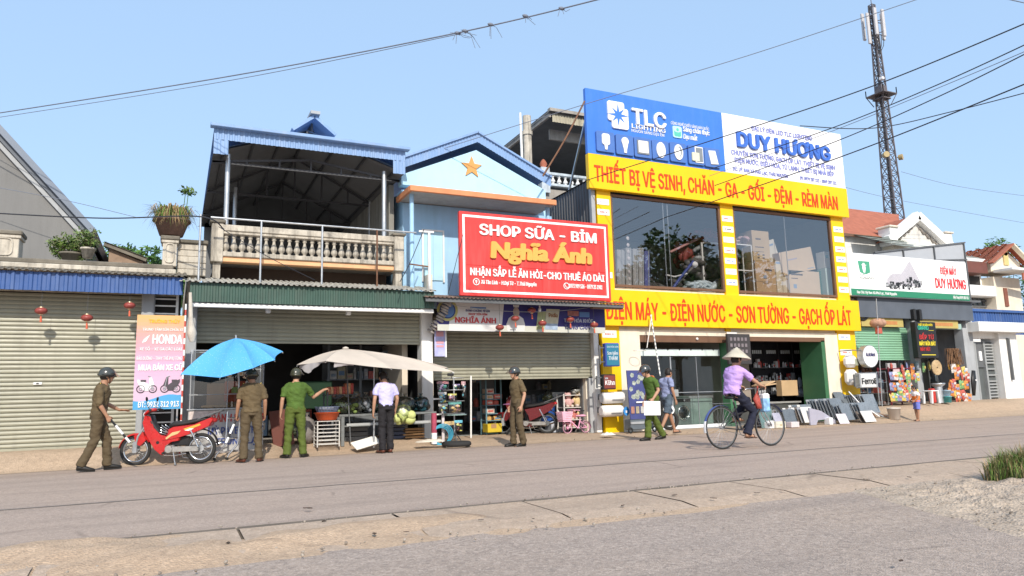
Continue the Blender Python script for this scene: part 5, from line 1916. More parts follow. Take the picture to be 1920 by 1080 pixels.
def fused(mb,name,root,m,voxel,smooth=3,wr=0.0,seed=0.0):
 me=melt(mb,voxel,smooth,wr,seed)
 me.name=name
 me.materials.append(m)
 o=bpy.data.objects.new(name,me)
 C.objects.link(o)
 o.parent=root
 return o
def basis(y,zhint):
 y=Vector(y).normalized()
 z=Vector(zhint)
 z=(z-y*z.dot(y)).normalized()
 x=y.cross(z)
 return Matrix((x,y,z)).transposed()
def hand(mb,w,d,back,side,curl=.5,m=None,spread=.06,k=1.0):
 """w wrist, d along the palm, back = back of the hand, side +1 where the thumb lies on +x of the hand frame"""
 B=basis(d,back)
 w=Vector(w)
 P=lambda x,y,z:w+B@(Vector((x,y,z))*k)
 mb.loft([(P(0,-.02,0),.027*k,.021*k,B@RX(-PI/2)),(P(0,.02,0),.034*k,.019*k,B@RX(-PI/2)),(P(0,.06,.002),.042*k,.017*k,B@RX(-PI/2)),(P(0,.092,.0),.040*k,.014*k,B@RX(-PI/2))],m,12)
 for i,(x,L)in enumerate(((.031,.068),(.0105,.078),(-.0105,.073),(-.031,.057))):
  x*=side
  a=curl*(.75+.12*i)
  p=P(x,.088,0)
  pts=[p]
  ang=0
  for seg in(.45,.32,.23):
   ang+=a
   pts.append(pts[-1]+B@(Vector((x*spread*4*math.cos(ang),math.cos(ang),-math.sin(ang))).normalized()*L*seg*k))
  mb.tube(pts,[.0092*k,.0092*k,.0085*k,.0068*k],m,8)
  mb.sph(pts[-1],.0068*k,m,8,5)
 t0=P(side*.028,.022,-.004)
 t1=P(side*.056,.052,-.014-.02*curl)
 t2=P(side*(.062-.02*curl),.084,-.02-.035*curl)
 mb.tube([t0,t1,t2],[.014*k,.0115*k,.0085*k],m,8)
 mb.sph(t2,.0085*k,m,8,5)
def limb(mb,pts,rs,m=None):
 mb.tube(pts,rs,m,12)
 for p,r in zip(pts,rs):
  mb.sph(p,r*.99,m,12,8)
def person(label,loc,rz,scale,pose,look,group=None):
 """local frame: facing +y, own right side +x, figure 1.70 m tall"""
 J=dict(pel=(0,0,.93),chest=(0,0,1.27),neck=(0,.0,1.45),head=(0,.03,1.585),shR=(.185,0,1.395),shL=(-.185,0,1.395),elR=(.235,-.03,1.12),elL=(-.235,-.03,1.12),wrR=(.235,.04,.875),wrL=(-.235,.04,.875),hpR=(.09,0,.92),hpL=(-.09,0,.92),knR=(.105,.015,.5),knL=(-.105,.015,.5),anR=(.11,-.03,.085),anL=(-.11,-.03,.085),ftR=(.12,.16,.025),ftL=(-.12,.16,.025),yaw=0,pitch=0,curlR=.5,curlL=.5,backR=(1,0,0),backL=(-1,0,0),hdR=None,hdL=None)
 J.update(pose)
 for k,v in J.items():
  if isinstance(v,tuple):J[k]=Vector(v)
 t=T('person',label,'person',loc,rz,group)
 t.scale=(scale,)*3
 skin=look.get('skin',SKIN)
 fat=look.get('fat',1.0)
 H=J['head']
 HR=RZ(J['yaw'])@RX(J['pitch'])
 hp=lambda x,y,z:H+HR@Vector((x,y,z))
 b=MB(skin)
 b.sph(hp(0,0,.02),(.076,.094,.10),None,20,14,HR)
 b.sph(hp(0,.028,-.05),(.056,.064,.066),None,16,10,HR)
 b.sph(hp(0,.05,-.088),(.03,.032,.026),None,12,8,HR)
 b.tube([hp(0,.082,.02),hp(0,.106,-.018),hp(0,.09,-.026)],[.009,.015,.010],None,8)
 b.sph(hp(0,.078,.036),(.05,.018,.012),None,12,6,HR)
 b.sph(hp(0,.083,-.058),(.024,.012,.007),None,10,6,HR)
 b.sph(hp(0,.082,-.069),(.021,.012,.007),None,10,6,HR)
 for s in(-1,1):
  b.sph(hp(s*.078,-.005,-.005),(.010,.02,.032),None,10,8,HR)
  b.sph(hp(s*.04,.062,-.02),(.022,.02,.02),None,10,8,HR)
 b.tube([J['neck']+Vector((0,-.01,-.05)),lerp(J['neck'],hp(0,-.02,-.06),.5),hp(0,-.015,-.04)],[.066,.056,.054],None,14)
 up=(J['neck']-J['pel']).normalized()
 TR=basis(Vector((J['shR']-J['shL'])).cross(up)*-1 if False else up.cross(J['shR']-J['shL']),up)
 def ring(t_,rx,ry,off=0):
  a,c,n=J['pel'],J['chest'],J['neck']
  p=lerp(a,c,t_/.65)if t_<.65 else lerp(c,n,(t_-.65)/.35)
  return(p+TR@Vector((0,off,0)),rx*fat,ry*fat,TR)
 prof=[(-.10,.150,.105),(.05,.155,.108),(.22,.145,.100),(.42,.158,.106),(.62,.178,.115),(.78,.186,.112),(.9,.165,.092),(.98,.10,.072),(1.04,.06,.058)]
 b.loft([ring(*p)for p in prof],None,20)
 for S,s in(('R',1),('L',-1)):
  sh,el,wr=J['sh'+S],J['el'+S],J['wr'+S]
  b.sph(sh+Vector((-s*.03,0,-.025)),.05,None,12,8)
  limb(b,[sh+Vector((-s*.015,0,-.02)),lerp(sh,el,.5),el,lerp(el,wr,.3),wr],[.044,.043,.037,.038,.026])
  hd=J['hd'+S]or(wr-el).normalized()
  back=J['back'+S]
  Bm=basis(hd,back)
  fwd=Vector((0,1,0))if abs(hd.y)<.8 else Vector((0,0,1))
  side=1 if(Bm@Vector((1,0,0))).dot(J.get('thumb'+S,fwd))>0 else-1
  hand(b,wr,hd,back,side,J['curl'+S])
  hpj,kn,an,ft=J['hp'+S],J['kn'+S],J['an'+S],J['ft'+S]
  limb(b,[hpj,lerp(hpj,kn,.45),kn,lerp(kn,an,.3),an],[.08*fat,.07*fat,.052,.05,.034])
  b.tube([an+(an-ft).normalized()*.045+Vector((0,0,-.05)),lerp(an,ft,.45)+Vector((0,0,-.01)),ft],[.034,.038,.026],None,10)
  b.sph(ft,(.036,.036,.022),None,10,6)
 fused(b,'body',t,skin,.0085,2)
 e=MB(EYE)
 for s in(-1,1):
  e.sph(hp(s*.032,.082,.012),(.012,.006,.006),EYE,8,6,HR)
  e.bar(hp(s*.018,.092,.034),hp(s*.05,.08,.034),.006,.006,HAIR)
 part(e,'eyes',t,True)
 g=look.get('loose',.014)
 s_=MB()
 hem=look.get('hem',-.02)
 sp=[p for p in prof if p[0]>hem+.03 and p[0]<1.0]
 first=(hem,.158,.112)
 s_.loft([ring(p[0],p[1]+g,p[2]+g)for p in[first]+sp]+[ring(1.0,.075,.068)],None,24)
 sl=look.get('sleeve',.62)
 for S,s in(('R',1),('L',-1)):
  sh,el,wr=J['sh'+S],J['el'+S],J['wr'+S]
  q=lerp(sh,el,min(1,sl))if sl<=1 else lerp(el,wr,sl-1)
  pts=[sh+Vector((-s*.035,0,-.02)),lerp(sh,el,.3)]+([el]if sl>1 else[])+[q]
  s_.tube(pts,[.064,.063]+([.056]if sl>1 else[])+[.060 if sl<=1 else.05],None,14)
  s_.sph(sh+Vector((-s*.03,0,-.022)),.066,None,14,10)
  s_.tube([J['neck']+Vector((s*.02,-.01,-.055)),lerp(J['neck'],sh,.55)+Vector((0,0,-.022)),sh+Vector((-s*.03,0,-.022))],[.07,.062,.064],None,12)
 s_.tube([J['neck']+Vector((0,-.01,-.045)),J['neck']+Vector((0,-.008,.012))],[.085,.068],None,16)
 fused(s_,'shirt',t,look['shirt'],.0125,2,.019,loc[0],)
 tr=MB()
 tl=look.get('leg',1.0)
 tr.loft([ring(-.12,.150,.115),ring(.0,.160,.118),ring(.12,.152,.112)],None,22)
 for S,s in(('R',1),('L',-1)):
  hpj,kn,an=J['hp'+S],J['kn'+S],J['an'+S]
  if tl>=1:
   pts=[hpj+Vector((0,0,.03)),lerp(hpj,kn,.4),kn,lerp(kn,an,.5),an+Vector((0,0,-.015))]
   rs=[.098*fat,.09*fat,.074,.070,.074]
  else:
   pts=[hpj+Vector((0,0,.03)),lerp(hpj,kn,.45),lerp(hpj,kn,tl)]
   rs=[.098,.093,.092]
  tr.tube(pts,rs,None,16)
  for p,r in list(zip(pts,rs))[:-1]:
   tr.sph(p,r*.98,None,14,8)
 fused(tr,'trousers',t,look['trousers'],.0125,2,.017,loc[0]+5)
 if look.get('belt'):
  bm=MB(look['belt'])
  bm.loft([ring(.035,.172,.128),ring(.075,.170,.126)],None,26,False)
  bm.loft([ring(.075,.1705,.1265),ring(.035,.1725,.1285)],None,26,False)
  bm.obox(J['pel']+TR@Vector((0,.13,.055)),(.05,.01,.045),TR,CHROME)
  part(bm,'belt',t,True)
 for S,s in(('R',1),('L',-1)):
  an,ft=J['an'+S],J['ft'+S]
  d=Vector((ft.x-an.x,ft.y-an.y,ft.z+.06-an.z)).normalized()
  f=MB(look.get('shoe',SHOE))
  heel=an-d*.055+Vector((0,0,-.045))
  toe=heel+d*.275
  if look.get('sandal'):
   Rm=basis(d,(0,0,1))
   f.obox(lerp(heel,toe,.5)+Vector((0,0,-.03)),(.09,.26,.02),Rm,None,.008)
   f.bar(lerp(heel,toe,.72)+Rm@Vector((-.04,0,-.02)),lerp(heel,toe,.72)+Rm@Vector((0,.01,.03)),.02,.012)
   f.bar(lerp(heel,toe,.72)+Rm@Vector((.04,0,-.02)),lerp(heel,toe,.72)+Rm@Vector((0,.01,.03)),.02,.012)
   part(f,'sandal',t,True)
  else:
   Rm=basis(d,(0,0,1))@RX(-PI/2)
   f.loft([(heel+Vector((0,0,.015)),.028,.035,Rm),(lerp(heel,toe,.15)+Vector((0,0,.02)),.042,.052,Rm),(lerp(heel,toe,.4)+Vector((0,0,.012)),.043,.047,Rm),(lerp(heel,toe,.7),.05,.034,Rm),(lerp(heel,toe,.92)+Vector((0,0,-.006)),.038,.026,Rm),(toe+Vector((0,0,-.01)),.016,.014,Rm)],None,14)
   f.obox(lerp(heel,toe,.5)+Vector((0,0,-.03)),(.088,.27,.016),basis(d,(0,0,1)),RUBBER,.006)
   part(f,'shoe',t,True)
 if look.get('hair',True):
  h=MB(HAIR)
  h.sph(hp(0,-.012,.03),(.083,.098,.104),None,18,10,HR,-.05,1)
  h.sph(hp(0,-.03,.0),(.081,.084,.085),None,18,10,HR,-.75,.9)
  for s in(-1,1):
   h.sph(hp(s*.072,.03,.02),(.012,.022,.04),None,8,6,HR)
  part(h,'hair',t,True)
 if look.get('helmet'):
  hm=MB(look['helmet'])
  hm.sph(hp(0,-.01,.035),(.112,.135,.125),None,26,14,HR,-.12,1)
  hm.ring(hp(0,-.01,.02),.115,.012,HR@Vector((0,0,1)),BLACK,28,6)
  hm.loft([(hp(0,-.03,-.01),.104,.115,HR),(hp(0,-.03,.03),.111,.13,HR)],None,22)
  o=part(hm,'helmet',t,True)
  vz=MB(VISOR)
  def vf(u,v):
   a=lerp(-1.15,1.15,u)
   r=lerp(.13,.17,v)
   return hp(r*.9*math.sin(a),-.01+r*1.06*math.cos(a)+.04*v,lerp(.07,.015,v)if not look.get('visor_up')else lerp(.075,.055,v))
  vz.grid(vf,14,3)
  part(vz,'visor',o,True)
  st=MB(BLACK)
  for s in(-1,1):
   st.tube([hp(s*.092,.03,.0),hp(s*.075,.045,-.05),hp(0,.055,-.118)],.007,None,6)
   st.tube([hp(s*.092,-.04,.0),hp(s*.08,.01,-.06)],.007,None,6)
  part(st,'strap',o,True)
 if look.get('conical'):
  c=MB(mat('palm_leaf_hat',(.58,.53,.43),.75,.1,6,.25,60))
  c.lathe([(.255,.015),(.262,.025),(.13,.135),(.012,.235),(.0,.237)],H,None,32,HR)
  c.lathe([(.0,.215),(.13,.115),(.255,.015)],H,None,32,HR)
  for i in range(9):
   c.ring(hp(0,0,.03+i*.022),lerp(.252,.035,i/9)+.004,.0025,HR@Vector((0,0,1)),None,28,4)
  part(c,'conical_hat',t,True)
 if look.get('epaulette'):
  for S,s in(('R',1),('L',-1)):
   ep=MB(look['epaulette'])
   sh=J['sh'+S]
   ep.obox(sh+Vector((-s*.06,0,.055)),(.11,.045,.012),RY(s*.35),None,.004)
   ep.sph(sh+Vector((-s*.03,0,.058)),.012,mat('brass',(.7,.5,.12),.3,metal=.8),8,6)
   part(ep,'epaulette',t,True)
 if look.get('badge'):
  bd=MB(mat('badge_yellow',(.8,.62,.12),.4))
  bd.obox(lerp(J['chest'],J['neck'],.2)+TR@Vector((-.09,.142,0)),(.05,.008,.03),TR,None,.003)
  bd.obox(J['shL']*.5+J['elL']*.5+Vector((-.066,.0,.0)),(.01,.05,.06),Matrix.Identity(3),None,.003)
  part(bd,'badge',t,True)
 t['_J']=0
 del t['_J']
 def world(p):
  return Vector(loc)+RZ(rz)@(Vector(p)*scale)
 return t,J,world
def baton(label,world,w,d):
 m1=mat('baton_white',(.8,.8,.8),.35,.04)
 a=Vector(w)
 d=Vector(d).normalized()
 mb=MB(m1)
 for l0,l1,r,m in((-.06,.10,.017,BLACK),(.10,.115,.022,BLACK),(.115,.30,.021,m1),(.30,.37,.019,BLACK),(.37,.48,.021,m1),(.48,.49,.015,BLACK)):
  mb.tube([world(a+d*l0),world(a+d*l1)],r,m,12)
 return solo(mb,'baton',label,'baton',world(a))
g=gd(178,884)
loc=(g.x,g.y,.0)
P1=dict(pel=(0,0,.92),chest=(0,.035,1.26),neck=(0,.05,1.44),head=(0,.10,1.575),pitch=-.12,knR=(.09,-.04,.50),anR=(.1,-.22,.11),ftR=(.11,-.06,.03),knL=(-.09,.15,.51),anL=(-.09,.18,.095),ftL=(-.09,.35,.04),elR=(.245,-.01,1.12),wrR=(.25,.12,.90),elL=(-.26,.10,1.13),wrL=(-.26,.33,1.0),backL=(-.4,0,1),curlL=.15,curlR=1.1,hdL=(.0,1,-.05))
t,J,Wd=person('traffic officer in brown uniform and grey helmet striding right past the closed shutter',loc,-PI/2+.12,1.01,P1,dict(shirt=KHAKI,trousers=KHAKI2,helmet=HELM,sleeve=1.15,epaulette=mat('epaulette_dark',(.09,.06,.03),.6),badge=True,skin=SKIN2,hair=True),'officers in brown uniform')
baton('white baton pointed forward and down, in the hand of the striding officer',Wd,J['wrR']+Vector((0,.06,-.06)),(0,.62,-.8))
g=gd(470,868)
loc=(g.x,g.y+.1,.0)
P2=dict(anR=(.15,-.03,.085),anL=(-.13,-.03,.085),ftR=(.21,.13,.025),ftL=(-.19,.13,.025),knR=(.13,.02,.5),knL=(-.11,.02,.5),wrR=(.25,.06,.875),wrL=(-.25,.06,.875),curlL=1.1,curlR=.6,head=(-.01,.05,1.58),pitch=-.2,yaw=.2)
t,J,Wd=person('officer in brown uniform seen from behind beneath the blue umbrella',loc,.05,.985,P2,dict(shirt=KHAKI,trousers=KHAKI2,helmet=HELM2,sleeve=.85,skin=SKIN2,epaulette=mat('epaulette_dark',(.09,.06,.03)),shoe=BSHOE),'officers in brown uniform')
baton('white baton hanging in the left hand of the officer under the umbrella',Wd,J['wrL']+Vector((0,.03,-.06)),(-.34,-.12,-.85))
g=gd(553,859)
loc=(g.x,g.y+.06,.0)
P3=dict(elR=(.36,.08,1.16),wrR=(.58,.2,1.30),backR=(0,-.4,1),hdR=(.9,.3,.25),curlR=.9,wrL=(-.27,.02,.87),elL=(-.255,-.04,1.12),anR=(.16,-.02,.085),anL=(-.15,-.02,.085),ftR=(.25,.12,.025),ftL=(-.21,.13,.025),knR=(.13,.02,.5),knL=(-.12,.02,.5),yaw=-.35,head=(.01,.03,1.585))
t,J,Wd=person('officer in green uniform and olive helmet, back turned, pointing toward the stall',loc,.0,1.0,P3,dict(shirt=GREENU,trousers=GREENU2,helmet=HELM2,sleeve=.8,hem=-.0,fat=1.04),'officers in green uniform')
g=gd(724,850)
loc=(g.x+.02,g.y+.05,.0)
P4=dict(chest=(0,.04,1.26),neck=(0,.08,1.43),head=(-.01,.17,1.535),pitch=-.55,shR=(.185,.04,1.375),shL=(-.185,.04,1.385),elR=(.245,.02,1.10),elL=(-.255,.0,1.10),wrR=(.24,.13,.86),wrL=(-.26,.06,.84),anR=(.07,-.03,.085),anL=(-.10,-.05,.085),ftR=(.06,.16,.025),ftL=(-.14,.13,.025),knR=(.085,.03,.5),knL=(-.09,.02,.5),curlL=.6,curlR=.4)
t,J,Wd=person('slim man in lilac shirt and black trousers looking down at the vegetable table',loc,.08,.985,P4,dict(belt=BLACK,shirt=LILACSH,trousers=BLACKTR,sleeve=.72,hem=.03,shoe=BSHOE,fat=.93))
g=gd(972,838)
loc=(g.x+.02,g.y+.05,.0)
P5=dict(elR=(.23,-.05,1.12),elL=(-.24,-.05,1.12),wrL=(-.245,.04,.87),wrR=(.235,.04,.87),anR=(.09,.06,.085),ftR=(.1,.24,.025),knR=(.1,.05,.5),anL=(-.08,-.09,.085),ftL=(-.08,.10,.025),head=(0,.05,1.585),pitch=-.05,chest=(0,.02,1.27),curlL=.7)
t,J,Wd=person('officer in brown uniform standing in profile, facing left before the half open milk shop',loc,PI/2+.1,.985,P5,dict(shirt=KHAKI,trousers=KHAKI2,helmet=HELM,sleeve=.8,skin=SKIN,hem=.0,epaulette=mat('epaulette_dark',(.09,.06,.03)),fat=.93),'officers in brown uniform')
g=gd(1231,826)
loc=(g.x,g.y+.05,.0)
P6=dict(chest=(0,.05,1.26),neck=(0,.09,1.43),head=(0,.17,1.555),pitch=-.28,knR=(.09,-.05,.5),anR=(.09,-.28,.11),ftR=(.10,-.12,.03),knL=(-.09,.20,.52),anL=(-.10,.24,.09),ftL=(-.11,.42,.03),shL=(-.185,.05,1.385),shR=(.185,.05,1.385),elL=(-.25,.0,1.12),wrL=(-.25,.15,.93),elR=(.22,.0,1.11),wrR=(.2,.10,.88),curlL=1.0,backL=(-1,.0,.2))
t,J,Wd=person('officer in green uniform and grey helmet walking left with a sheet of paper',loc,PI/2-.08,1.0,P6,dict(shirt=GREENU,trousers=GREENU2,helmet=HELM,sleeve=.75,epaulette=mat('epaulette_red',(.55,.12,.04),.6),hem=-.02),'officers in green uniform')
mb=MB(mat('paper_white',(.82,.82,.82),.7,.03))
w=J['wrL']+Vector((-.035,.07,-.06))
o=Wd(w)
Rp=RZ(-.08)@RY(.03)
mb.obox(o+Vector((-.0,-.02,-.14)),(.42,.006,.31),Rp,None)
mb.obox(o+Vector((.004,-.012,-.142)),(.41,.004,.30),Rp@RY(.015),None)
solo(mb,'paper_sheet','white sheets of paper in the hand of the walking green officer','paper',o)
g=gd(1254,817)
loc=(g.x,g.y,.03)
P7=dict(chest=(0,.05,1.27),neck=(0,.08,1.44),head=(0,.13,1.57),pitch=-.05,knR=(.09,-.12,.5),anR=(.09,-.36,.14),ftR=(.09,-.20,.03),knL=(-.09,.18,.52),anL=(-.09,.32,.10),ftL=(-.09,.50,.05),elR=(.24,-.02,1.12),wrR=(.25,.06,.88),elL=(-.24,.1,1.14),wrL=(-.24,.24,.96))
t,J,Wd=person('passer-by in grey blue shirt, denim shorts and flip-flops walking right',loc,-PI/2+.15,.97,P7,dict(shirt=BLUESH,trousers=DENIM,leg=.92,sleeve=.7,sandal=True,shoe=RUBBER,skin=SKIN2,hem=-.01,fat=.95))
g=gd(1722,790)
CH_W,CH_O=mat('child_white',(.78,.74,.72),.8),mat('child_orange',(.80,.20,.03),.8)
P9=dict(head=(0,.06,1.53),neck=(0,.02,1.37),pitch=-.25,chest=(0,0,1.2),shR=(.17,0,1.32),shL=(-.17,0,1.32),elR=(.21,.02,1.08),elL=(-.21,.02,1.08),wrR=(.19,.15,.96),wrL=(-.19,.15,.96),anR=(.1,-.02,.085),anL=(-.09,.03,.085))
t,J,Wd=person('small child in white and orange top with blue shorts at the road edge',(g.x,g.y,.0),PI/2-.5,.66,P9,dict(shirt=CH_O,trousers=mat('child_shorts',(.16,.19,.55),.8),leg=.85,sleeve=.55,sandal=True,shoe=RUBBER,skin=SKIN2,loose=.03,hem=-.05))
t.scale=(.72,.72,.655)
for c_ in kids(t):
 if c_.name.startswith('shirt'):
  c_.data.materials.append(CH_W)
  for p in c_.data.polygons:
   if p.center.z>1.17:p.material_index=1
 if c_.name.startswith('body'):
  pass
# -- bicycles and motorbikes, built along +x
def wheel(root,x,R,tyre_r,tm,rim_m,spoke_m,nsp=24,z=None,hub=.03,y=0.0,whitewall=None):
 z=R if z is None else z
 mb=MB(tm)
 mb.ring((x,y,z),R-tyre_r,tyre_r,(0,1,0),tm,48,10)
 w=part(mb,'wheel',root,True)
 mb=MB(rim_m)
 mb.ring((x,y,z),R-tyre_r*2.1,tyre_r*.62,(0,1,0),rim_m,44,8)
 part(mb,'rim',w,True)
 mb=MB(spoke_m)
 for k in range(nsp):
  a=2*PI*k/nsp
  s=.02 if k%2 else-.02
  b=a+.25*(1 if k%4<2 else-1)
  mb.tube([(x+hub*.8*math.cos(b),y+s,z+hub*.8*math.sin(b)),(x+(R-tyre_r*2)*math.cos(a),y,z+(R-tyre_r*2)*math.sin(a))],.0018 if R>.2 else.0013,spoke_m,4,caps=False)
 mb.cyl((x,y-.035,z),(x,y+.035,z),hub,hub,spoke_m,14)
 part(mb,'spokes',w,True)
 return w
def bicycle(label,loc,rz,R,wb,fm,tm,seat_h,bar_h,grip=BLACK,fender=None,basket=None,child=False,rack=True,white_tip=False):
 t=T('bicycle',label,'bicycle',loc,rz,None)
 rx,fx=-wb/2,wb/2
 wheel(t,rx,R,.016 if not child else.013,tm,DARKGREY if not child else fm,STEEL if not child else fm,28 if not child else 12)
 wheel(t,fx,R,.016 if not child else.013,tm,DARKGREY if not child else fm,STEEL if not child else fm,28 if not child else 12)
 bbx,bbz=rx+wb*.40,R*.85
 sx,sz=bbx-.13*wb,seat_h-.08
 hx,hz=fx-.13*wb-.05,bar_h-.12
 f=MB(fm)
 r=.016
 f.tube([(bbx,0,bbz),(sx,0,sz)],r,fm,10)
 f.tube([(bbx,0,bbz),(lerp(bbx,hx,.5),0,lerp(bbz,hz-.12,.42)),(hx+.02,0,hz-.14)],r*1.15,fm,10)
 if not child:
  f.tube([(lerp(bbx,sx,.55),0,lerp(bbz,sz,.55)),(lerp(sx,hx,.5),0,lerp(bbz,hz,.56)),(hx+.01,0,hz-.06)],r,fm,10)
 for s in(-1,1):
  f.tube([(bbx,s*.04,bbz),(rx,s*.055,R)],.010,fm,8)
  f.tube([(lerp(bbx,sx,.8),s*.02,lerp(bbz,sz,.8)),(rx,s*.055,R)],.009,fm,8)
 f.tube([(hx-.01,0,hz),(hx+.03,0,hz-.2)],r*1.3,fm,10)
 part(f,'frame',t,True)
 f=MB(CHROME)
 for s in(-1,1):
  f.tube([(hx+.03,s*.03,hz-.2),(hx+.06,s*.05,R*1.55),(fx,s*.05,R)],.011,CHROME if not child else fm,8)
 f.bar((hx+.03,-.05,hz-.2),(hx+.03,.05,hz-.2),.03,.03,CHROME)
 part(f,'fork',t,True)
 f=MB(CHROME)
 f.tube([(hx-.01,0,hz),(hx-.03,0,bar_h)],.012,CHROME,8)
 f.tube([(hx-.22,.27,bar_h-.0),(hx-.1,.25,bar_h+.01),(hx+.03,.12,bar_h+.02),(hx+.03,-.12,bar_h+.02),(hx-.1,-.25,bar_h+.01),(hx-.22,-.27,bar_h)],.011,CHROME if not child else fm,8)
 hb_=part(f,'handlebar',t,True)
 f=MB(grip)
 for s in(-1,1):
  f.tube([(hx-.12,s*.252,bar_h+.008),(hx-.24,s*.272,bar_h-.002)],.017,grip,8)
 part(f,'grips',hb_,True)
 f=MB(BLACK)
 f.tube([(sx,0,sz),(sx-.01,0,seat_h-.02)],.012,CHROME,8)
 f.loft([((sx-.13,0,seat_h),.025,.10,RY(PI/2)),((sx-.08,0,seat_h+.005),.032,.105,RY(PI/2)),((sx+.02,0,seat_h),.028,.06,RY(PI/2)),((sx+.13,0,seat_h-.005),.018,.022,RY(PI/2))],BLACK if not child else fm,14)
 part(f,'saddle',t,True)
 f=MB(CHROME)
 f.ring((bbx,-.045,bbz),R*.27,.006,(0,1,0),DARKGREY,24,5)
 f.cyl((bbx,-.07,bbz),(bbx,.07,bbz),.02,.02,CHROME,10)
 for s,dx,dz in((-1,.06,-.155),(1,-.06,.155)):
  k=.9 if not child else.6
  f.bar((bbx,s*.07,bbz),(bbx+dx*k,s*.08,bbz+dz*k),.016,.012,CHROME)
  f.box(bbx+dx*k-.045,bbx+dx*k+.045,s*.13-.045,s*.13+.045,bbz+dz*k-.012,bbz+dz*k+.012,BLACK,.005)
 f.tube([(bbx,-.045,bbz+R*.27),(rx,-.045,R+.035)],.004,DARKGREY,5)
 f.tube([(bbx,-.045,bbz-R*.27),(rx,-.045,R-.035)],.004,DARKGREY,5)
 part(f,'crank',t,True)
 fd=fender or CHROME
 def fend(cx,a0,a1,name):
  f=MB(fd)
  Rf=R+.022
  def fn(u,v):
   a=lerp(a0,a1,u)
   w=lerp(-.03,.03,v)
   rr=Rf-8*w*w
   return(cx+rr*math.cos(a),w,R+rr*math.sin(a))
  f.grid(fn,20,4)
  if white_tip:
   def fn2(u,v):
    a=lerp(a1-.5,a1+.02,u)
    w=lerp(-.031,.031,v)
    rr=Rf+.002-8*w*w
    return(cx+rr*math.cos(a),w,R+rr*math.sin(a))
   if cx<0:f.grid(fn2,8,4,PLATE)
  for s in(-1,1):
   f.tube([(cx,s*.05,R),(cx+Rf*math.cos(a1-.2),s*.03,R+Rf*math.sin(a1-.2))],.003,STEEL,4)
  part(f,'mudguard',t,True)
 fend(rx,rad(60),rad(190),'mudguard')
 fend(fx,rad(35),rad(130),'mudguard')
 if rack:
  f=MB(DARKGREY)
  z=R*2+.05
  for s in(-1,1):
   f.tube([(rx+.2,s*.06,z),(rx-.2,s*.06,z)],.006,None,6)
   f.tube([(rx-.05,s*.06,z),(rx,s*.06,R)],.005,None,6)
  for k in range(5):
   x=lerp(rx+.2,rx-.2,k/4)
   f.tube([(x,-.06,z),(x,.06,z)],.005,None,6)
  part(f,'rack',t,True)
 if basket:
  f=MB(basket)
  bx,bz=hx+.2,bar_h-.12
  for k in range(6):
   z=bz-.14+k*.045
   w=.12+k*.008
   pts=[(bx-w,-w),(bx+w,-w),(bx+w,w),(bx-w,w)]
   for i in range(4):
    a,b=pts[i],pts[(i+1)%4]
    f.bar((a[0],a[1],z),(b[0],b[1],z),.008,.034 if child else.008,basket)
  for i in range(24):
   a=i/24
   k=int(a*4);q=a*4-k
   pts=[(-1,-1),(1,-1),(1,1),(-1,1),(-1,-1)]
   ux,uy=lerp(pts[k][0],pts[k+1][0],q),lerp(pts[k][1],pts[k+1][1],q)
   f.tube([(bx+ux*.12,uy*.12,bz-.14),(bx+ux*.16,uy*.16,bz+.09)],.004,basket,4)
  f.box(bx-.12,bx+.12,-.12,.12,bz-.15,bz-.14,basket)
  part(f,'basket',t,True)
 return t,dict(bb=(bbx,bbz),seat=(sx,seat_h),bar=(hx,bar_h),fx=fx,rx=rx)
g0,g1=gd(1355,845),gd(1448,838)
mid=(g0+g1)/2
bz=math.atan2(g1.y-g0.y,g1.x-g0.x)
bloc=Vector((mid.x,mid.y,.022))
bt,K=bicycle('black town bicycle ridden by the woman in the conical hat',bloc,bz,.385,1.2,mat('bike_black',(.03,.03,.035),.35),RUBBER,.92,1.06,fender=mat('bike_blue',(.06,.1,.28),.4),white_tip=True)
def bk(x,y,z):
 return(-y,x,z)
sx=K['seat'][0]
bbx,bbz=K['bb']
hx,hz=K['bar']
PC=dict(pel=bk(sx-.02,0,1.02),chest=bk(sx+.05,0,1.33),neck=bk(sx+.10,0,1.49),head=bk(sx+.15,0,1.615),pitch=-.12,shR=bk(sx+.08,-.17,1.43),shL=bk(sx+.08,.17,1.43),elR=bk(sx+.30,-.25,1.22),elL=bk(sx+.30,.25,1.22),wrR=bk(hx-.22,-.26,hz+.07),wrL=bk(hx-.22,.26,hz+.07),hdR=bk(1,0,-.35),hdL=bk(1,0,-.35),backR=bk(.3,0,1),backL=bk(.3,0,1),curlR=.9,curlL=.9,hpR=bk(sx,-.09,1.0),hpL=bk(sx,.09,1.0),knR=bk(bbx+.22,-.11,.66),knL=bk(bbx+.30,.11,.86),anR=bk(bbx+.0,-.13,.27),anL=bk(bbx-.03,.13,.55),ftR=bk(bbx+.16,-.13,.20),ftL=bk(bbx+.14,.13,.50))
t,J,Wd=person('woman in conical hat and mauve blouse riding a bicycle to the right',bloc,bz-PI/2,1.0,PC,dict(shirt=PURPLE,trousers=NAVYTR,conical=True,sleeve=.85,sandal=True,shoe=mat('brown_sandal',(.1,.05,.03),.6),hem=-.12,loose=.03,fat=.97))
def bw(x,y,z):return bloc+RZ(bz)@Vector((x,y,z))
mb=MB(CARD)
Rb=RZ(bz)
mb.obox(bw(hx+.13,0,hz+.08),(.30,.34,.02),Rb@RY(-.1),CARD)
mb.obox(bw(hx+.17,.02,hz+.11),(.26,.30,.02),Rb@RY(-.25),CARD)
solo(mb,'cardboard_sheet','folded cardboard lying across the handlebar of the black bicycle','cardboard',bw(hx+.13,0,hz+.08))
mb=MB(mat('rice_bag_white',(.7,.7,.7),.7,.1))
c=bw(hx+.06,0,.80)
mb.obox(c,(.16,.26,.34),Rb,mat('bag_blue_white',(.25,.45,.75),.6,.5,9),.03)
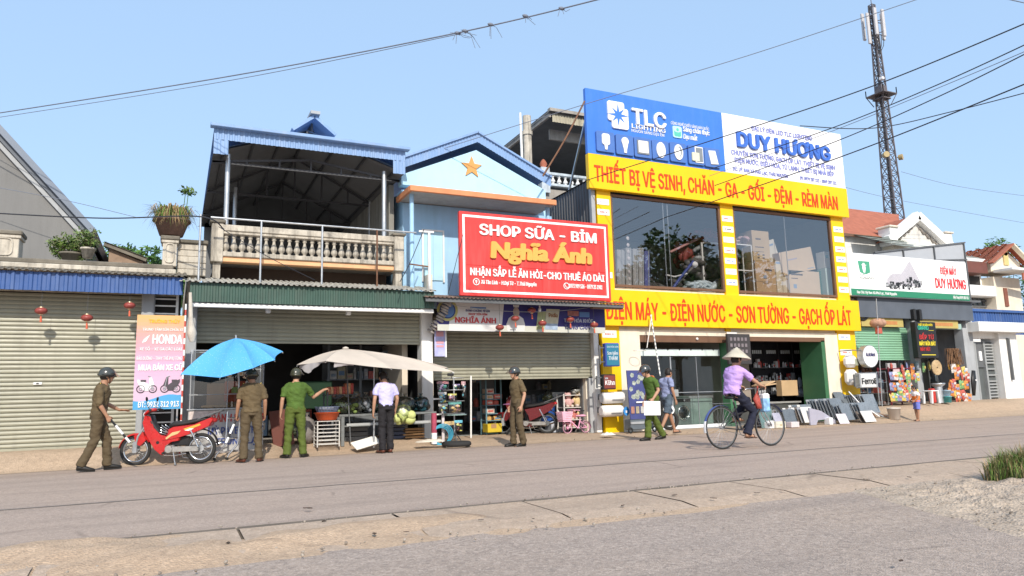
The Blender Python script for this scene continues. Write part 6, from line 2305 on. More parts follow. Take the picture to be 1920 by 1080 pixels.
mb.obox(c+Vector((0,0,.12)),(.162,.262,.12),Rb,PLATE,.03)
solo(mb,'carrier_bag','blue and white carrier bag hanging from the handlebar of the black bicycle','bag',c)
mb=MB(mat('red_bag',(.4,.07,.05),.5,.5,14,.6,30))
c=bw(hx-.2,-.14,.86)
mb.loft([(c+Vector((.02,0,-.16)),.06,.05,None),(c+Vector((0,0,-.08)),.085,.06,RZ(.4)),(c+Vector((-.02,.01,.03)),.07,.05,RZ(-.3)),(c+Vector((.0,0,.14)),.02,.02,None)],None,9)
mb.tube([c+Vector((0,0,.14)),c+Vector((.02,0,.26))],.015,None,6)
solo(mb,'plastic_bag','red plastic bag hanging beside the knee of the cyclist','bag',c)
def motorbike(label,loc,rz,paint,accent,scooter=False,cat='motorbike'):
 t=T('motorbike',label,cat,loc,rz)
 wb,R=1.2,.285
 rx,fx=-wb/2,wb/2
 tyre=.036
 wheel(t,rx,R,tyre,RUBBER,CHROME if not scooter else DARKGREY,STEEL if not scooter else DARKGREY,30 if not scooter else 5,hub=.065)
 wheel(t,fx,R,tyre*.9,RUBBER,CHROME if not scooter else DARKGREY,STEEL if not scooter else DARKGREY,30 if not scooter else 5,hub=.06)
 hx,hz=.33,.97
 def side(name,pts,half,m,lab=None,taper=.65):
  """a shell: outline in x,z, bulging to the half width at its middle"""
  mb=MB(m)
  n=len(pts)
  cx=sum(p[0]for p in pts)/n;cz=sum(p[1]for p in pts)/n
  V,F=[],[]
  lay=[(-1,taper),(-.75,.95),(0,1.03),(.75,.95),(1,taper)]
  for w,k in lay:
   for x,z in pts:
    V.append((cx+(x-cx)*(.86+.14*k),w*half,cz+(z-cz)*(.86+.14*k)))
  for l in range(4):
   for i in range(n):
    j=(i+1)%n
    F.append((l*n+i,l*n+j,(l+1)*n+j,(l+1)*n+i))
  F.append(tuple(range(n)));F.append(tuple(4*n+i for i in range(n))[::-1])
  mb.add(V,F,m,False)
  return part(mb,name,t,True,lab)
 f=MB(paint)
 def ff(u,v):
  a=lerp(rad(8),rad(150),u);w=lerp(-.062,.062,v)
  rr=R+.035-9*w*w
  return(fx+rr*math.cos(a),w,R+rr*math.sin(a))
 f.grid(ff,18,6)
 f.prism([(fx+.02,R+.27),(fx-.14,R+.34),(fx-.20,R+.18),(fx-.1,R+.08),(fx-.02,R+.12)],(0,.07,0),XA,ZA,.14,paint)
 part(f,'front_mudguard',t,True)
 f=MB(STEEL)
 for s in(-1,1):
  f.tube([(fx,s*.075,R),(fx-.06,s*.075,R+.26),(hx+.10,s*.06,.72)],.02,STEEL,10)
  f.box(fx-.05,fx+.03,s*.078-.02,s*.078+.02,R-.05,R+.16,STEEL,.01)
 part(f,'fork',t,True)
 side('leg_shield',[(.44,.92),(.47,.80),(.42,.62),(.36,.50),(.22,.28),(.10,.18),(.02,.27),(.02,.34),(-.08,.42),(-.22,.44),(-.24,.50),(-.05,.52),(.12,.56),(.25,.70),(.33,.92)]if not scooter else[(.46,.95),(.50,.8),(.44,.6),(.40,.32),(.30,.22),(-.2,.20),(-.24,.28),(.22,.32),(.30,.6),(.33,.95)],.115,paint)
 if not scooter:
  f=MB(BLACK)
  for s in(-1,1):
   f.cyl((.165,s*.105,.42),(.165,s*.122,.42),.032,.028,BLACK,14)
  part(f,'duct',t,True)
  f=MB(mat('inner_shield_black',(.03,.03,.032),.5,.1))
  f.loft([((.34,0,.93),.05,.11,None),((.30,0,.80),.05,.12,None),((.20,0,.64),.06,.11,None),((.10,0,.55),.06,.09,None)],None,14)
  part(f,'inner_shield',t,True)
 f=MB(paint)
 f.loft([((hx+.13,0,hz-.02),.055,.07,RY(1.2)),((hx+.07,0,hz+.02),.085,.11,RY(1.0)),((hx-.02,0,hz+.05),.07,.10,RY(.6)),((hx-.06,0,hz+.03),.03,.05,RY(.3))],paint,18)
 c_=part(f,'headlight_cowl',t,True)
 f=MB(mat('lamp_glass',(.55,.55,.55),.1,.05,spec=.8))
 f.sph((hx+.13,0,hz-.03),(.025,.075,.055),None,14,8)
 part(f,'headlight',c_,True)
 f=MB(BLACK)
 f.tube([(hx-.08,.34,hz+.05),(hx-.02,.22,hz+.07),(hx,0,hz+.06),(hx-.02,-.22,hz+.07),(hx-.08,-.34,hz+.05)],.014,DARKGREY,8)
 for s in(-1,1):
  f.tube([(hx-.03,s*.23,hz+.068),(hx-.085,s*.35,hz+.05)],.02,BLACK,8)
  f.tube([(hx+.04,s*.2,hz+.06),(hx-.0,s*.33,hz+.04)],.006,STEEL,6)
 part(f,'handlebar',t,True)
 for s in(-1,1):
  f=MB(BLACK)
  f.tube([(hx-.02,s*.2,hz+.07),(hx+.02,s*.24,hz+.16),(hx+.01,s*.27,hz+.22)],.006,BLACK,6)
  f.sph((hx+.01,s*.28,hz+.26),(.016,.055,.04),BLACK,14,8,RX(s*.5))
  part(f,'mirror',t,True)
 f=MB(BLACK)
 ST=mat('vinyl_seat',(.025,.024,.024),.55,.12,8)
 f.loft([((-.02,0,.70),.055,.075,RY(PI/2+.3)),((-.10,0,.745),.062,.11,RY(PI/2)),((-.28,0,.755),.05,.125,RY(PI/2)),((-.48,0,.79),.052,.125,RY(PI/2+.15)),((-.68,0,.835),.045,.10,RY(PI/2+.2)),((-.76,0,.85),.025,.05,RY(PI/2+.2))],ST,16)
 part(f,'seat',t,True)
 side('side_panel',[(-.02,.66),(-.10,.70),(-.5,.74),(-.80,.86),(-.86,.82),(-.78,.70),(-.5,.58),(-.22,.50),(-.05,.47),(.10,.45),(.0,.55)]if not scooter else[(-.0,.66),(-.5,.74),(-.78,.84),(-.84,.78),(-.72,.62),(-.4,.45),(-.14,.34),(-.1,.5)],.13,paint)
 f=MB(accent)
 for s in(-1,1):
  y=s*.132
  f.prism([(.02,.50),(-.10,.60),(-.26,.63),(-.20,.57),(-.08,.53),(.0,.47)],(0,y,0),XA,ZA,.004*-s,accent)
  f.prism([(-.30,.66),(-.60,.75),(-.62,.72),(-.46,.66),(-.4,.65),(-.34,.63)],(0,y,0),XA,ZA,.004*-s,mat('decal_gold',(.62,.38,.06),.4))
  f.prism([(-.32,.63),(-.42,.665),(-.5,.66),(-.4,.62)],(0,y*1.01,0),XA,ZA,.004*-s,PLATE)
 if not scooter:part(f,'decal',t,True)
 f=MB(mat('tail_lamp',(.4,.02,.02),.2,.1,spec=.7))
 f.sph((-.84,0,.80),(.05,.10,.045),None,14,8)
 part(f,'tail_light',t,True)
 f=MB(DARKGREY)
 for s in(-1,1):
  f.tube([(-.55,s*.11,.83),(-.80,s*.12,.92),(-.98,s*.09,.985)],.013,DARKGREY,8)
 f.tube([(-.98,.09,.985),(-1.0,0,.99),(-.98,-.09,.985)],.013,DARKGREY,8)
 f.tube([(-.82,.11,.925),(-.82,-.11,.925)],.01,DARKGREY,6)
 part(f,'grab_rail',t,True)
 f=MB(BLACK)
 def rf(u,v):
  a=lerp(rad(75),rad(178),u);w=lerp(-.06,.06,v)
  rr=R+.05-6*w*w
  return(rx+rr*math.cos(a),w,R+.03+rr*math.sin(a))
 f.grid(rf,16,5,BLACK)
 rm=part(f,'rear_mudguard',t,True)
 f=MB(PLATE)
 f.obox((rx-.33,0,.56),(.008,.19,.14),RY(.5),PLATE,.004)
 f.obox((rx-.335,0,.575),(.004,.12,.03),RY(.5),GREY)
 f.obox((rx-.345,0,.53),(.004,.14,.03),RY(.5),GREY)
 part(f,'number_plate',rm,True)
 f=MB(STEEL)
 ALU=mat('dull_aluminium',(.42,.40,.37),.45,.15,6,metal=.7)
 f.box(-.14,.06,-.11,.11,.22,.36,ALU,.03)
 f.cyl((.05,0,.30),(.20,0,.33),.065,.06,ALU,14)
 for k in range(5):
  f.cyl((.09+k*.025,0,.308+k*.005),(.098+k*.025,0,.309+k*.005),.078,.078,ALU,14)
 for s in(-1,1):
  f.cyl((-.04,s*.11,.29),(-.04,s*.135,.29),.075,.065,ALU,18)
 f.box(-.4,-.05,-.04,.04,.34,.52,BLACK,.02)
 part(f,'engine',t,True)
 f=MB(STEEL)
 for s in(-1,1):
  f.bar((-.08,s*.09,.30),(rx,s*.09,R),.03,.045,DARKGREY)
  f.tube([(-.42,s*.12,.66),(rx+.02,s*.12,R+.03)],.016,CHROME,8)
  f.ring((-.50,s*.12,.46),.028,.006,(0.2,0,1),BLACK,12,4)
  for k in range(9):
   q=lerp(Vector((-.44,s*.12,.60)),Vector((rx+.01,s*.12,R+.12)),k/8)
   f.ring(q,.026,.006,(.5,0,1),CHROME,12,4)
 f.box(rx+.02,-.06,.10,.115,R-.05,R+.05,ALU,.01)
 part(f,'swing_arm',t,True)
 f=MB(CHROME)
 f.tube([(.18,-.08,.26),(.10,-.10,.17),(-.1,-.12,.16),(-.3,-.14,.19),(-.45,-.15,.23)],.017,CHROME,8)
 f.tube([(-.40,-.15,.215),(-.50,-.152,.24),(-.92,-.16,.36),(-.95,-.16,.37)],[.025,.046,.05,.03],CHROME,14)
 part(f,'exhaust',t,True)
 f=MB(DARKGREY)
 f.tube([(-.12,.09,.24),(-.22,.26,.01)],.011,STEEL,8)
 f.sph((-.22,.26,.012),(.03,.02,.012),DARKGREY,8,5)
 for s in(-1,1):
  f.tube([(.02,s*.1,.22),(.02,s*.24,.22)],.012,DARKGREY,8)
  f.tube([(.02,s*.18,.23),(.02,s*.26,.23)],.02,RUBBER,8)
 f.tube([(-.2,-.1,.23),(-.24,-.12,.12),(-.36,-.13,.1)],.011,STEEL,8)
 part(f,'stand',t,True)
 if not scooter:
  f=MB(CHROME)
  for k in range(5):
   z=lerp(.60,.72,k/4)
   f.tube([(.15-k*.01,-.1,z-.04+.015*k),(-.02,-.1,z-.08),(-.02,.1,z-.08),(.15-k*.01,.1,z-.04+.015*k)],.008,CHROME,6)
  part(f,'step_rack',t,True)
 return t
f0,r0=gd(252,878),gd(371,874)
fr=Vector((-.55,14.93,0));rr=Vector((.56,14.56,0))
md=(fr+rr)/2
REDP=mat('motorbike_red',(.48,.016,.016),.3,.12,5,spec=.5,coat=.4,dirt=.25,gcol=(.3,.17,.12))
_mb=motorbike('red motorbike with black seat and gold decals parked in front of the repair board',(md.x,md.y,.01),math.atan2(fr.y-rr.y,fr.x-rr.x),REDP,mat('decal_cream',(.6,.42,.2),.4))
_mb.scale=(.94,.94,.96)
p=at(1010,815,17.3)
motorbike('dark red scooter parked inside the half open milk shop',(at(1026,806,17.25).x-.48,17.6,.06),PI-.62,mat('scooter_red',(.13,.006,.008),.25,.08,3,spec=.6,coat=.5),PLATE,True,'scooter')  # red darkened in its base colour, standing in for shade under the shutter
PINK=mat('bike_pink',(.75,.36,.50),.4,.06)
WTY=mat('white_tyre',(.62,.5,.53),.7,.1)
p=at(1076,815,16.9)
bicycle('small pink bicycle with training wheels and basket beside the toy shelf',(p.x,16.75,.06),PI+.05,.155,.56,PINK,mat('dark_pink_tyre',(.16,.1,.11),.7),.46,.60,fender=PINK,basket=mat('basket_pink',(.75,.42,.52),.5),child=True,rack=False)
p=at(975,815,17.0)
p=at(962,810,16.85)
bicycle('mauve bicycle with white tyres standing behind the officer in profile',(p.x+.2,17.2,.06),PI+1.05,.24,.82,mat('bike_mauve',(.42,.2,.42),.4),WTY,.62,.80,fender=mat('bike_mauve',(.42,.2,.42)),child=True,rack=False)
# -- umbrellas
def canopy(mb,top,rim,m,sag=.06,n=10,under=None):
 """cloth between a top point and rim points, each panel slightly slack"""
 N=len(rim)
 top=Vector(top)
 for i in range(N):
  a,b=Vector(rim[i]),Vector(rim[(i+1)%N])
  V=[]
  for j in range(n+1):
   t=j/n
   for k in range(n+1):
    e=lerp(a,b,k/n)
    bow=4*(k/n)*(1-k/n)
    e=lerp(e,Vector((top.x,top.y,e.z)),.07*bow)
    p=lerp(top,e,t)
    p.z+=.16*(top.z-e.z)*math.sin(PI*t)-sag*bow*math.sin(PI*min(1,t))*.5
    V.append(p)
  F=[(j*(n+1)+k,(j+1)*(n+1)+k,(j+1)*(n+1)+k+1,j*(n+1)+k+1)for j in range(n)for k in range(n)]
  mb.add(V,F,m,True)
UY=14.75
UB=bpy.data.materials.new('speckled_blue_cloth')
UB.use_nodes=True
_t=UB.node_tree
_b=_t.nodes['Principled BSDF']
_b.inputs['Roughness'].default_value=.6
_tc=_t.nodes.new('ShaderNodeTexCoord')
_v=_t.nodes.new('ShaderNodeTexVoronoi');_v.inputs['Scale'].default_value=26
_t.links.new(_tc.outputs['Object'],_v.inputs['Vector'])
_mr=_t.nodes.new('ShaderNodeMapRange')
_mr.inputs['From Min'].default_value=.10;_mr.inputs['From Max'].default_value=.22;_mr.inputs['To Min'].default_value=1;_mr.inputs['To Max'].default_value=0
_t.links.new(_v.outputs['Distance'],_mr.inputs['Value'])
_mx=_t.nodes.new('ShaderNodeMix');_mx.data_type='RGBA'
_mx.inputs[6].default_value=(.085,.35,.68,1);_mx.inputs[7].default_value=(.32,.55,.72,1)
_t.links.new(_mr.outputs[0],_mx.inputs['Factor'])
_t.links.new(_mx.outputs[2],_b.inputs['Base Color'])
p=lambda px,py,y=UY:at(px,py,y)
hubp=p(442,634,UY+.1)
rim=[p(338,702,UY-.6),p(412,708,UY-1.05),p(475,690,UY-1.0),p(516,675,UY-.7),p(531,659,UY-.1),p(512,655,UY+.6),p(440,668,UY+1.0),p(372,684,UY+.6)]
t=T('parasol','sky blue speckled parasol tilted over the bread stall','parasol',(hubp.x+.15,UY+.3,.2))
mb=MB(UB)
canopy(mb,hubp,rim,UB,.05,8)
part(mb,'canopy',t)
mb=MB(BLACK)
for i in range(8):
 a,b=Vector(rim[i]),hubp
 mb.tube([lerp(b,a,k/6)+Vector((0,0,.16*(b.z-a.z)*math.sin(PI*k/6)-.03))for k in range(7)],.008,STEEL,5)
 mb.tube([lerp(b,a,.5)+Vector((0,0,-.0)),hubp+Vector((.05,0,-.45))],.006,STEEL,5)
part(mb,'ribs',t)
mb=MB(STEEL)
mb.tube([hubp+Vector((0,0,.06)),hubp+Vector((.08,.03,-.8)),(hubp.x+.15,UY+.3,.2)],.018,STEEL,8)
part(mb,'pole',t)
mb=MB(mat('umbrella_seam',(.06,.2,.38),.7))
A,B=p(383,662,UY-.5),p(475,640,UY-.3)
hubp2=p(440,634,16.1)
CR=mat('beige_canvas',(.54,.465,.39),.8,.06,3,.08,60)
CY_=15.4
top=p(648,654,CY_+.2)
rim=[p(610,677,CY_-1.0),p(735,691,CY_-1.15),p(852,697,CY_-.9),p(840,689,CY_+.3),p(775,673,CY_+.9),p(655,670,CY_+1.1),p(590,676,CY_+.7),p(556,684,CY_-.2)]
t=T('parasol','wide beige market parasol spread over the vegetable table','parasol',(p(676,760,CY_).x,CY_,.2))
mb=MB(CR)
canopy(mb,top,rim,CR,.03,8)
part(mb,'canopy',t)
mb=MB(mat('pale_flap',(.5,.47,.47),.85,.1))
for a,b,dz in((7,0,.20),(0,1,.10)):
 A,B=Vector(rim[a]),Vector(rim[b])
 n=12
 V=[]
 for i in range(n+1):
  q=lerp(A,B,i/n)if a==7 else lerp(A,B,.12+.3*i/n)
  q=lerp(q,Vector((top.x,top.y,q.z)),.06)
  d=dz*(1-abs(2*i/n-.7))if a==7 else dz*(1-i/n)
  V+=[q,q+Vector((.02*math.sin(i*1.7),.04,-max(.02,d)))]
 mb.add(V,[(2*i,2*i+1,2*i+3,2*i+2)for i in range(n)],None,True)
part(mb,'valance',t)
mb=MB(STEEL)
for i in range(8):
 a=Vector(rim[i])
 mb.tube([lerp(top,a,k/6)+Vector((0,0,.16*(top.z-a.z)*math.sin(PI*k/6)-.03))for k in range(7)],.009,STEEL,5)
 mb.tube([lerp(top,a,.45),top+Vector((.05,0,-.35))],.007,STEEL,5)
c=Vector(rim[2])
mb.box(c.x-.16,c.x-.02,c.y-.02,c.y+.02,c.z-.09,c.z-.03,BLACK,.01)
mb.tube([c+Vector((-.08,0,-.05)),c+Vector((-.06,0,-.14))],.008,BLACK,5)
part(mb,'ribs',t)
mb=MB(STEEL)
mb.tube([top+Vector((0,0,.03)),(top.x+.1,CY_+.1,.2)],.014,DARKGREY,8)
mb.lathe([(.0,.05),(.06,.03),(.07,0)],top,CR,10)
part(mb,'pole',t)
# -- bread stall: glass case on a painted counter
SY_=15.35
s0,s1=at(352,800,SY_),at(494,800,SY_)
zc,zb,zt=at(420,768,SY_).z,at(420,848,SY_).z,at(420,690,SY_).z
t=T('food_stall','glass fronted bread stall with hand painted counter beneath the blue parasol','stall',((s0.x+s1.x)/2,SY_,.2))
SW=mat('stall_white',(.45,.44,.43),.6,.12,4,grime=.4)
mb=MB(SW)
mb.box(s0.x,s1.x,SY_,SY_+.65,zb,zc,SW,.01)
mb.box(s0.x-.03,s1.x+.03,SY_-.03,SY_+.68,zc,zc+.03,STEEL,.005)
mb.box(s0.x,s1.x,SY_-.02,SY_,zb-.01,zb+.03,CHROME)
mb.box(s0.x+.02,s0.x+.55,SY_-.006,SY_,zc-.18,zc-.02,mat('stall_poster',(.6,.5,.46),.6,.25,8))
part(mb,'counter',t)
mb=MB(CHROME)
for x in(s0.x+.03,s1.x-.03):
 for y in(SY_+.05,SY_+.6):
  mb.tube([(x,y,.2),(x,y,zb)],.018,CHROME,8)
  mb.tube([(x,y,.2),(x,y,.27)],.03,RUBBER,8)
part(mb,'legs',t)
mb=MB(STEEL)
for x in(s0.x+.02,(s0.x+s1.x)/2,s1.x-.02):
 for y in(SY_+.02,SY_+.63):
  mb.bar((x,y,zc),(x,y,zt+.35),.016,.016,GREY)
for z in(zt,zt+.35,zc+.3):
 for y in(SY_+.02,SY_+.63):
  mb.bar((s0.x,y,z),(s1.x,y,z),.014,.014,GREY)
part(mb,'case_frame',t)
SG=glass('stall_glass',(.82,.84,.83),.06)
mb=MB(SG)
mb.quad((s0.x+.03,SY_+.015,zc+.04),(s1.x-.03,SY_+.015,zc+.04),(s1.x-.03,SY_+.015,zt+.34),(s0.x+.03,SY_+.015,zt+.34))
part(mb,'pane',t)
mb=MB(TXTRED)
SR,SBL=mat('stall_red',(.48,.06,.05),.6),mat('stall_blue',(.05,.08,.26),.6)
X=lambda u:lerp(s0.x,s1.x,u)
mb.text('BÁNH MỲ CAM',X(.30),X(1.0),zc-.23,.14,SY_,.004,SR,.06)
mb.text('MỲ PATE - THỊT',X(.26),X(1.0),zc-.47,.13,SY_,.004,SBL,.05)
mb.text('TRỨNG LẠP',X(.36),X(.98),zc-.67,.12,SY_,.004,SBL,.05)
part(mb,'lettering',t)
p0=at(438,735,SY_+.5)
mb=MB(mat('stove_red',(.40,.07,.03),.5,.2,6))
mb.box(p0.x-.5,p0.x+.3,SY_+.45,SY_+.6,zc+.04,p0.z+.18,WOOD,.01)
mb.box(p0.x-.18,p0.x+.22,SY_+.40,SY_+.46,p0.z-.2,p0.z+.22,None,.02)
mb.box(p0.x-.05,p0.x+.15,SY_+.39,SY_+.40,p0.z-.02,p0.z+.1,mat('label_green',(.3,.36,.1),.6))
solo(mb,'warming_oven','orange red warming cabinet standing inside the glass bread case','oven',(p0.x,SY_+.5,zc+.03))
BREAD=mat('bread_crust',(.48,.27,.1),.7,.3,10)
proto=None
for i,px in enumerate((392,402,411,388,420)):
 q=at(px,762,SY_+.25)
 loc=(q.x,SY_+.2+.06*(i%2),zc+.065)
 if proto is None:
  mb=MB(BREAD);mb.loft([((0,-.11,0),.012,.012,RX(-PI/2)),((0,-.06,0),.035,.03,RX(-PI/2)),((0,.05,0),.036,.03,RX(-PI/2)),((0,.11,0),.012,.012,RX(-PI/2))],None,10)
  proto=solo(mb,'bread_roll','baguette roll lying on the floor of the glass bread case','bread',loc,.9,'rolls in the bread case',True)
 else:
  dup(proto,loc,.9+i*.3)
proto=None
for k,(px,py)in enumerate(((407,702),(430,704),(452,701))):
 q=at(px,py,SY_-.02)
 mb=MB(mat('price_card',(.62,.52,.36),.7,.1))
 mb.obox((q.x,SY_-.01,q.z),(.09,.006,.075),RY(.5 if k==1 else 0))
 mb.obox((q.x,SY_-.014,q.z),(.03,.004,.03),RY(.5 if k==1 else 0),mat('card_mark',(.5,.2,.05),.6))
 solo(mb,'price_card',('small square card hung at the left of the bread case glass','tilted white card hung at the middle of the bread case glass','small square card hung nearest the officer at the bread case')[k],'card',(q.x,SY_-.01,q.z))
mb=MB(CHROME)
a=at(405,865,14.95)
for dx in(0,.22):
 mb.tube([(a.x+dx-.03,14.95,.05),(a.x+dx,14.95,.12),(a.x+dx+.16,15.0,.30),(a.x+dx+.18,15.02,.92)],.018,CHROME,8)
 mb.tube([(a.x+dx-.035,14.95,.03),(a.x+dx-.03,14.95,.07)],.028,RUBBER,8)
mb.tube([(a.x+.18,15.02,.80),(a.x+.4,15.02,.80)],.014,CHROME,8)
mb.tube([(a.x+.16,15.0,.42),(a.x+.38,15.0,.42)],.014,CHROME,8)
solo(mb,'chrome_stand','bent chrome tube stand between the red motorbike and the bread stall','stand',(a.x,14.95,.03))
# -- vegetable table and what lies on it
TY=15.55
tx0,tx1=at(640,790,TY).x,at(815,790,TY).x
tz=at(740,774,TY).z
mz=at(740,793,TY-.05).z
GT=mat('worn_grey_paint',(.17,.18,.18),.6,.2,6,grime=.3)
t=T('market_table','long grey steel table carrying bags of vegetables under the beige parasol','table',((tx0+tx1)/2,TY,.2))
mb=MB(GT)
mb.box(tx0-.05,tx1+.05,TY,TY+.85,tz-.05,tz,GT,.01)
part(mb,'tabletop',t)
for x in(tx0,tx1-.06):
 for y in(TY,TY+.75):
  mb=MB(GT);mb.box(x,x+.07,y,y+.07,.12,tz-.05,GT,.006);part(mb,'leg',t)
mb=MB(GREY)
a,b=at(650,795,TY-.05),at(826,788,TY-.05)
mb.bar((a.x,TY-.04,mz),(b.x,TY-.04,mz),.05,.05,mat('pale_rail',(.38,.39,.38),.5,.1))
part(mb,'rail',t)
mb=MB(GT)
mb.box(tx0+.07,tx1-.07,TY+.1,TY+.7,mz-.05,mz-.02)
part(mb,'shelf',t)
BAG=glass('clear_bag',(.93,.95,.94),.05,.35)
def bag_of(name,label,c,r,inner,n,seed,m=BAG,ir=.05):
 rg=random.Random(seed)
 mb=MB(inner)
 c=Vector(c)
 for _ in range(n):
  d=Vector((rg.uniform(-1,1),rg.uniform(-1,1),rg.uniform(-1,.5)))
  mb.sph(c+Vector((d.x*r[0]*.75,d.y*r[1]*.75,d.z*r[2]*.75)),(ir*rg.uniform(.7,1.2),ir*rg.uniform(.7,1.2),ir*rg.uniform(.7,1)),inner,8,6)
 t=T(name,label,'bag',c-Vector((0,0,r[2])))
 part(mb,'contents',t)
 mb=MB(m)
 V,F=[],[]
 K,Nn=9,18
 for i in range(K+1):
  a=-PI/2+PI*i/K
  for j in range(Nn):
   b=2*PI*j/Nn
   k=1+.4*noise.noise(Vector((math.cos(b)*2+seed,math.sin(b)*2,a*2)))
   top=1 if i<K-1 else.5
   V.append(c+Vector((r[0]*math.cos(a)*math.cos(b)*k*top,r[1]*math.cos(a)*math.sin(b)*k*top,r[2]*math.sin(a)*(1.0 if a<.6 else 1.25)*(.9+.2*k-.1))))
 for i in range(K):
  for j in range(Nn):
   l=(j+1)%Nn
   F.append((i*Nn+j,i*Nn+l,(i+1)*Nn+l,(i+1)*Nn+j))
 mb.add(V,F,m,True)
 mb.lathe([(.02,r[2]*1.1),(.012,r[2]*1.28),(.06,r[2]*1.55)],c,m,10)
 part(mb,'film',t)
 return t
VEG,VEG2=mat('leafy_green',(.16,.22,.06),.7,.5,9),mat('pale_cabbage',(.55,.60,.22),.6,.15,9)
def on_table(px,y,h):return Vector((at(px,760,y).x,y,tz+h))
bag_of('vegetable_bag','clear bag of leafy greens at the left end of the table',on_table(648,TY+.3,.17),(.28,.25,.17),VEG,40,1)
bag_of('vegetable_bag','clear bag of pale noodles beside the leafy greens',on_table(672,TY+.35,.17),(.17,.17,.17),mat('pale_noodles',(.5,.48,.40),.7,.2,9),16,2)
bag_of('vegetable_bag','tall thin clear bag with white tofu next to the noodles',on_table(686,TY+.3,.18),(.12,.13,.18),PLATE,8,3)
bag_of('vegetable_bag','dark green bag pressed behind the man in lilac',on_table(703,TY+.45,.13),(.16,.15,.13),mat('green_bag',(.05,.2,.09),.6),8,4)
bag_of('vegetable_bag','large clear bag of herbs right of the man in lilac',on_table(758,TY+.35,.16),(.27,.22,.16),mat('herbs',(.11,.15,.08),.7,.5,9),40,5)
bag_of('vegetable_bag','blue green net bag at the right end of the table',on_table(789,TY+.4,.16),(.22,.2,.16),mat('teal_net',(.05,.17,.19),.7,.4,12),30,6,glass('teal_film',(.35,.6,.65),.1,.2))
cx=at(757,770,TY-.12)
bag_of('cabbage_bag','pale green cabbages in a clear bag on the front rail of the table',Vector((at(757,780,TY-.1).x,TY-.10,at(757,778,TY-.1).z)),(.20,.12,.19),VEG2,7,8,BAG,.12)
mb=MB(BLACK)
RYk=16.0
a,b=at(614,740,RYk),at(664,740,RYk)
t=T('snack_rack','dark wire rack with trays of sausage packs behind the red basin','rack',((a.x+b.x)/2,RYk,.2))
mb=MB(DARKGREY)
for x in(a.x,b.x):
 for y in(RYk,RYk+.4):
  mb.bar((x,y,.2),(x,y,a.z+.05),.03,.03)
for z in(a.z,a.z-.35):
 mb.box(a.x-.03,b.x+.03,RYk-.02,RYk+.42,z-.02,z)
part(mb,'frame',t)
SN=[mat('sausage_pack',(.48,.15,.08),.35,.5,12),mat('cracker_pack',(.62,.38,.2),.35,.4,14),mat('red_pack',(.5,.08,.06),.3,.5,12)]
proto=None
for i in range(9):
 x=lerp(a.x+.04,b.x-.04,i/8)
 mb=MB(SN[i%3])
 h=.17 if i<6 else.24
 mb.box(x-.035,x+.035,RYk+.02,RYk+.2,a.z,a.z+h,SN[i%3],.015)
 q=solo(mb,'snack_pack','sausage or cracker packet standing on the dark wire rack','packet',(x,RYk+.1,a.z),0,'packets on the snack rack')
BY_=15.2
a,b=at(596,770,BY_),at(636,848,BY_)
rz1=at(615,790,BY_).z
t=T('folding_rack','white steel rung rack standing under the red basin','rack',((a.x+b.x)/2,BY_,.15))
mb=MB(mat('rack_white',(.58,.56,.52),.5,.1,grime=.3))
for x in(a.x,b.x):
 for y in(BY_,BY_+.36):
  mb.tube([(x,y,.15),(x,y,rz1)],.014,None,8)
for k in range(7):
 z=lerp(.2,rz1,k/6)
 for y in(BY_,BY_+.36):
  mb.tube([(a.x,y,z),(b.x,y,z)],.009,None,6)
 for x in(a.x,b.x):
  mb.tube([(x,BY_,z),(x,BY_+.36,z)],.009,None,6)
 for q in range(1,4):
  mb.tube([(a.x,BY_+.09*q,z),(b.x,BY_+.09*q,z)],.006,None,5)
part(mb,'frame',t)
c=Vector(((a.x+b.x)/2+.0,BY_+.18,rz1+.015))
mb=MB(mat('basin_orange_red',(.55,.09,.025),.4,.06))
mb.lathe([(.0,.0),(.17,.0),(.2,.02),(.245,.15),(.27,.155),(.268,.165),(.24,.16),(.19,.03),(0,.012)],c,None,28)
solo(mb,'plastic_basin','round orange red basin resting on the white rung rack','basin',c)
mb=MB(mat('basket_slate_blue',(.13,.16,.24),.5,.1))
c2=c+Vector((0,0,.165))
for k in range(4):
 mb.ring(c2+Vector((0,0,.02+k*.03)),.21+.012*k,.008,(0,0,1),None,28,5)
for k in range(22):
 a_=2*PI*k/22
 mb.tube([c2+Vector((.2*math.cos(a_),.2*math.sin(a_),0)),c2+Vector((.25*math.cos(a_),.25*math.sin(a_),.12))],.006,None,4)
for k in range(14):
 rg=random.Random(k)
 mb.sph(c2+Vector((rg.uniform(-.14,.14),rg.uniform(-.14,.14),.08)),(.05,.04,.035),mat('grey_plastic_bits',(.3,.31,.33),.4,.4,12),7,5)
solo(mb,'plastic_basket','slate blue basket of packets stacked in the orange red basin','basket',c2)
q=at(686,838,15.05)
mb=MB(PLATE)
mb.obox((q.x,15.05,.20),(.55,.30,.035),RX(.45)@RZ(.25)@RY(-.12),mat('foam_white',(.74,.72,.66),.7,.06),.01)
for k in range(3):
 mb.obox((q.x-.0,15.05-.03*k+.02,.225-.02*k),(.34,.008,.004),RX(.45)@RZ(.25)@RY(-.12),GREY)
solo(mb,'foam_board','white foam lid with a scribbled note lying tilted in front of the table','board',(q.x,15.05,.2))
q=at(526,815,15.9)
mb=MB(mat('red_brown_board',(.13,.035,.022),.5,.15))
mb.obox((q.x,15.75,.55),(.42,.03,.74),RX(-.12)@RY(-.14),None,.006)
solo(mb,'leaning_board','dark red brown board leaning beside the bread stall','board',(q.x,15.75,.2))
bag_of('vegetable_bag','green cabbage bag on the ground behind the leaning red brown board',Vector((at(535,805,16.0).x,16.05,.52)),(.30,.24,.28),mat('ground_greens',(.3,.34,.18),.7,.4,9),34,9)
mb=MB(STEEL)
q=at(701,790,15.0)
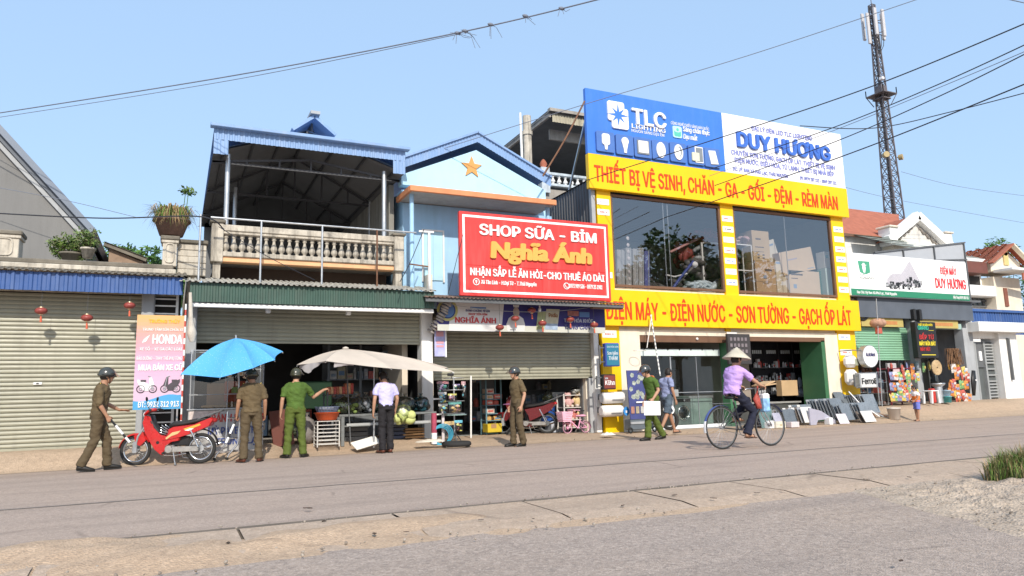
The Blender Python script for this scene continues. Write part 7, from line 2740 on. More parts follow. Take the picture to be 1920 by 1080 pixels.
mb.tube([(q.x,15.0,.1),(q.x+.005,15.0,.98)],.018,STEEL,8)
mb.tube([(q.x,15.0,.98),(q.x+.0,15.0,1.9)],.012,STEEL,8)
mb.bar((q.x-.08,15.0,.58),(q.x+.03,15.0,.58),.03,.02)
mb.cyl((q.x,15.0,.9),(q.x,15.0,.98),.035,.035,RUST,10)
solo(mb,'umbrella_post','thin grey steel post with clamp beside the left hand of the man in lilac','post',(q.x,15.0,.1))
t=T('display_cabinet','grey glass door cabinet in the dark of the middle shop','cabinet',(4.5,18.4,.2))
mb=MB(mat('cabinet_grey',(.16,.17,.18),.5,.1))
for x in(3.55,4.35,5.15):
 mb.box(x-.03,x+.03,18.3,18.36,.2,2.5)
mb.box(3.5,5.2,18.3,18.9,.2,.75)
for z in(1.15,1.6,2.05,2.5):
 mb.box(3.5,5.2,18.32,18.9,z-.015,z+.015)
mb.box(3.5,5.2,18.9,18.93,.2,2.5,DARKGREY)
part(mb,'frame',t)
rg=random.Random(12)
GM=[mat('goods_%d'%i,c,.5,.3,9)for i,c in enumerate(((.45,.43,.4),(.2,.25,.3),(.4,.2,.15),(.18,.18,.2),(.3,.3,.33),(.35,.3,.2),(.12,.2,.32),(.5,.12,.1)))]
def goods(x0,x1,y,z,hmin,hmax,wmin,wmax,label,group,name='goods_box',mats=GM,rgen=rg,deep=.2,fill=.9):
 x=x0
 while x<x1-wmin:
  w=rgen.uniform(wmin,wmax);h=rgen.uniform(hmin,hmax)
  if rgen.random()<fill:
   mb=MB(rgen.choice(mats))
   if rgen.random()<.25:
    mb.lathe([(0,0),(w*.45,0),(w*.45,h*.75),(w*.25,h*.85),(w*.25,h),(0,h)],(x+w/2,y+deep/2,z),None,12,None,False)
   else:
    mb.box(x,x+w*.95,y,y+deep,z,z+h,None,.006)
    mb.box(x+w*.15,x+w*.8,y-.003,y,z+h*.3,z+h*.65,rgen.choice(mats))
   solo(mb,name,label,'box',(x+w/2,y+deep/2,z),0,group)
  x+=w+.01
for z in(1.165,1.615,2.065):
 goods(3.6,5.15,18.4,z,.12,.32,.09,.22,'box or jar on the shelves of the dim glass cabinet','goods in the middle shop cabinet')
goods(1.9,3.3,19.4,.25,.3,.9,.25,.45,'carton stacked on the floor at the back of the middle shop','cartons at the back of the middle shop',deep=.4)
mb=MB(mat('dark_green_tarp',(.006,.03,.012),.7,.2))
mb.box(2.6,3.5,17.6,17.75,.9,1.55,None,.02)
solo(mb,'hanging_tarp','dark green tarpaulin hanging behind the pointing green officer','tarpaulin',(3,17.7,.9))
bag_of('refuse_bag','dusty grey sack on the ground left of the white rung rack',Vector((at(575,815,15.9).x,15.9,.45)),(.24,.2,.25),mat('sack_grey',(.2,.19,.18),.8,.4,8),20,14,mat('sack_film',(.22,.2,.19),.6,.3,8))
for i,(px,w,h,m,lab)in enumerate(((668,.5,.42,DARKGREY,'dark plastic crate under the left half of the table'),(742,.42,.36,mat('crate_navy',(.04,.05,.09),.5),'navy plastic crate under the middle of the table'),(775,.5,.24,CARD2,'flat brown carton under the right half of the table'))):
 x=at(px,820,16.0).x
 mb=MB(m)
 t=T('crate',lab,'crate',(x,16.1,.2))
 for k in range(4):
  z=.2+h*k/4
  mb.box(x-w/2,x+w/2,15.95,16.25,z,z+h/4-.02,m,.006)
 part(mb,'sides',t)
def scrap(px,py,y,w,label,m,h=.05):
 q=at(px,py,y)
 mb=MB(m)
 mb.grid(lambda u,v:(q.x+(u-.5)*w,y+(v-.5)*.22,.05+pave_h(q.x)*.55+h*(1+noise.noise(Vector((u*5+px,v*3,0))))*math.sin(PI*u)**.5*math.sin(PI*v)**.5),16,8)
 return solo(mb,'cloth_scrap',label,'cloth',(q.x,y,.1))
scrap(806,843,15.0,.62,'crumpled pale cloth on the kerb beside the old tyre',mat('dirty_cloth',(.6,.53,.43),.9,.2,6))
scrap(1140,820,15.2,.35,'crumpled white scrap on the kerb below the brown light box',mat('white_scrap',(.7,.67,.6),.9,.1))
q=at(857,838,14.95)
mb=MB(RUBBER)
mb.ring((q.x,14.98,.085),.27,.055,(0,0,1),RUBBER,36,10)
solo(mb,'old_tyre','worn scooter tyre lying flat at the kerb below the toy stand','tyre',(q.x,14.98,.03))
# -- milk shop: stands, shelves, toys
def px_box(name,label,cat,px0,px1,py0,py1,y,d,m,bev=.01,group=None):
 a,b=at(px0,(py0+py1)/2,y),at(px1,(py0+py1)/2,y)
 z1,z0=at((px0+px1)/2,py0,y).z,at((px0+px1)/2,py1,y).z
 mb=MB(m);mb.box(a.x,b.x,y,y+d,z0,z1,m,bev)
 return solo(mb,name,label,cat,((a.x+b.x)/2,y+d/2,z0),0,group)
a,b=at(853,768,15.55),at(853,830,15.55)
t=T('display_stand','spinning wire stand hung with toys in clear packs outside the milk shop','stand',(a.x,15.6,.1))
mb=MB(STEEL)
mb.tube([(a.x,15.6,.3),(a.x,15.6,1.55)],.018,STEEL,8)
for k in range(3):
 an=k*2*PI/3+.4
 mb.tube([(a.x,15.6,.32),(a.x+.2*math.cos(an),15.6+.2*math.sin(an),.11)],.012,DARKGREY,6)
part(mb,'post',t)
mb=MB(STEEL)
for z in(.72,1.0,1.25,1.52):
 mb.ring((a.x,15.6,z),.24,.008,(0,0,1),STEEL,24,5)
 for k in range(4):
  an=k*PI/2
  mb.tube([(a.x,15.6,z),(a.x+.24*math.cos(an),15.6+.24*math.sin(an),z)],.006,None,5)
mb.lathe([(0,.0),(.27,.0),(.29,.02),(0,.02)],(a.x,15.6,.68),mat('stand_tray',(.35,.5,.48),.5),24)
part(mb,'tier',t)
TOY=[mat('toy_%d'%i,c,.35,.6,13)for i,c in enumerate(((.15,.5,.62),(.62,.42,.16),(.55,.2,.2),(.6,.55,.5),(.1,.35,.3),(.6,.55,.12),(.62,.35,.35),(.4,.3,.5)))]
TF=glass('toy_pack_film',(.93,.95,.96),.05,.25)
def toy_pack(px0,px1,py0,py1,y,k,label):
 a,b=at(px0,(py0+py1)/2,y),at(px1,(py0+py1)/2,y)
 z1,z0=at((px0+px1)/2,py0,y).z,at((px0+px1)/2,py1,y).z
 rg=random.Random(px0*7+py0)
 t=T('toy_pack',label,'toy',((a.x+b.x)/2,y,z0),0,'toy packs at the milk shop door')
 w,h=b.x-a.x,z1-z0
 mb=MB(TOY[k])
 mb.box(a.x,b.x,y+.03,y+.036,z1-h*.22,z1,TOY[(k+3)%8])
 for i in range(9):
  mb.sph((a.x+w*rg.uniform(.2,.8),y+.01,z0+h*rg.uniform(.12,.75)),(w*rg.uniform(.08,.2),.025,h*rg.uniform(.06,.13)),TOY[(k+(i%3==0)*5)%8],8,6)
 part(mb,'toy',t)
 mb=MB(TF)
 mb.grid(lambda u,v:(a.x+w*u,y-.03*math.sin(PI*u)*math.sin(PI*v)-.008*noise.noise(Vector((u*6,v*6,px0))),z0+h*v),8,8)
 part(mb,'film',t)
for i,(x0,x1,y0,y1,k,lab)in enumerate(((822,838,735,757,0,'upper turquoise toy pack on the left of the stand'),(823,840,757,778,0,'lower turquoise toy pack on the left of the stand'),(841,857,738,753,2,'red toy pack at the top of the wire stand'),(842,866,753,777,1,'orange and yellow toy pack at mid height of the stand'),(834,853,790,822,6,'pink toy pack hanging low on the stand'),(853,868,788,810,5,'yellow toy pack hanging low on the stand'),(850,863,720,732,4,'green toy pack hanging behind the stand top'),(820,842,715,735,7,'purple toy pack hanging under the shutter'),(866,874,715,745,3,'pale toy pack hanging at the stand right'))):
 toy_pack(x0,x1,y0,y1,15.35 if i<6 else 15.9,k,lab)
mb=MB(PLATE)
q0,q1=at(831,830,15.45),at(828,770,15.45)
mb.bar((q0.x,15.45,.1),(q0.x-.0,15.45,q1.z),.06,.03,mat('pale_pink_post',(.6,.54,.54),.6))
for py in(748,777):
 z=at(820,py,15.45).z
 mb.bar((at(812,750,15.45).x,15.45,z),(q0.x,15.45,z),.03,.03,WHITE)
solo(mb,'shelf_post','pale slotted post with two arms left of the toy stand','post',(q0.x,15.45,.1))
mb=MB(mat('teal_hose',(.05,.3,.42),.5))
q=at(826,818,15.35)
for k in range(4):
 mb.ring((q.x+.02*k,15.35,q.z+.015*k),.19+.01*k,.012,(.2,1,.1),None,30,6)
solo(mb,'coiled_hose','coil of teal hose hanging beside the pale slotted post','hose',(q.x,15.35,q.z))
mb=MB(mat('striped_roll',(.35,.06,.1),.7,.3,10))
q=at(814,810,15.4)
mb.tube([(q.x,15.4,.2),(q.x,15.4,.75)],.06,None,10)
mb.tube([(q.x,15.4,.08),(q.x,15.4,.32)],.065,PLATE,10)
solo(mb,'cloth_roll','upright dark red and white roll at the table end','roll',(q.x,15.4,.08))
q0,q1=at(883,706,16.6),at(883,822,16.6)
mb=MB(WHITE);mb.tube([(q1.x,16.6,.06),(q0.x,16.6,1.6)],.022,WHITE,10)
solo(mb,'white_post','thin white post standing at the middle of the half raised shutter','post',(q1.x,16.6,.06))
def shelf_unit(label,x0,x1,y,d,zs,z1,m,back=DARKGREY):
 t=T('shelf_unit',label,'shelf',((x0+x1)/2,y,zs[0]))
 mb=MB(m)
 for x in(x0,x1):
  for yy in(y,y+d-.03):
   mb.box(x-.018,x+.018,yy,yy+.03,zs[0]-.05,z1,m)
 part(mb,'posts',t)
 for z in zs:
  mb=MB(m);mb.box(x0,x1,y,y+d,z-.02,z,m);part(mb,'board',t)
 mb=MB(back);mb.box(x0,x1,y+d,y+d+.01,zs[0],z1,back);part(mb,'back',t)
 return t
CART=[mat('carton_red',(.5,.1,.07),.5,.5,14),mat('carton_pale',(.52,.42,.36),.5,.4,14),mat('carton_ochre',(.5,.3,.1),.5,.4,14),mat('carton_sky',(.1,.26,.42),.5,.3,14)]
x0,x1=at(912,760,18.0).x,at(940,760,18.0).x
zs=[at(925,py,18.0).z for py in(788,775,759,748,738)]
shelf_unit('milk carton shelf left of the officer inside the milk shop',x0,x1,18.0,.4,[.12]+zs,1.75,mat('shelf_teal',(.12,.22,.26),.5))
for i,z in enumerate(zs):
 goods(x0+.02,x1-.02,18.02,z,.10,.14 if i else.16,.18,.26,'milk carton block on the shelf left of the officer','milk cartons','milk_carton',CART[:3]if i>0 else CART[2:],deep=.3,fill=1)
q0,q1=at(913,795,17.9),at(940,809,17.9)
mb=MB(YELLOW);mb.box(q0.x,q1.x,17.85,18.2,.14,q0.z,mat('crate_yellow',(.55,.40,.03),.5,.1),.01)
mb.box(q0.x+.1,q0.x+.25,17.845,17.85,.25,.36,CARD2)
mb.box(q0.x+.35,q1.x-.05,17.845,17.85,.3,.34,DARKGREY)
solo(mb,'yellow_carton','yellow carton on the bottom shelf of the milk shop','carton',(q0.x,18,.14))
for(pa,pb,zz,y)in((880,905,(.4,.8,1.2,1.5),19.5),(985,1062,(.45,.85,1.25,1.55),19.0)):
 x0,x1=at(pa,760,y).x,at(pb,760,y).x
 shelf_unit('dim goods shelf at the back of the milk shop, %s'%('left of the milk cartons' if pa<900 else 'behind the scooter'),x0,x1,y,.4,list(zz),1.95,DARKGREY)
 for z in zz:
  goods(x0+.02,x1-.02,y+.03,z,.1,.28,.1,.24,'packed goods on the dim shelf at the back of the milk shop','goods at the back of the milk shop',fill=.85)
q=at(1043,770,17.6)
px_box('white_carton','white carton with small print between the scooter and the toys','carton',1036,1060,735,762,18.0,.4,mat('carton_white',(.55,.54,.52),.6,.1))
mb=MB(mat('drum_blue',(.03,.1,.38),.4,.1))
mb.lathe([(0,0),(.2,0),(.21,.02),(.22,.5),(.23,.52),(0,.52)],(q.x,18.1,.35),None,24,None)
solo(mb,'blue_drum','blue plastic drum behind the small pink bicycle','drum',(q.x,18.1,.35))
px_box('washing_powder_box','white and blue box under the blue drum','box',1034,1062,785,815,17.9,.4,mat('box_white_blue',(.5,.52,.58),.5,.2,6))
bag_of('snack_bag','clear bag of green snacks on top of the blue drum',Vector((q.x+.05,18.1,1.02)),(.16,.14,.14),mat('olive_snacks',(.25,.25,.1),.7,.4,12),16,22)
x0,x1=at(1058,760,17.35).x,at(1110,760,17.35).x
zs=[at(1085,py,17.35).z for py in(786,763,740)]
shelf_unit('white shelf crowded with plush toys at the right of the milk shop',x0,x1,17.35,.42,[.2]+zs,zs[-1]+.03,mat('shelf_white',(.6,.56,.52),.5,.05))
PL=[mat('plush_%d'%i,c,.95,.15,8,.5,120)for i,c in enumerate(((.62,.38,.36),(.62,.46,.24),(.6,.5,.42),(.66,.5,.2),(.5,.16,.14),(.3,.2,.14)))]
def plush(c,r,m,label,m2=None):
 t=T('plush_toy',label,'plush toy',c,0,'plush toys on the white shelf')
 c=Vector(c)
 mb=MB(m)
 mb.sph(c+Vector((0,0,r*.8)),(r*.75,r*.65,r*.85),m,12,8)
 mb.sph(c+Vector((0,-r*.1,r*1.95)),(r*.6,r*.55,r*.55),m,12,8)
 for s in(-1,1):
  mb.sph(c+Vector((s*r*.45,0,r*2.4)),(r*.2,r*.12,r*.2),m,8,6)
  mb.sph(c+Vector((s*r*.75,-r*.3,r*1.0)),(r*.25,r*.3,r*.4),m,8,6)
  mb.sph(c+Vector((s*r*.45,-r*.6,r*.2)),(r*.28,r*.4,r*.25),m2 or m,8,6)
  mb.sph(c+Vector((s*r*.2,-r*.63,r*2.05)),r*.06,EYE,6,5)
 mb.sph(c+Vector((0,-r*.6,r*1.85)),(r*.2,r*.15,r*.14),m2 or m,8,6)
 part(mb,'body',t)
lab=('pink plush bear','tan plush bear','cream plush bear','yellow plush duck','red plush bear','brown plush bear')
spots=[(1066,763,.16,0),(1084,763,.19,1),(1100,763,.13,3),(1068,786,.11,2),(1076,786,.12,4),(1090,786,.15,1),(1104,786,.12,5),(1070,814,.15,4),(1098,814,.16,0)]
for i,(px,py,r,k)in enumerate(spots):
 q=at(px,py,17.5)
 row='on the top board' if py==763 else 'on the middle board' if py==786 else 'on the bottom board'
 z=zs[1]if py==763 else zs[0]if py==786 else.2
 plush((q.x,17.52,z),r,PL[k],'%s %s of the toy shelf'%(lab[k],row),PL[2])
bag_of('wrapped_toys','dark wrapped bundle on top of the toy shelf',Vector((at(1085,735,17.5).x,17.5,zs[2]+.1)),(.3,.18,.1),mat('wrapped_grey',(.25,.24,.22),.5,.4,10),14,31)
for k,(px,py)in enumerate(((1061,770),(1050,775))):
 pass
# -- lanterns
LANT=mat('lantern_red',(.28,.06,.05),.45,.15,12)
LGOLD=mat('lantern_gold',(.62,.5,.32),.35,.1,metal=.4)
TASS=mat('tassel_orange_red',(.6,.13,.07),.8)
def lantern(label,c,r,drop,group,m=LANT):
 c=Vector(c)
 t=T('lantern',label,'lantern',c,0,group)
 mb=MB(m)
 V,F=[],[]
 n,K=20,8
 for i in range(K+1):
  a=lerp(-1.2,1.2,i/K)
  for j in range(n):
   b=2*PI*j/n
   k=1+.06*math.cos(10*b)
   V.append((r*math.cos(a)*k*math.cos(b),r*math.cos(a)*k*math.sin(b),r*.68*math.sin(a)))
 for i in range(K):
  for j in range(n):
   l=(j+1)%n
   F.append((i*n+j,i*n+l,(i+1)*n+l,(i+1)*n+j))
 mb.add(V,F,m,True)
 part(mb,'shade',t,True)
 mb=MB(LGOLD)
 mb.cyl((0,0,r*.58),(0,0,r*.74),r*.4,r*.36,LGOLD,14)
 mb.cyl((0,0,-r*.78),(0,0,-r*.58),r*.3,r*.4,LGOLD,14)
 part(mb,'caps',t,True)
 mb=MB(TASS)
 mb.tube([(0,0,-r*.78),(.004,0,-r*1.1)],r*.08,None,6)
 mb.tube([(.004,0,-r*1.1),(.008,0,-r*2.1)],[r*.16,r*.2],None,8)
 part(mb,'tassel',t,True)
 mb=MB(DARKGREY)
 mb.tube([(0,0,r*.7),(0,0,r*.7+drop)],.004,None,4)
 part(mb,'cord',t,True)
 return t
for px,py,lb_ in((77,583,'leftmost red lantern hanging before the closed shutter'),(163,596,'lowest red lantern, between two others before the closed shutter'),(243,573,'red lantern nearest the pink board before the closed shutter')):
 q=at(px,py,15.78)
 lantern(lb_,q,.10,max(.05,zf+.2-q.z),'red lanterns at the left shop')
lb2=('lowest red lantern, before the certificate name on the banner','red lantern hanging before the portrait on the banner','highest red lantern, left of the carton picture','red lantern before the carton picture on the banner','red lantern before the pale words on the banner','red lantern nearest the white door post')
for(px,py),l_ in zip(((937,614),(966,597),(997,582),(1017,606),(1069,599),(1114,609)),lb2):
 q=at(px,py,15.7)
 lantern(l_,q,.10,max(.05,az+.08-q.z),'red lanterns at the milk shop')
q=at(1646,606,16.0)
t=T('lantern','big dusty straw coloured lantern on the twisted pole by the green shutter','lantern',q)
mb=MB(mat('dusty_lantern',(.42,.25,.17),.85,.3,9,.4,60))
mb.sph((0,0,0),(.25,.25,.16),None,20,10)
for k in range(14):
 a_=2*PI*k/14
 mb.tube([(.24*math.cos(a_),.24*math.sin(a_),.0),(.18*math.cos(a_),.18*math.sin(a_),.12)],.015,None,5)
part(mb,'shade',t,True)
mb=MB(LANT)
mb.cyl((0,0,-.34),(0,0,-.12),.11,.1,mat('lantern_base_red',(.45,.1,.07),.6),14)
part(mb,'base',t,True)
mb=MB(DARKGREY)
mb.tube([(0,0,.14),(-.05,0,.6)],.006,None,4)
mb.tube([(0,0,.14),(.25,0,.55)],.006,None,4)
part(mb,'cord',t,True)
q=at(1012,581,15.75)
mb=MB(PLATE);mb.sph(q,(.04,.04,.06),None,10,8);mb.cyl(q+Vector((0,0,.05)),q+Vector((0,0,.14)),.022,.02,PLATE,8)
solo(mb,'light_bulb','white bulb hanging under the tin eave before the banner','bulb',q)
def sagged(a,b,sag,n=14):
 a,b=Vector(a),Vector(b)
 return[lerp(a,b,i/n)+Vector((0,0,-sag*4*(i/n)*(1-i/n)))for i in range(n+1)]
mb=MB(GREY)
mb.tube(sagged(at(820,566,15.65),at(1140,570,15.65),.22),.006,GREY,5)
solo(mb,'light_cable','thin grey cable sagging along the tin eave before the banner','cable',at(820,566,15.65))
mb=MB(OLDWHITE)
q=at(823,585,15.9)
pts=[(q.x-.1,16.2,q.z-.45),(q.x-.08,16.0,q.z-.2),(q.x,15.9,q.z),(q.x+.2,15.85,q.z+.22)]
for i in range(12):
 k=i/11
 a_=lerp(Vector(pts[0]),Vector(pts[3]),k)+Vector((.02*math.sin(i*2),-.15*math.sin(PI*k),.02))
 mb.ring(a_,.075,.03,(.5,-.3,1),mat('dusty_duct',(.35,.32,.3),.8,.3,6),14,6)
solo(mb,'flexible_duct','dusty ribbed hose bent round the top of the white pillar','hose',q)
# -- yellow shop: goods outside and in the windows
HB=mat('heater_white',(.72,.69,.66),.35,.03)
def heater(label,px0,px1,py0,py1,y,endm):
 a,b=at(px0,(py0+py1)/2,y),at(px1,(py0+py1)/2,y)
 r=(at(px0+5,py0,y).z-at(px0+5,py1,y).z)/2
 zc_=(at(px0+5,py0,y).z+at(px0+5,py1,y).z)/2
 t=T('water_heater',label,'water heater',((a.x+b.x)/2,y+r,zc_))
 mb=MB(HB)
 mb.loft([((a.x,y+r,zc_),r*.86,r*.86,RY(PI/2)),((a.x+.05,y+r,zc_),r,r,RY(PI/2)),((b.x-.05,y+r,zc_),r,r,RY(PI/2)),((b.x,y+r,zc_),r*.86,r*.86,RY(PI/2))],HB,28)
 part(mb,'tank',t)
 mb=MB(endm)
 mb.cyl((a.x-.012,y+r,zc_),(a.x+.01,y+r,zc_),r*.7,r*.8,endm,24)
 mb.box(lerp(a.x,b.x,.35),lerp(a.x,b.x,.85),y-.004,y+.02,zc_-r*.45,zc_-r*.3,DARKGREY)
 part(mb,'end_cap',t)
 mb=MB(DARKGREY)
 for x in(lerp(a.x,b.x,.2),lerp(a.x,b.x,.8)):
  mb.box(x,x+.05,y+r*1.8,YY,zc_-.05,zc_+.1)
 part(mb,'bracket',t)
heater('cream horizontal water heater, upper of the pair on the left yellow column',1134,1175,735,757,16.25,mat('heater_grey',(.4,.42,.44),.5))
heater('cream horizontal water heater with blue tag, lower of the pair',1133,1172,760,782,16.25,HB)
q=at(1174,771,16.22)
mb=MB(mat('tag_blue',(.05,.25,.6),.4));mb.prism([(q.x+.09*math.cos(a_),q.z+.12*math.sin(a_))for a_ in[PI*i/8 for i in range(16)]],(0,16.22,0),XA,ZA,.02)
mb.box(q.x-.03,q.x+.03,16.195,16.2,q.z-.04,q.z+.02,PLATE)
solo(mb,'energy_tag','round blue tag on the right end of the lower water heater','tag',q)
def tankless(label,px,py,w,h,y):
 q=at(px,py,y)
 t=T('water_heater',label,'water heater',(q.x,y,q.z-h/2))
 mb=MB(HB)
 mb.box(q.x-w/2,q.x+w/2,y,y+.3,q.z-h/2,q.z+h/2,HB,.11)
 part(mb,'tank',t)
 mb=MB(mat('panel_olive',(.3,.32,.24),.4))
 mb.box(q.x+w*.1,q.x+w*.42,y-.006,y+.01,q.z-h*.35,q.z+h*.15,None,.004)
 part(mb,'panel',t)
tankless('square white water heater, upper of the pair on the right yellow column',1601,677,.48,.40,16.35)
tankless('rounded white water heater, lower of the pair beside the square lettered box',1603,707,.46,.50,16.35)
p0,p1=at(1183,693,16.0),at(1212,785,16.0)
t=T('poster_stand','navy poster board with white flowers behind the walking green officer','poster',((p0.x+p1.x)/2+.1,16.0,.1))
pw0,pw1,pz0,pz1=at(1180,740,16.0).x,at(1216,740,16.0).x,at(1198,786,16.0).z,at(1198,694,16.0).z
mb=MB(mat('poster_navy',(.06,.07,.2),.4,.15,4))
Rm=RX(-.06)
mb.obox(((pw0+pw1)/2,16.05,(pz0+pz1)/2),(pw1-pw0,.03,pz1-pz0),Rm,None)
part(mb,'board',t)
mb=MB(mat('flower_white',(.33,.36,.31),.5,.5,16))
rg=random.Random(4)
for k in range(16):
 x,z=lerp(pw0+.06,pw1-.1,rg.random()),lerp(lerp(pz0,pz1,.4),pz1-.08,rg.random())
 yy=16.03+(z-(pz0+pz1)/2)*.06
 for j in range(5):
  a_=2*PI*j/5+k
  mb.prism([(x+.03*math.cos(a_)+.035*math.cos(b_),z+.03*math.sin(a_)+.035*math.sin(b_))for b_ in[PI*i/4 for i in range(8)]],(0,yy+.001*j,0),XA,ZA,.003)
for k in range(4):
 x=lerp(pw0+.08,pw1-.08,k/3)
 mb.box(x-.05,x+.05,15.985,16.0,lerp(pz0,pz1,.12),lerp(pz0,pz1,.26),GM[(k*3+2)%8])
mb.box(pw0+.2,pw1-.05,15.985,16.0,lerp(pz0,pz1,.33),lerp(pz0,pz1,.36),PLATE)
part(mb,'print',t)
mb=MB(DARKGREY)
mb.box(pw0,pw1+.1,16.0,16.3,.12,pz0,mat('trolley_grey',(.12,.14,.16),.5,.2),.02)
mb.box(pw0,pw1+.12,15.98,16.02,pz0-.12,pz0-.06,GREY)
for x in(pw0-.05,pw1+.1):
 mb.ring((x,15.95,.12),.06,.02,(0,1,0),RUBBER,16,6)
part(mb,'base',t)
q=at(1256,805,16.3)
mb=MB(RUBBER);mb.ring((q.x,16.3,.32),.22,.05,(.3,1,0),RUBBER,28,8);mb.cyl((q.x,16.2,.6),(q.x,16.4,.6),.12,.12,PLATE,12)
solo(mb,'spare_wheel','black rubber wheel leaning beside the glass front','wheel',(q.x,16.3,.05))
def washer(label,x,y,m):
 t=T('washing_machine',label,'washing machine',(x,y,.05))
 mb=MB(m);mb.box(x-.3,x+.3,y,y+.58,.05,.9,m,.02);part(mb,'cabinet',t)
 mb=MB(CHROME);mb.ring((x,y-.01,.47),.20,.022,(0,1,0),CHROME,32,8);part(mb,'door_ring',t)
 mb=MB(mat('porthole_glass',(.015,.017,.02),.05,.05,spec=.8));mb.sph((x,y+.02,.47),(.18,.05,.18),None,20,10);part(mb,'porthole',t)
 mb=MB(BLACK);mb.box(x-.28,x+.28,y-.006,y,.78,.88,BLACK);mb.cyl((x+.05,y-.02,.83),(x+.05,y,.83),.03,.03,CHROME,12);part(mb,'control_panel',t)
WG1=mat('washer_graphite',(.13,.16,.16),.35,.06)
washer('graphite front loading washing machine behind the shop glass',13.62,17.25,WG1)
mb=MB(mat('fridge_glass',(.26,.34,.32),.15,.1,spec=.7))
mb.box(14.05,14.95,17.5,18.1,.1,.95,None,.02);mb.box(14.05,14.95,17.48,17.5,.88,.95,STEEL)
solo(mb,'chest_freezer','pale green glass fronted chest freezer right of the washing machine','freezer',(14.5,17.8,.1))
mb=MB(mat('fridge_dark',(.06,.065,.07),.2,.1,spec=.6));mb.box(12.2,12.9,18.6,19.2,.05,1.75,None,.02);mb.box(12.53,12.56,18.57,18.6,.7,1.4,CHROME)
solo(mb,'refrigerator','dark upright refrigerator behind the left pane of the glass front','refrigerator',(12.5,18.9,.05))
mb=MB(mat('fridge_silver',(.3,.31,.32),.3,.1,metal=.5));mb.box(14.3,14.95,19.0,19.6,.05,1.8,None,.02);mb.box(14.36,14.39,18.97,19.0,.7,1.4,CHROME)
solo(mb,'refrigerator','silver upright refrigerator standing deeper behind the right pane','refrigerator',(14.6,19.3,.05))
q=at(1396,655,16.5)
t=T('brand_board','charcoal board with raised grey lettering hung by the green door frame','sign',(q.x,16.5,q.z-.5))
a,b=at(1366,655,16.5),at(1408,655,16.5)
z1,z0=at(1386,626,16.5).z,at(1386,683,16.5).z
mb=MB(mat('charcoal_board',(.05,.045,.045),.5,.1));mb.box(a.x,b.x,16.5,16.6,z0,z1,None,.01);part(mb,'panel',t)
mb=MB(mat('dull_letter',(.2,.17,.18),.5))
for k,w in enumerate((.5,.5,.45,.4)):
 z=lerp(z1,z0,.12+k*.2)
 for j in range(5):
  x=a.x+.08+j*(b.x-a.x-.16)/5
  mb.box(x,x+(b.x-a.x)*.1,16.494,16.5,z-.1,z,None,.01)
part(mb,'lettering',t)
q0,q1=at(1222,590,16.4),at(1238,705,16.1)
striped_pole('twisted_rope','white twisted cord slanting down from the lower yellow band',(q1.x,16.1,q1.z),(q0.x,16.45,q0.z),.02,30,WHITE,GREY)
q2=at(1213,652,16.4)
mb=MB(WHITE);mb.tube([q0,lerp(q0,q2,.5),q2],.012,None,6)
mb.ring(q2+Vector((-.25,.0,-.08)),.17,.008,(0,0,1),None,20,5)
solo(mb,'thin_wire','thin white wire and loop dangling from the lower yellow band','wire',q2)
t=T('display_wall','black tool display wall inside the open right bay','display',(19,18.75,.1))
mb=MB(mat('display_black',(.016,.016,.02),.4,.1))
for k in range(4):
 x=17.75+k*.65
 mb.box(x,x+.63,18.75,18.85,.1,2.7,None,.01)
part(mb,'panels',t)
mb=MB(GREY)
for k in range(4):
 x=17.75+k*.65
 for z in(.9,1.35,1.8):
  mb.box(x+.03,x+.6,18.58,18.75,z,z+.02,DARKGREY)
 for j in range(5):
  mb.box(x+.1+j*.09,x+.16+j*.09,18.74,18.75,2.3,2.42,PG)
part(mb,'shelves',t)
mb=MB(mat('brown_partition',(.30,.25,.21),.8,.1))
mb.box(15.5,17.72,18.8,18.9,.05,3.5)
solo(mb,'partition_panel','plain brown partition beside the black tool wall in the right bay','partition',(16.6,18.85,.05))
rg=random.Random(21)
BL=[mat('bottle_white',(.45,.45,.47),.4,.1),mat('tap_chrome',(.4,.4,.42),.2,.1,metal=.8),BLACK,GREY,mat('label_red',(.4,.06,.05),.5)]
for k in range(4):
 for z in(.92,1.37,1.82):
  goods(17.79+k*.65,18.36+k*.65,18.6,z,.1,.3,.07,.13,'small fitting displayed on the black tool wall','fittings on the black wall','fitting',BL,rg,.1,.95)
mb=MB(GREY)
mb.box(15.7,18.9,17.9,18.6,.04,.62,mat('counter_dark',(.07,.07,.065),.6,.2),.01);mb.box(15.6,19.0,17.85,18.65,.62,.68,mat('counter_top',(.3,.29,.27),.5,.1),.01)
solo(mb,'low_counter','low dark counter with grey top across the open right bay','counter',(17.2,18.2,.04))
def carton(label,px0,px1,py0,py1,y,d,m,yaw=0.,tilt=0.,group=None,tape=True,prints=()):
 a,b=at(px0,(py0+py1)/2,y),at(px1,(py0+py1)/2,y)
 z1,z0=at((px0+px1)/2,py0,y).z,at((px0+px1)/2,py1,y).z
 w,h=b.x-a.x,z1-z0
 c=Vector(((a.x+b.x)/2,y+d/2,(z0+z1)/2))
 R=RZ(yaw)@RY(tilt)
 t=T('cardboard_box',label,'box',(c.x,c.y,z0),0,group)
 mb=MB(m)
 mb.obox(c,(w,d,h),R,m,.008)
 if tape:mb.obox(c+R@Vector((0,0,h/2+.001)),(w*.98,.05,.004),R,mat('brown_tape',(.4,.26,.12),.3))
 part(mb,'carton',t)
 if prints:
  mb=MB(BLACK)
  for(u,v,pw,ph,pm)in prints:
   mb.obox(c+R@Vector(((u-.5)*w,-d/2-.002,(v-.5)*h)),(pw*w,.004,ph*h),R,pm)
  part(mb,'print',t)
 return t
carton('tan carton standing on the counter by the black tool wall',1466,1496,713,742,17.9,.25,CARD)
carton('brown carton topmost behind the grey tiles',1556,1580,725,744,16.95,.4,CARD2)
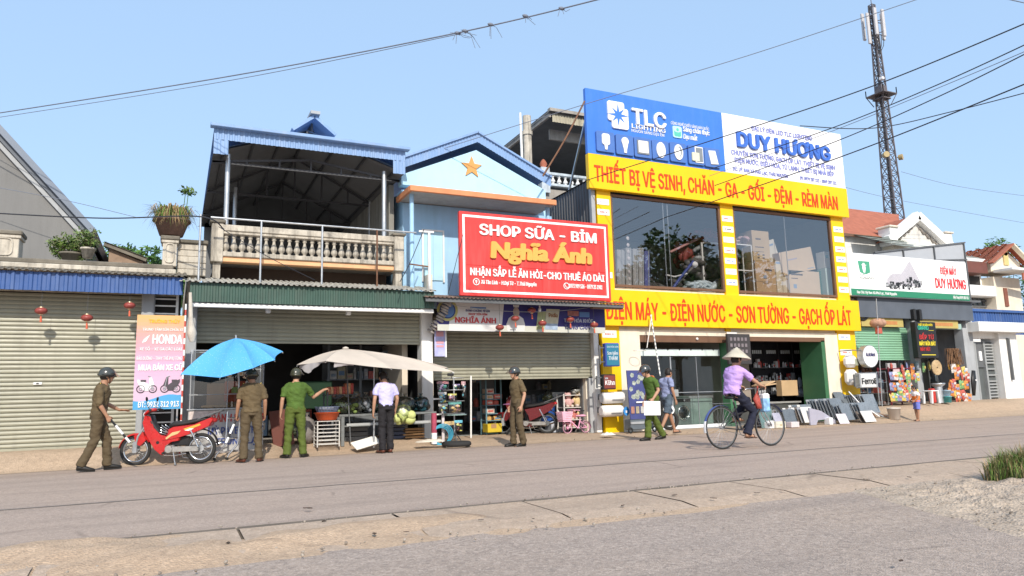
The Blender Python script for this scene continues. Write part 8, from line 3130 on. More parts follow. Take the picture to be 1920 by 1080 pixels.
carton('white topped carton beside the brown one behind the grey tiles',1548,1557,722,745,17.1,.3,PLATE)
mb=MB(WOOD)
q0,q1=at(1541,742,17.2),at(1546,645,17.2)
mb.tube([(q0.x,17.2,.3),(q1.x,17.3,q1.z)],.025,mat('pale_wood',(.42,.3,.2),.7),8)
solo(mb,'wooden_pole','thin wooden pole leaning against the green door frame','pole',(q0.x,17.2,.3))
mb=MB(GREY)
c=at(1503,735,18.2)
rg=random.Random(8)
mb.sph((c.x,18.2,c.z-.02),(.34,.2,.16),mat('wrapped_fitting',(.28,.3,.36),.4,.4,9),14,8)
mb.sph((c.x-.05,18.2,c.z+.3),(.09,.08,.2),mat('wrapped_fitting',(.28,.3,.36)),12,8)
solo(mb,'wrapped_basin','plastic wrapped white basin on the counter right of the tan carton','basin',c)
TM=[mat('tile_slate_%d'%i,c,.3,.16,5,.05,40,spec=.5)for i,c in enumerate(((.15,.17,.19),(.19,.215,.24),(.24,.26,.28),(.12,.135,.15),(.31,.32,.34)))]
TMG=mat('tile_green',(.12,.2,.19),.3,.12,5,spec=.5)
TMW=mat('tile_white',(.62,.60,.57),.3,.06,4,spec=.5)
TMB=mat('tile_brown',(.16,.13,.11),.4,.12,5)
TMP=mat('tile_lilac',(.36,.35,.42),.35,.08,5)
EDGE=mat('tile_edge',(.5,.49,.47),.7,.1)
def tile_row(px,y0,n,w,h,dy,lean,mats,z0,yaw=0.0,where='',step=0.0,last=None):
 x=at(px,780,y0).x
 for i in range(n):
  m=mats[i%len(mats)]if not(last and i==n-1)else last
  mb=MB(m)
  hh=h*(1 if i else 1)
  mb.box(-w/2,w/2,-.006,.006,0,hh,m,.0)
  mb.box(-w/2,w/2,.0062,.011,0,hh,EDGE)
  o=solo(mb,'floor_tile',where,'tile',(x+step*i,y0-dy*i,z0+.004*i-.0),0,'floor tiles leaning in rows before the yellow shop',True)
  o.rotation_euler=(lean+.03*math.sin(i*2.1),0,yaw+.02*math.sin(i*3.7))
rows=[(1578,16.75,3,.62,.62,.10,-.35,[TM[0],TM[3]],.36,'slate tile in the rearmost row under the lower white heater'),(1612,16.55,7,.62,.62,.085,-.32,[TM[1],TM[0],TM[2]],.24,'slate tile in the long right row nearest the white pail'),(1533,16.5,9,.55,.60,.10,-.30,[TM[4],TM[1],TM[0]],.16,'grey tile in the tall middle row of samples'),(1562,15.95,6,.50,.50,.11,-.34,[TM[1],TM[0]],.10,'slate tile in the front middle row of samples'),(1594,16.0,8,.55,.52,.085,-.36,[TM[0],TM[1],TM[2]],.10,'slate tile in the front right row of samples'),(1496,16.5,5,.5,.5,.10,-.25,[TMW,TM[1],TM[0]],.10,'tile in the rear left row behind the white edged ones'),(1485,16.15,7,.48,.46,.10,-.3,[TMW,TMB,TM[4]],.08,'white edged tile in the left middle row of samples'),(1470,15.55,5,.50,.48,.06,-.3,[TMB,TM[3],TM[1]],.03,'dark tile in the front left row of samples'),(1445,16.3,6,.45,.42,.09,-.25,[TM[2],TM[4],TMW],.06,'pale tile in the far left row behind the bicycle wheel'),(1425,15.8,6,.46,.46,.075,-.3,[TM[1],TMB],.04,'tile in the leftmost front row behind the bicycle wheel'),]
for px,y0,n,w,h,dy,ln,ms,z0,where in rows:
 tile_row(px,y0,n,w,h,dy,ln,ms,z0,.12,where,.012)
tile_row(1440,15.4,1,.55,.52,.1,-.2,[TMG],.03,.1,'sea green tile standing behind the front wheel of the bicycle')
tile_row(1463,15.25,1,.34,.42,.1,-.35,[TMP],.03,.1,'lilac grey tile between the green tile and the dark front row')
tile_row(1624,15.4,2,.52,.36,.16,-.5,[TMB,TMW],.04,.1,'white and brown tile lying low beside the white pail')
tile_row(1583,15.28,1,.34,.32,.1,-.5,[mat('tile_floral',(.6,.55,.58),.35,.3,12)],.03,-.15,'pale floral tile propped in front of the slate rows')
for px,y,w,h,m,lb_ in((1452,15.2,.38,.16,PLATE,'short white tile box before the sea green tile'),(1464,15.12,.36,.18,mat('cream_box',(.62,.58,.48),.6),'short cream tile box with a small label before the lilac tile'),(1491,15.05,.30,.15,mat('pink_box',(.62,.54,.54),.6),'short pale pink tile box before the dark front row'),(1559,15.35,.14,.2,PLATE,'narrow white box between the tile rows'),(1446,15.3,.2,.2,PLATE,'small white box at the bicycle front wheel')):
 x=at(px,790,y).x
 mb=MB(m);mb.box(x-w/2,x+w/2,y,y+.2,.02,.02+h,m,.008)
 if 'label' in lb_:mb.box(x-.04,x+.04,y-.003,y,.08,.13,mat('ochre_mark',(.5,.42,.25),.6))
 solo(mb,'tile_box',lb_,'box',(x,y,.02))
mb=MB(TMP)
x0,x1=at(1520,795,15.5).x,at(1568,795,15.5).x
mb.prism([(x0,.03),(x0,.52),(lerp(x0,x1,.45),.42),(x1,.12),(x1,.03),(lerp(x0,x1,.85),.05),(lerp(x0,x1,.55),.17),(lerp(x0,x1,.3),.16),(lerp(x0,x1,.22),.03)][::-1],(0,15.5,0),XA,ZA,-.05,TMP)
solo(mb,'display_bracket','lilac display bracket with cut out arch at the foot of the middle tile row','bracket',(x0,15.5,.03))
mb=MB(PLATE)
q0,q1=at(1606,740,16.1),at(1634,775,15.9)
for k in range(5):
 mb.tube([(q0.x+.08*k-.1,16.3,q0.z+.1-.12*k),(q1.x+.05*k,15.9-.1*k,.16)],.022,(PLATE,RUST,PLATE,GREY,BROWNF)[k],6)
solo(mb,'pipe_bundle','bundle of thin white and rusty pipes leaning right of the tiles','pipes',(q1.x,15.9,.1))
def pail(label,px,y,r,h,m,m2=None,z=.05):
 x=at(px,780,y).x
 t=T('pail',label,'bucket',(x,y,z))
 mb=MB(m);mb.lathe([(0,0),(r*.82,0),(r,h),(r*1.06,h),(r*1.06,h-.03),(r*.98,h-.03)],(x,y,z),m,24);mb.lathe([(0,h-.01),(r*.98,h-.01)],(x,y,z),m2 or m,24)
 part(mb,'tub',t)
 mb=MB(GREY);mb.ring((x,y,z+h*.95),r*1.07,.005,(0,.6,1),GREY,20,5,0,PI);part(mb,'handle',t)
pail('dirty white plastic pail at the road edge right of the tiles',1677,15.45,.19,.36,mat('pail_white',(.66,.6,.54),.5,.1),None,.06)
# -- upper window contents
FZ=3.75
rg=random.Random(31)
MATT=mat('mattress_wrap',(.36,.345,.34),.35,.15,5)
for k,(px0,px1,py0)in enumerate(((1157,1173,468),(1174,1186,464),(1187,1198,466),(1198,1209,464),(1209,1220,470))):
 y=17.15
 a,b=at(px0,510,y),at(px1,510,y)
 z1=at((px0+px1)/2,py0,y).z
 t=T('mattress','plastic wrapped grey mattress on edge, %s in the left window'%('first from the wall','second from the wall','middle one','fourth from the wall','last before the bicycle frame')[k],'mattress',((a.x+b.x)/2,y,FZ),0,'mattresses in the left window')
 mb=MB(MATT)
 mb.obox(((a.x+b.x)/2,y+.5,(FZ+z1)/2),(b.x-a.x-.02,1.0,z1-FZ),RY(.05),mat('mattress_blue',(.12,.13,.32),.4)if k==4 else MATT,.03)
 part(mb,'body',t)
 mb=MB(PLATE)
 mb.obox(((a.x+b.x)/2+.02,y-.01,(FZ+z1)/2),(.02,.02,z1-FZ),RY(.05),GREY)
 if k==1:
  for j in range(9):
   mb.sph(((a.x+b.x)/2,y-.005,FZ+.2+j*.2),(.06,.02,.06),mat('floral_print',(.55,.5,.5),.4),8,5)
 part(mb,'binding',t)
def bundle(name,label,c,r,m,seed,n=14):
 rg=random.Random(seed)
 mb=MB(m)
 c=Vector(c)
 for _ in range(n):
  d=Vector((rg.uniform(-1,1),rg.uniform(-1,1),rg.uniform(-1,1)))
  mb.sph(c+Vector((d.x*r[0]*.7,d.y*r[1]*.7,d.z*r[2]*.6)),(r[0]*rg.uniform(.25,.5),r[1]*rg.uniform(.25,.5),r[2]*rg.uniform(.2,.45)),m,10,7,Matrix.Rotation(rg.uniform(-.8,.8),3,'Y'))
 return solo(mb,name,label,'bundle',c-Vector((0,0,r[2])))
QR=mat('quilt_red',(.26,.035,.03),.4,.6,8)
QG=mat('quilt_grey',(.3,.31,.32),.45,.6,7)
QD=mat('quilt_dark',(.10,.09,.09),.5,.6,7)
w=lambda px,py,y:at(px,py,y)
bundle('quilt_bundle','red wrapped quilts topmost on the rack at the right of the left window',w(1328,447,18.2),(.75,.5,.28),QR,3,22)
bundle('quilt_bundle','grey clear wrapped quilts under the red ones in the left window',w(1325,480,18.2),(.8,.5,.4),QG,4,26)
bundle('quilt_bundle','dark mixed quilts in the middle of the rack in the left window',w(1315,510,18.1),(.8,.5,.4),QD,5,26)
bundle('quilt_bundle','pale bubbly wrapped pillows at the bottom right of the left window',w(1320,542,17.5),(.75,.4,.25),mat('pillow_pale',(.5,.58,.62),.3,.4,12),6,34)
bundle('quilt_bundle','dark red draped cloth hanging left of the rack in the left window',w(1283,475,18.4),(.35,.3,.7),mat('drape_red',(.22,.04,.035),.6,.4,6),7,16)
mb=MB(mat('pink_tube',(.5,.25,.24),.5))
mb.tube([w(1256,473,18),w(1310,447,18)],.04,None,8)
solo(mb,'curtain_rod','pink wrapped curtain rod slanting up to the red quilts','rod',w(1256,473,18))
mb=MB(STEEL)
for px in(1318,1352):
 q=w(px,500,17.75)
 mb.bar((q.x,17.75,FZ),(q.x,17.75,w(px,455,17.75).z),.05,.05,PLATE)
for py in(498,455):
 mb.bar(w(1318,py,17.75),w(1352,py+2,17.75),.05,.05,PLATE)
solo(mb,'steel_rack','white post rack holding quilts at the right of the left window','rack',(w(1318,500,17.75).x,17.75,FZ))
mb=MB(BLACK)
a=w(1270,525,17.2)
mb.tube([w(1248,515,17.2),w(1264,519,17.2),w(1288,513,17.2)],.025,PLATE,6)
mb.tube([w(1262,540,17.2),w(1276,520,17.2),w(1300,490,17.2)],.045,mat('frame_blue',(.06,.08,.3),.4),8)
mb.tube([w(1258,545,17.2),w(1300,500,17.7)],.03,STEEL,6)
mb.sph(w(1302,496,17.2),(.12,.1,.1),PLATE,10,8)
solo(mb,'exercise_frame','blue and silver tubular frame in the middle of the left window','frame',(a.x,17.6,FZ))
bundle('stock_heap','dark heap of wrapped stock on the floor of the left window',w(1245,545,18.6),(1.2,.6,.35),QD,9,24)
PM=mat('carton_print_dark',(.12,.1,.1),.7)
PBL=mat('carton_print_blue',(.25,.34,.5),.7)
lines=tuple((.62,.85-.07*i,.28 if i%2 else.5,.018,PM)for i in range(9))
C2=mat('tall_carton_tan',(.50,.37,.23),.85,.06)
C1=mat('pale_carton',(.60,.47,.34),.85,.05)
carton('tall tan carton on top of the stack at the left of the right window',1411,1443,433,489,17.2,.55,C2,0,0,None,True,((.35,.72,.3,.05,PM),(.4,.45,.5,.03,PM),(.35,.3,.6,.012,PM),(.3,.2,.12,.05,PM),(.6,.2,.12,.05,PM),(.3,.1,.12,.05,PM),(.6,.1,.12,.05,PM)))
carton('tan carton under the tall one in the right window',1418,1455,490,556,17.15,.55,mat('carton_tan_dark',(.48,.33,.2),.85,.06),0,0,None,True,((.65,.75,.35,.06,PM),(.45,.55,.16,.1,PM),(.4,.42,.8,.01,PM),(.45,.38,.3,.02,PM)))
carton('narrow white and blue carton leaning beside the stack',1441,1458,450,495,17.45,.3,mat('carton_ivory',(.60,.56,.48),.8,.05),0,-.3,None,False,((.5,.8,.5,.08,PBL),))
carton('tall cream carton with blue band in the middle of the right window',1456,1475,490,556,17.2,.4,mat('carton_cream',(.62,.54,.42),.8,.05),0,0,None,True,((.5,.95,.9,.06,PBL),(.5,.05,.5,.03,PBL)))
carton('large tilted carton topmost in the right window',1464,1526,468,511,17.15,.5,C1,0,-.2,None,True,((.35,.62,.3,.06,mat('carton_print_lilac',(.4,.36,.45),.7)),(.3,.1,.14,.04,PM),(.85,.1,.2,.03,PBL)))
carton('large upright carton with blue seal under the tilted one',1479,1538,508,562,17.15,.55,C1,0,0,None,True,((.28,.86,.36,.06,PM),(.2,.72,.2,.03,PM),(.2,.45,.1,.14,PBL),(.8,.06,.2,.03,PM)))
carton('dark green carton at the right of the right window',1535,1552,508,562,17.3,.4,mat('carton_green_dark',(.04,.12,.09),.7,.08))
carton('pale mint tall carton beside the dark green one',1550,1562,503,560,17.1,.35,mat('carton_mint',(.5,.62,.58),.7,.05))
carton('small white carton with blue mark on top of the mint one',1546,1556,472,502,17.15,.35,PLATE,0,0,None,False,((.5,.7,.5,.2,mat('mark_cyan',(.2,.5,.6),.6)),))
bundle('quilt_bundle','pink and white folded quilts on the wire rack in the right window',w(1392,449,17.3),(.36,.3,.13),mat('quilt_pink',(.55,.38,.38),.5,.4,10),12,16)
bundle('quilt_bundle','small pink wrapped pillow inside the wire rack in the right window',w(1387,492,17.9),(.3,.3,.2),mat('quilt_rose',(.4,.25,.28),.5,.4,10),13,8)
mb=MB(STEEL)
x0,x1=w(1378,500,17.2).x,w(1411,500,17.2).x
for x in(x0,x1):
 for y in(17.2,17.6):
  mb.bar((x,y,FZ),(x,y,w(1395,459,17.2).z),.03,.03,PLATE)
for py in(459,507):
 z=w(1395,py,17.2).z
 mb.bar((x0,17.2,z),(x1,17.2,z),.03,.03,PLATE)
 mb.bar((x1,17.2,z),(x1,17.6,z),.03,.03,PLATE)
solo(mb,'wire_rack','thin white wire rack at the left edge of the right window','rack',(x0,17.2,FZ))
# -- goods of the right hand shop
GY2=16.6
fz=.47
x0,x1=at(1668,720,GY2).x,at(1708,720,GY2).x
t=T('snack_rack','maroon wire rack full of bright snack bags under the green shutter','rack',((x0+x1)/2,GY2,fz))
MAR=mat('maroon_wire',(.16,.02,.03),.5)
mb=MB(MAR)
for x in(x0,x1):
 for y in(GY2,GY2+.4):
  mb.bar((x,y,fz),(x,y,fz+1.25),.035,.035)
for z in(.1,.45,.8,1.2):
 for y in(GY2,GY2+.4):
  mb.bar((x0,y,fz+z),(x1,y,fz+z),.025,.025)
 mb.box(x0,x1,GY2,GY2+.4,fz+z-.02,fz+z-.01)
part(mb,'frame',t)
BR=[mat('snack_%d'%i,c,.3,.6,18)for i,c in enumerate(((.58,.22,.06),(.2,.38,.16),(.45,.1,.07),(.22,.24,.4),(.6,.45,.12),(.6,.55,.52),(.45,.2,.24),(.35,.42,.48)))]
rg=random.Random(77)
def pillow_bag(mb,c,wv,hv,m,R=None):
 c=Vector(c)
 def fn(sgn):
  def f(u,v):
   b=math.sin(PI*u)**.6*math.sin(PI*v)**.6
   p=Vector(((u-.5)*wv,sgn*.045*b,(v-.5)*hv))
   return c+(R@p if R else p)
  return f
 mb.grid(fn(-1),6,6,m)
 mb.grid(fn(1),6,6,m)
 mb.obox(c+(R@Vector((0,-.046,0))if R else Vector((0,-.046,0))),(wv*.5,.004,hv*.25),R or Matrix.Identity(3),BR[(hash(m.name)+3)%8 if False else(int(m.name[-1])+3)%8])
names=('orange','green','red','blue','yellow','pale','pink','light blue')
for lv,z in enumerate((.1,.45,.8)):
 for i in range(7):
  k=(0,1,2,3,4,5,5,6,0,4,5,7)[rg.randrange(12)]
  x=lerp(x0+.06,x1-.06,i/6)
  mb=MB(BR[k])
  R=RX(-.15)@RZ(rg.uniform(-.2,.2))@RY(rg.uniform(-.12,.12))
  c=(x,GY2-.03+rg.uniform(-.04,.04),fz+z+.15)
  pillow_bag(mb,c,.20,.28,BR[k],R)
  solo(mb,'snack_bag','%s snack bag on the %s level of the maroon rack'%(names[k],('lowest','middle','top')[lv]),'snack bag',c,0,'snack bags on the maroon rack')
for i in range(22):
 k=rg.randrange(8)
 q=at(rg.uniform(1686,1722),rg.uniform(690,752),16.55)
 mb=MB(BR[k])
 pillow_bag(mb,q,.2,.27,BR[k],RZ(rg.uniform(-.4,.4)))
 solo(mb,'snack_bag','%s snack bag in the heap hung behind the child'%names[k],'snack bag',q,0,'snack bags behind the child')
for i in range(26):
 k=(0,2,0,4,5,0,2,1)[rg.randrange(8)]
 q=at(rg.uniform(1782,1818),rg.uniform(690,750),16.75)
 mb=MB(BR[k])
 pillow_bag(mb,q,.24,.32,BR[k],RZ(rg.uniform(-.4,.4))@RY(rg.uniform(-.2,.2)))
 solo(mb,'snack_bag','%s snack bag in the column by the right door jamb'%names[k],'snack bag',q,0,'snack bags by the right door jamb')
px_box('price_board','pale pink card board on top of the maroon rack','card',1675,1696,690,698,16.6,.02,mat('card_pink',(.62,.45,.46),.6))
px_box('paper_bag','white box hung in the dark left of the maroon rack','box',1665,1681,681,693,16.9,.1,mat('grey_card',(.45,.42,.42),.6))
px_box('orange_card','orange card above the snack bags by the right door jamb','card',1779,1800,683,693,16.85,.02,mat('card_orange',(.7,.38,.05),.6))
px_box('red_poster','red and white poster deep in the right doorway','poster',1767,1780,645,657,18.5,.02,mat('poster_red_white',(.4,.15,.18),.6,.6,6))
px_box('blue_poster','light blue poster hung deep in the right doorway','poster',1792,1810,643,657,18.0,.02,mat('poster_sky',(.4,.55,.68),.6,.4,5))
x0,x1=at(1645,720,16.7).x,at(1662,720,16.7).x
t=T('glass_cabinet','narrow glass cabinet left of the maroon rack','cabinet',(x0,16.7,fz))
mb=MB(STEEL)
for x in(x0,x1):
 for y in(16.7,17.1):
  mb.bar((x,y,fz),(x,y,fz+1.1),.025,.025)
for z in(.02,.4,.75,1.1):
 mb.box(x0,x1,16.7,17.1,fz+z-.01,fz+z,GREY)
part(mb,'frame',t)
mb=MB(SG);mb.quad((x0,16.69,fz),(x1,16.69,fz),(x1,16.69,fz+1.1),(x0,16.69,fz+1.1));part(mb,'pane',t)
for z in(.02,.4,.75):
 goods(x0+.02,x1-.02,16.75,fz+z,.08,.2,.08,.14,'small ware inside the narrow glass cabinet','wares in the glass cabinet',deep=.15)
q=at(1747,742,16.4)
t=T('plastic_stool','white plastic stool by the grey door post of the right shop','stool',(q.x,16.4,fz))
mb=MB(PLATE);mb.box(q.x-.19,q.x+.19,16.25,16.6,fz+.40,fz+.44,PLATE,.015);part(mb,'seat',t)
for sx_ in(-1,1):
 for yy in(16.28,16.57):
  mb=MB(PLATE);mb.bar((q.x+sx_*.19,yy,fz),(q.x+sx_*.15,yy,fz+.4),.06,.05,PLATE);part(mb,'leg',t)
mb=MB(RED);mb.box(q.x+.22,q.x+.4,16.5,16.7,fz,fz+.5,mat('gas_red',(.5,.04,.03),.4),.04)
solo(mb,'red_canister','red canister between the white stool and the steel stove','canister',(q.x+.3,16.6,fz))
q=at(1765,735,16.6)
mb=MB(STEEL);mb.cyl((q.x,16.7,fz),(q.x,16.7,fz+.55),.15,.13,STEEL,18);mb.lathe([(.13,.55),(.22,.62),(.24,.68),(.1,.66)],(q.x,16.7,fz),STEEL,20)
solo(mb,'steel_burner','tall steel burner in the right shop doorway','stove',(q.x,16.7,fz))
pail('white and teal paint bucket in the right shop doorway',1780,16.5,.14,.22,mat('bucket_teal',(.08,.36,.38),.5),PLATE,fz)
pail('pale blue bucket stacked on the teal one',1780,16.52,.13,.2,mat('bucket_pale_blue',(.35,.5,.6),.5),PLATE,fz+.23)
q=at(1757,689,16.45)
mb=MB(mat('straw',(.52,.38,.22),.85,.15,8,.3,60));mb.cyl((q.x,16.45,q.z),(q.x,16.48,q.z),.26,.26,None,28)
for k in range(5):mb.ring((q.x,16.445,q.z),.05*k+.04,.006,(0,1,0),None,24,4)
mb.sph((q.x,16.44,q.z),.02,BLACK,8,6)
solo(mb,'straw_tray','round straw winnowing tray hung in the right shop doorway','tray',q)
q=at(1788,668,16.8)
mb=MB(mat('broom_straw',(.2,.11,.06),.95,.4,12))
rg=random.Random(9)
for k in range(70):
 a=Vector((q.x+rg.uniform(-.3,.3),16.8+rg.uniform(-.1,.1),q.z+.28))
 mb.tube([a,a+Vector((rg.uniform(-.25,.25),rg.uniform(-.1,.1),-rg.uniform(.45,.65)))],.012,None,4,caps=False)
solo(mb,'straw_brooms','bunch of brown straw brooms hanging in the right shop doorway','broom',q)
x0,x1=at(1728,690,17.0).x,at(1757,690,17.0).x
shelf_unit('white wall shelf behind the straw tray',x0,x1,17.6,.3,[fz+.6,fz+1.0,fz+1.3],fz+1.8,mat('shelf_white',(.6,.56,.52)))
for z in(.6,1.0,1.3):goods(x0+.03,x1-.03,17.62,fz+z,.08,.25,.07,.16,'small ware on the wall shelf behind the straw tray','wares on the wall shelf',fill=.9)
goods(20.9,23.5,18.6,fz+.9,.1,.5,.1,.25,'dim goods behind the maroon rack','dim goods in the right shop')
goods(20.9,23.5,18.6,fz+.4,.1,.4,.1,.25,'dim goods behind the maroon rack','dim goods in the right shop')
xa_,xb_=at(1757,700,18.2).x,at(1822,700,18.2).x
shelf_unit('back shelf of household ware in the right shop doorway',xa_,xb_,18.2,.35,[fz+.3,fz+.75,fz+1.2,fz+1.65],fz+2.1,DARKGREY)
for z in(.3,.75,1.2,1.65):goods(xa_+.03,xb_-.03,18.22,fz+z,.14,.36,.1,.24,'household ware on the back shelf of the right doorway','ware on the doorway back shelf','household_ware',GM+BR[:6],deep=.2,fill=.95)
for px,py,k in((1690,690,5),(1700,688,3),(1711,691,0),(1719,687,7),(1672,690,2),(1732,689,1),(1742,686,4)):
 q=at(px,py,16.9)
 mb=MB(BR[k]);pillow_bag(mb,q,.2,.34,BR[k],RZ(.2*k))
 solo(mb,'hanging_pack','%s pack hanging just under the green shutter edge'%names[k],'pack',q,0,'packs hanging under the green shutter')
q=at(1826,715,16.7)
mb=MB(BLACK);mb.loft([((q.x-.1,16.7,fz+.2),.06,.05,None),((q.x-.02,16.7,fz+.7),.14,.06,RY(.15)),((q.x+.05,16.7,fz+1.1),.08,.05,RY(.1))],BLACK,10)
mb.sph((q.x,16.62,fz+.75),.03,PLATE,8,6)
solo(mb,'hanging_jacket','black jacket hanging on the right door post of the right shop','jacket',(q.x,16.7,fz+.2))
px_box('hanging_green_pack','teal pack hung high in the right doorway','pack',1788,1802,622,634,17.6,.1,mat('pack_teal',(.12,.25,.22),.5))
# -- roof plants
def pot(name,label,px,py,y,r,h,m,seed,kind):
 q=at(px,py,y)
 t=T(name,label,'plant',(q.x,y,q.z))
 mb=MB(m)
 mb.lathe([(0,0),(r*.68,0),(r,h),(r*1.12,h),(r*1.12,h+.04),(r*.95,h+.04),(r*.9,h-.03),(0,h-.03)],q,m,22)
 part(mb,'pot',t)
 rg=random.Random(seed)
 mb=MB(LEAF2)
 top=q+Vector((0,0,h))
 if kind=='grass':
  for k in range(900):
   a_=rg.uniform(0,2*PI);s=rg.uniform(0,.9)*r
   b0=top+Vector((s*math.cos(a_),s*math.sin(a_),-.03))
   L=rg.uniform(.25,.6)
   out=rg.uniform(.15,.65)*L
   b1=b0+Vector((math.cos(a_)*out*.5,math.sin(a_)*out*.5,L*.6))
   b2=b0+Vector((math.cos(a_)*out*1.3,math.sin(a_)*out*1.3,L*rg.uniform(-.35,.7)))
   wv=Vector((-math.sin(a_),math.cos(a_),0))*.009
   m2=rg.choice((LEAF3,LEAF2,DRYLEAF,DRYLEAF))
   mb.add([b0-wv,b0+wv,b1+wv,b1-wv,b2],[(0,1,2,3),(3,2,4)],m2)
  for sx_ in(.55,.72):
   base=top+Vector((r*sx_,0,0))
   mb.tube([base,base+Vector((.04,0,.45)),base+Vector((.06,0,.75))],.008,LEAF2,5)
   leaves(mb,base+Vector((.06,0,.7)),.16,40,.06,[LEAF2,LEAF3],rg,.6,.1)
 else:
  for k in range(9):
   a_=rg.uniform(0,2*PI)
   e=top+Vector((r*rg.uniform(.4,1.9)*math.cos(a_),r*rg.uniform(.4,1.0)*math.sin(a_),rg.uniform(.08,.38)))
   mb.tube([top,lerp(top,e,.5)+Vector((0,0,.06)),e],.008,BARK,4,caps=False)
   leaves(mb,e,.13,55,.035,[LEAF2,LEAF3,mat('olive_leaf',(.15,.17,.07),.7,.3)],rg,.8,.1)
 part(mb,'foliage',t)
pot('potted_plant','big terracotta pot of dry overgrown grass on the parapet post',321,443,16.35,.33,.30,mat('terracotta_old',(.17,.105,.08),.9,.25,4,.3,40,grime=.3),4,'grass')
pot('potted_plant','white pot with a small flowering plant behind the left ledge',164,484,16.8,.13,.17,OLDWHITE,5,'bush')
q=at(132,486,17.0)
pot('potted_plant','bushy grey green plant spreading behind the left ledge',132,489,17.0,.2,.12,MOSS,6,'bush')
rg=random.Random(66)
mb=MB(LEAF2)
for k in range(34):
 c=at(rg.uniform(100,172),rg.uniform(452,486),17.0)
 leaves(mb,c,.12,45,.035,[LEAF2,mat('olive_leaf',(.15,.17,.07)),LEAF3],rg,.8,.05)
 mb.tube([at(140,490,17.0),c],.006,BARK,4,caps=False)
solo(mb,'shrub','low scrubby shrub growing along the left ledge beside the white pot','shrub',at(140,490,17.0))
# -- trees and grass
tree('tree','leafy tree beyond the orange tiled gable',(at(1868,470,36).x,36,0),at(1868,436,36).z*1.09,2.3,3,[LEAF1,LEAF2],26,.17,90,.2)
tree('tree','dense dark tree at the right edge beyond the cream villa',(at(1915,520,30).x+1.0,30,0),at(1915,478,30).z+.6,2.8,5,[LEAF1,LEAF1,LEAF2],40,.15,90,.2,None,.8,.1)
tree('tree','broad dark tree whose reflection fills the left showroom window',(33.5,-8.5,0),13.2,4.6,11,[LEAF1,LEAF1,LEAF2],100,.26,80,.3,None,.7,.30)
tree('tree','smaller rounded tree reflected at the right of the left showroom window',(40.5,-9.5,0),12.0,3.6,12,[LEAF1,LEAF2],70,.26,70,.28,None,.7,.35)
tree('tree','spreading tree behind the viewer that shades the near asphalt corner',(4.4,-8.3,0),7.2,2.6,15,[LEAF1,LEAF2],70,.2,90,.22,None,.6,.55)
def tuft(mb,c,n,L,rg,spread):
 for _ in range(n):
  a_=rg.uniform(0,2*PI);s=spread*rg.random()**.6
  b0=Vector(c)+Vector((s*math.cos(a_),s*math.sin(a_)*.8,0))
  l=L*rg.uniform(.4,1.1)
  d=rg.uniform(0,2*PI);o=l*rg.uniform(.05,.6)
  b1=b0+Vector((math.cos(d)*o*.4,math.sin(d)*o*.4,l*.6))
  b2=b0+Vector((math.cos(d)*o*1.2,math.sin(d)*o*1.2,l*rg.uniform(.75,1)))
  wv=Vector((-math.sin(d),math.cos(d),0))*rg.uniform(.003,.006)
  mb.add([b0-wv,b0+wv,b1+wv,b1-wv,b2],[(0,1,2,3),(3,2,4)],rg.choice((LEAF2,LEAF3,DRYLEAF,GRASSM,GRASSM)))
GRASSM=mat('grass_blade',(.17,.17,.07),.7,.4,6)
rg=random.Random(41)
mb=MB(LEAF3)
GC=gd(1908,902)
for k in range(22):
 a_,s_=rg.uniform(0,2*PI),rg.random()**.5
 tuft(mb,(GC.x+.5*s_*math.cos(a_)+.15,GC.y+.28*s_*math.sin(a_),.0),90,.50-.26*s_,rg,.12)
struct(mb,'roadside_grass','stuff')
mb=MB(LEAF3)
g=gd(165,1049)
for k in range(3):tuft(mb,(g.x+rg.uniform(-.08,.08),g.y+rg.uniform(-.05,.05),.03),45,.06,rg,.07)
struct(mb,'gutter_weeds','stuff')
DL=mat('dead_leaf',(.075,.05,.035),.9,.3,8)
pl_=None
for px,py,sz in((577,957,.045),(608,981,.03),(428,1023,.03),(508,1018,.04),(702,1006,.035),(762,1002,.02),(902,979,.02),(225,1043,.035),(1265,932,.03),(1338,938,.03),(1168,952,.03),(1420,928,.025),(1468,923,.025),(1625,902,.03),(1705,898,.03),(1718,888,.02),(1000,977,.02),(1690,1058,.025)):
 g=gd(px,py,.02)
 mb=MB(DL)
 rgk=random.Random(px)
 mb.grid(lambda u,v:((u-.5)*sz*2.4,(v-.5)*sz*1.1*math.sin(PI*min(.98,max(.02,u))),.004+sz*.35*(abs(v-.5)+.4*(u-.5)**2+.2*noise.noise(Vector((u*4,v*4,px))))),8,4)
 solo(mb,'dead_leaf','curled dead leaf lying on the asphalt or gutter slabs','leaf',(g.x,g.y,.034),rgk.uniform(0,6),'dead leaves on the road',True)
# -- lattice mast
MYY=34.0
b0,b1=at(1678,412,MYY),at(1627,14,MYY)
mx=at(1660,300,MYY).x
def hz(py):return at(1655,py,MYY).z
zt_=hz(16)
zb_=0
cxb=at(1681,412,MYY);cxt=at(1632,20,MYY)
px_m=(cxb.x+cxt.x)/2
t=T('telecom_mast','tall dark lattice telecom mast with antennas behind the white villa','mast',(px_m,MYY,0))
def hw(z):
 k=z/zt_
 zz=[(0,.85),(hz(405),.44),(hz(180),.27),(hz(85),.19),(zt_,.15)]
 for(a,wa),(b,wb_)in zip(zz,zz[1:]):
  if z<=b:return lerp(wa,wb_,(z-a)/(b-a))
 return.2
MS=mat('mast_steel',(.13,.115,.12),.6,.3,3)
mb=MB(MS)
corners=[(-1,-1),(1,-1),(1,1),(-1,1)]
lv,z=[0],0
while z<zt_:
 z+=max(.8,hw(z)*2.0);lv.append(min(z,zt_))
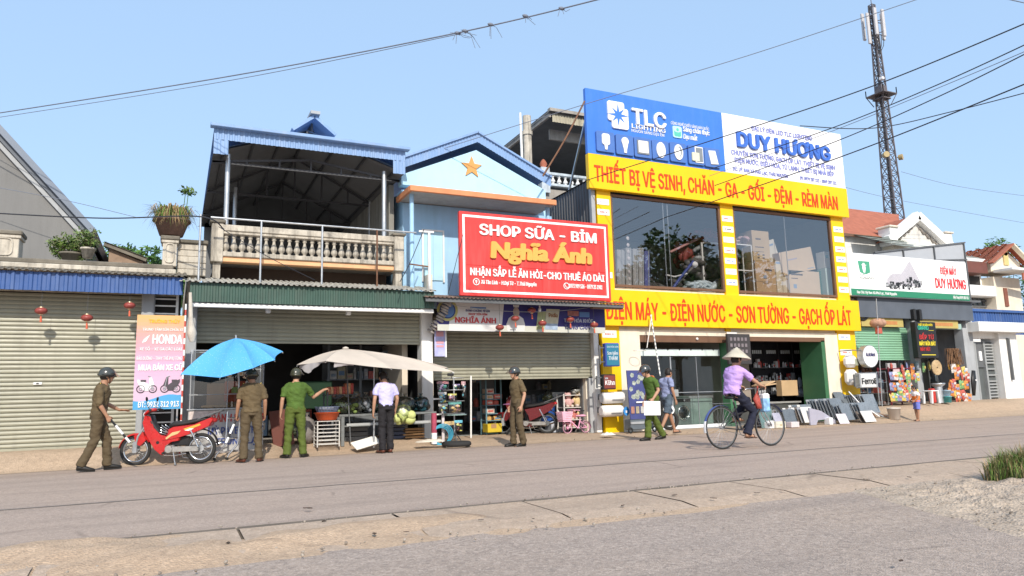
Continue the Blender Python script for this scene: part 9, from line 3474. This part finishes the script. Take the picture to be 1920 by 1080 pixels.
for a,b in zip(lv,lv[1:]):
 wa,wb_=hw(a),hw(b)
 for i in range(4):
  c0,c1=corners[i],corners[(i+1)%4]
  P=lambda c_,w_,zz:(px_m+c_[0]*w_,MYY+c_[1]*w_,zz)
  mb.bar(P(c0,wa,a),P(c0,wb_,b),.085,.085)
  mb.bar(P(c0,wa,a),P(c1,wb_,b),.04,.04)
  mb.bar(P(c1,wa,a),P(c0,wb_,b),.04,.04)
  mb.bar(P(c0,wb_,b),P(c1,wb_,b),.04,.04)
for dx in(-.06,.0,.06):
 mb.tube([(px_m+dx,MYY,0),(px_m+dx,MYY,zt_-.5)],.05,BLACK,6)
part(mb,'lattice',t)
mb=MB(MS)
zp=hz(180)
for z,w_ in((zp,.72),(zp-.3,.42)):
 for i in range(4):
  c0,c1=corners[i],corners[(i+1)%4]
  mb.bar((px_m+c0[0]*w_,MYY+c0[1]*w_,z),(px_m+c1[0]*w_,MYY+c1[1]*w_,z),.07,.07)
  mb.bar((px_m+c0[0]*.72,MYY+c0[1]*.72,zp),(px_m+c0[0]*.72,MYY+c0[1]*.72,zp+.5),.05,.05)
  mb.bar((px_m+c0[0]*.4,MYY+c0[1]*.4,zp-.8),(px_m+c0[0]*.72,MYY+c0[1]*.72,zp),.05,.05)
 mb.box(px_m-w_*.9,px_m+w_*.9,MYY-w_*.9,MYY+w_*.9,z-.02,z)
mb.box(px_m-.3,px_m+.3,MYY-.3,MYY+.3,zp,zp+.7)
mb.box(px_m-.5,px_m-.25,MYY-.6,MYY-.3,zp+1.0,zp+1.2,PLATE,.03)
part(mb,'platform',t)
AN=mat('antenna_grey',(.52,.5,.5),.5,.06)
z1_,z0_=hz(26),hz(72)
for(dx,dy)in((-.75,-.1),(-.42,-.5),(.35,-.55),(.85,-.1),(.7,.4),(-.5,.5)):
 mb=MB(AN)
 h=z1_-z0_
 off=.4 if dx<-.6 else.1
 mb.box(px_m+dx-.13,px_m+dx+.13,MYY+dy-.08,MYY+dy+.08,z0_-off*2,z1_-off,AN,.03)
 part(mb,'antenna',t)
mb=MB(MS)
for z in(z0_+.2,z1_-.9):
 for(dx,dy)in((-.75,-.1),(-.42,-.5),(.35,-.55),(.85,-.1)):
  mb.bar((px_m,MYY,z),(px_m+dx,MYY+dy,z),.05,.05)
mb.tube([(px_m,MYY,zt_),(px_m-.02,MYY,zt_+1.2)],.03,None,6)
for k in range(5):
 mb.tube([(px_m+(k-2)*.3,MYY-.3,z0_),(px_m+(k-2)*.22,MYY-.3,z0_-.8),(px_m,MYY-.2,z0_-1.6)],.025,BLACK,5)
part(mb,'mounts',t)
DI=mat('dish_ochre',(.42,.32,.16),.6)
for sx_ in(-1,1):
 z=hz(294)
 mb=MB(DI)
 mb.cyl((px_m+sx_*.75,MYY-.3,z),(px_m+sx_*.85,MYY-.55,z),.2,.22,DI,16)
 mb.bar((px_m+sx_*.4,MYY-.3,z),(px_m+sx_*.75,MYY-.3,z),.05,.05,MS)
 part(mb,'dish',t)
# -- overhead cables: height above the ground given for every sighted point
CAB=mat('cable_black',(.03,.032,.04),.6,.1)
CABG=mat('cable_grey',(.16,.18,.23),.6,.1)
def cable(label,pts,r,m=CAB,n=40,strands=1):
 P=[gd(px,py,z)for px,py,z in pts]
 out=[]
 K=len(P)
 for i in range(K-1):
  p0,p1,p2,p3=P[max(0,i-1)],P[i],P[i+1],P[min(K-1,i+2)]
  for j in range(n//(K-1)):
   u=j/(n//(K-1))
   out.append(.5*((2*p1)+(p2-p0)*u+(2*p0-5*p1+4*p2-p3)*u*u+(3*p1-p0-3*p2+p3)*u**3))
 out.append(P[-1])
 mb=MB(m)
 r*=.82
 mb.tube(out,r,m,6)
 if strands>1:
  d=[q+Vector((0,0,.03+.02*math.sin(i*.8)))for i,q in enumerate(out)]
  mb.tube(d,r*.8,m,6)
 solo(mb,'overhead_cable',label,'cable',P[0],0,'overhead cables')
 return out
o=cable('thick bundled cable crossing the sky above the balcony house',[(-60,221,7.6),(430,143,7.5),(860,61,7.4),(1150,-8,7.4)],.014,CABG,60)
o2=cable('second thin cable running just below the bundled one over the balcony house',[(-60,229,7.6),(430,151,7.5),(860,64,7.4)],.008,CABG,40)
mb=MB(CABG)
rg=random.Random(2)
for px,py,n in((858,62,7),(872,58,5),(920,46,3),(985,30,4),(1053,16,3)):
 c=gd(px,py,7.4)
 for k in range(n):
  a_=rg.uniform(-1,1)
  L=rg.uniform(.12,.34)
  mb.tube([c,c+Vector((a_*L*.6,0,-L*.35*rg.uniform(-.4,1))),c+Vector((a_*L*1.2,0,-L*rg.uniform(-.2,1)))],.005,None,4)
 mb.sph(c,(.06,.03,.03),None,8,5)
solo(mb,'loose_wire_ends','tangle of loose wire ends tied along the bundled sky cable','wire',gd(872,58,7.4))
cable('thin high cable running from the billboard corner toward the upper right',[(757,302,7.2),(1095,196,8.0),(1400,105,8.6),(1740,-8,9.2)],.010,CABG)
cable('topmost of the heavy cables at the right, crossing the billboard words',[(1100,338,7.0),(1360,255,7.0),(1640,160,7.0),(1960,28,7.0)],.014)
cable('second heavy cable at the right, just above the mast platform',[(1330,318,7.0),(1560,240,7.0),(1760,158,7.0),(1960,66,7.0)],.013)
cable('slim cable between the second and third heavy cables',[(1330,330,7.0),(1560,246,7.0),(1800,148,7.0),(1960,80,7.0)],.008,CABG)
cable('third heavy cable at the right, below the mast platform',[(1340,348,6.8),(1560,268,6.8),(1760,181,6.8),(1960,82,6.8)],.013)
cable('lowest heavy cable, drooping across the right showroom window corner',[(1150,440,6.2),(1360,370,6.2),(1620,278,6.2),(1960,142,6.2)],.015)
cable('crossing cable that meets the lowest heavy one at the right edge',[(1500,236,6.3),(1640,240,6.3),(1790,208,6.3),(1960,164,6.3)],.011)
cable('short cable in the upper right sky corner',[(1860,-8,7.5),(1960,14,7.5)],.01,CABG,10)
cable('distant thin line right of the mast, upper',[(1690,322,12),(1800,350,12),(1960,372,12)],.012,CABG)
cable('distant thin line right of the mast, lower',[(1580,350,11),(1700,378,11),(1960,425,11)],.012,CABG)
cable('low cable along the left roof edge past the terracotta pot',[(-40,398,4.9),(190,409,4.75),(374,406,4.75),(420,430,4.6)],.016)
cable('faint line on the grey gable wall above the low cable',[(-40,345,6.1),(120,375,5.8),(262,409,5.5)],.008,CABG)
cable('drop cable slanting across the balcony front to the green awning',[(410,425,4.5),(500,480,4.0),(590,525,3.6)],.009,CAB)
cable('stay line slanting from the balcony pier down to the tin eave',[(795,430,5.0),(770,490,4.2),(750,528,3.6)],.012,CAB)
cable('stay line left of the red board',[(868,440,4.8),(853,500,4.0),(840,552,3.4)],.009,CAB)
cable('rusty stay rod from the billboard to the terrace rail',[(1096,190,9.2),(1060,260,7.9),(1018,330,6.8)],.03,RUST)
mb=MB(WHITE)
a,b=at(793,434,16.0),at(805,528,16.0)
mb.bar((b.x,16.0,3.5),(b.x,16.0,a.z),.05,.05);mb.bar((a.x-.1,16.0,a.z),(b.x+.12,16.0,a.z),.04,.04)
mb.bar((at(768,495,16.0).x,16.0,at(768,495,16.0).z),(b.x,16.0,at(800,500,16.0).z),.03,.03,RUST)
solo(mb,'pipe_stand','bare white pipe stand on the tin eave left of the red board','frame',(b.x,16.0,3.5))
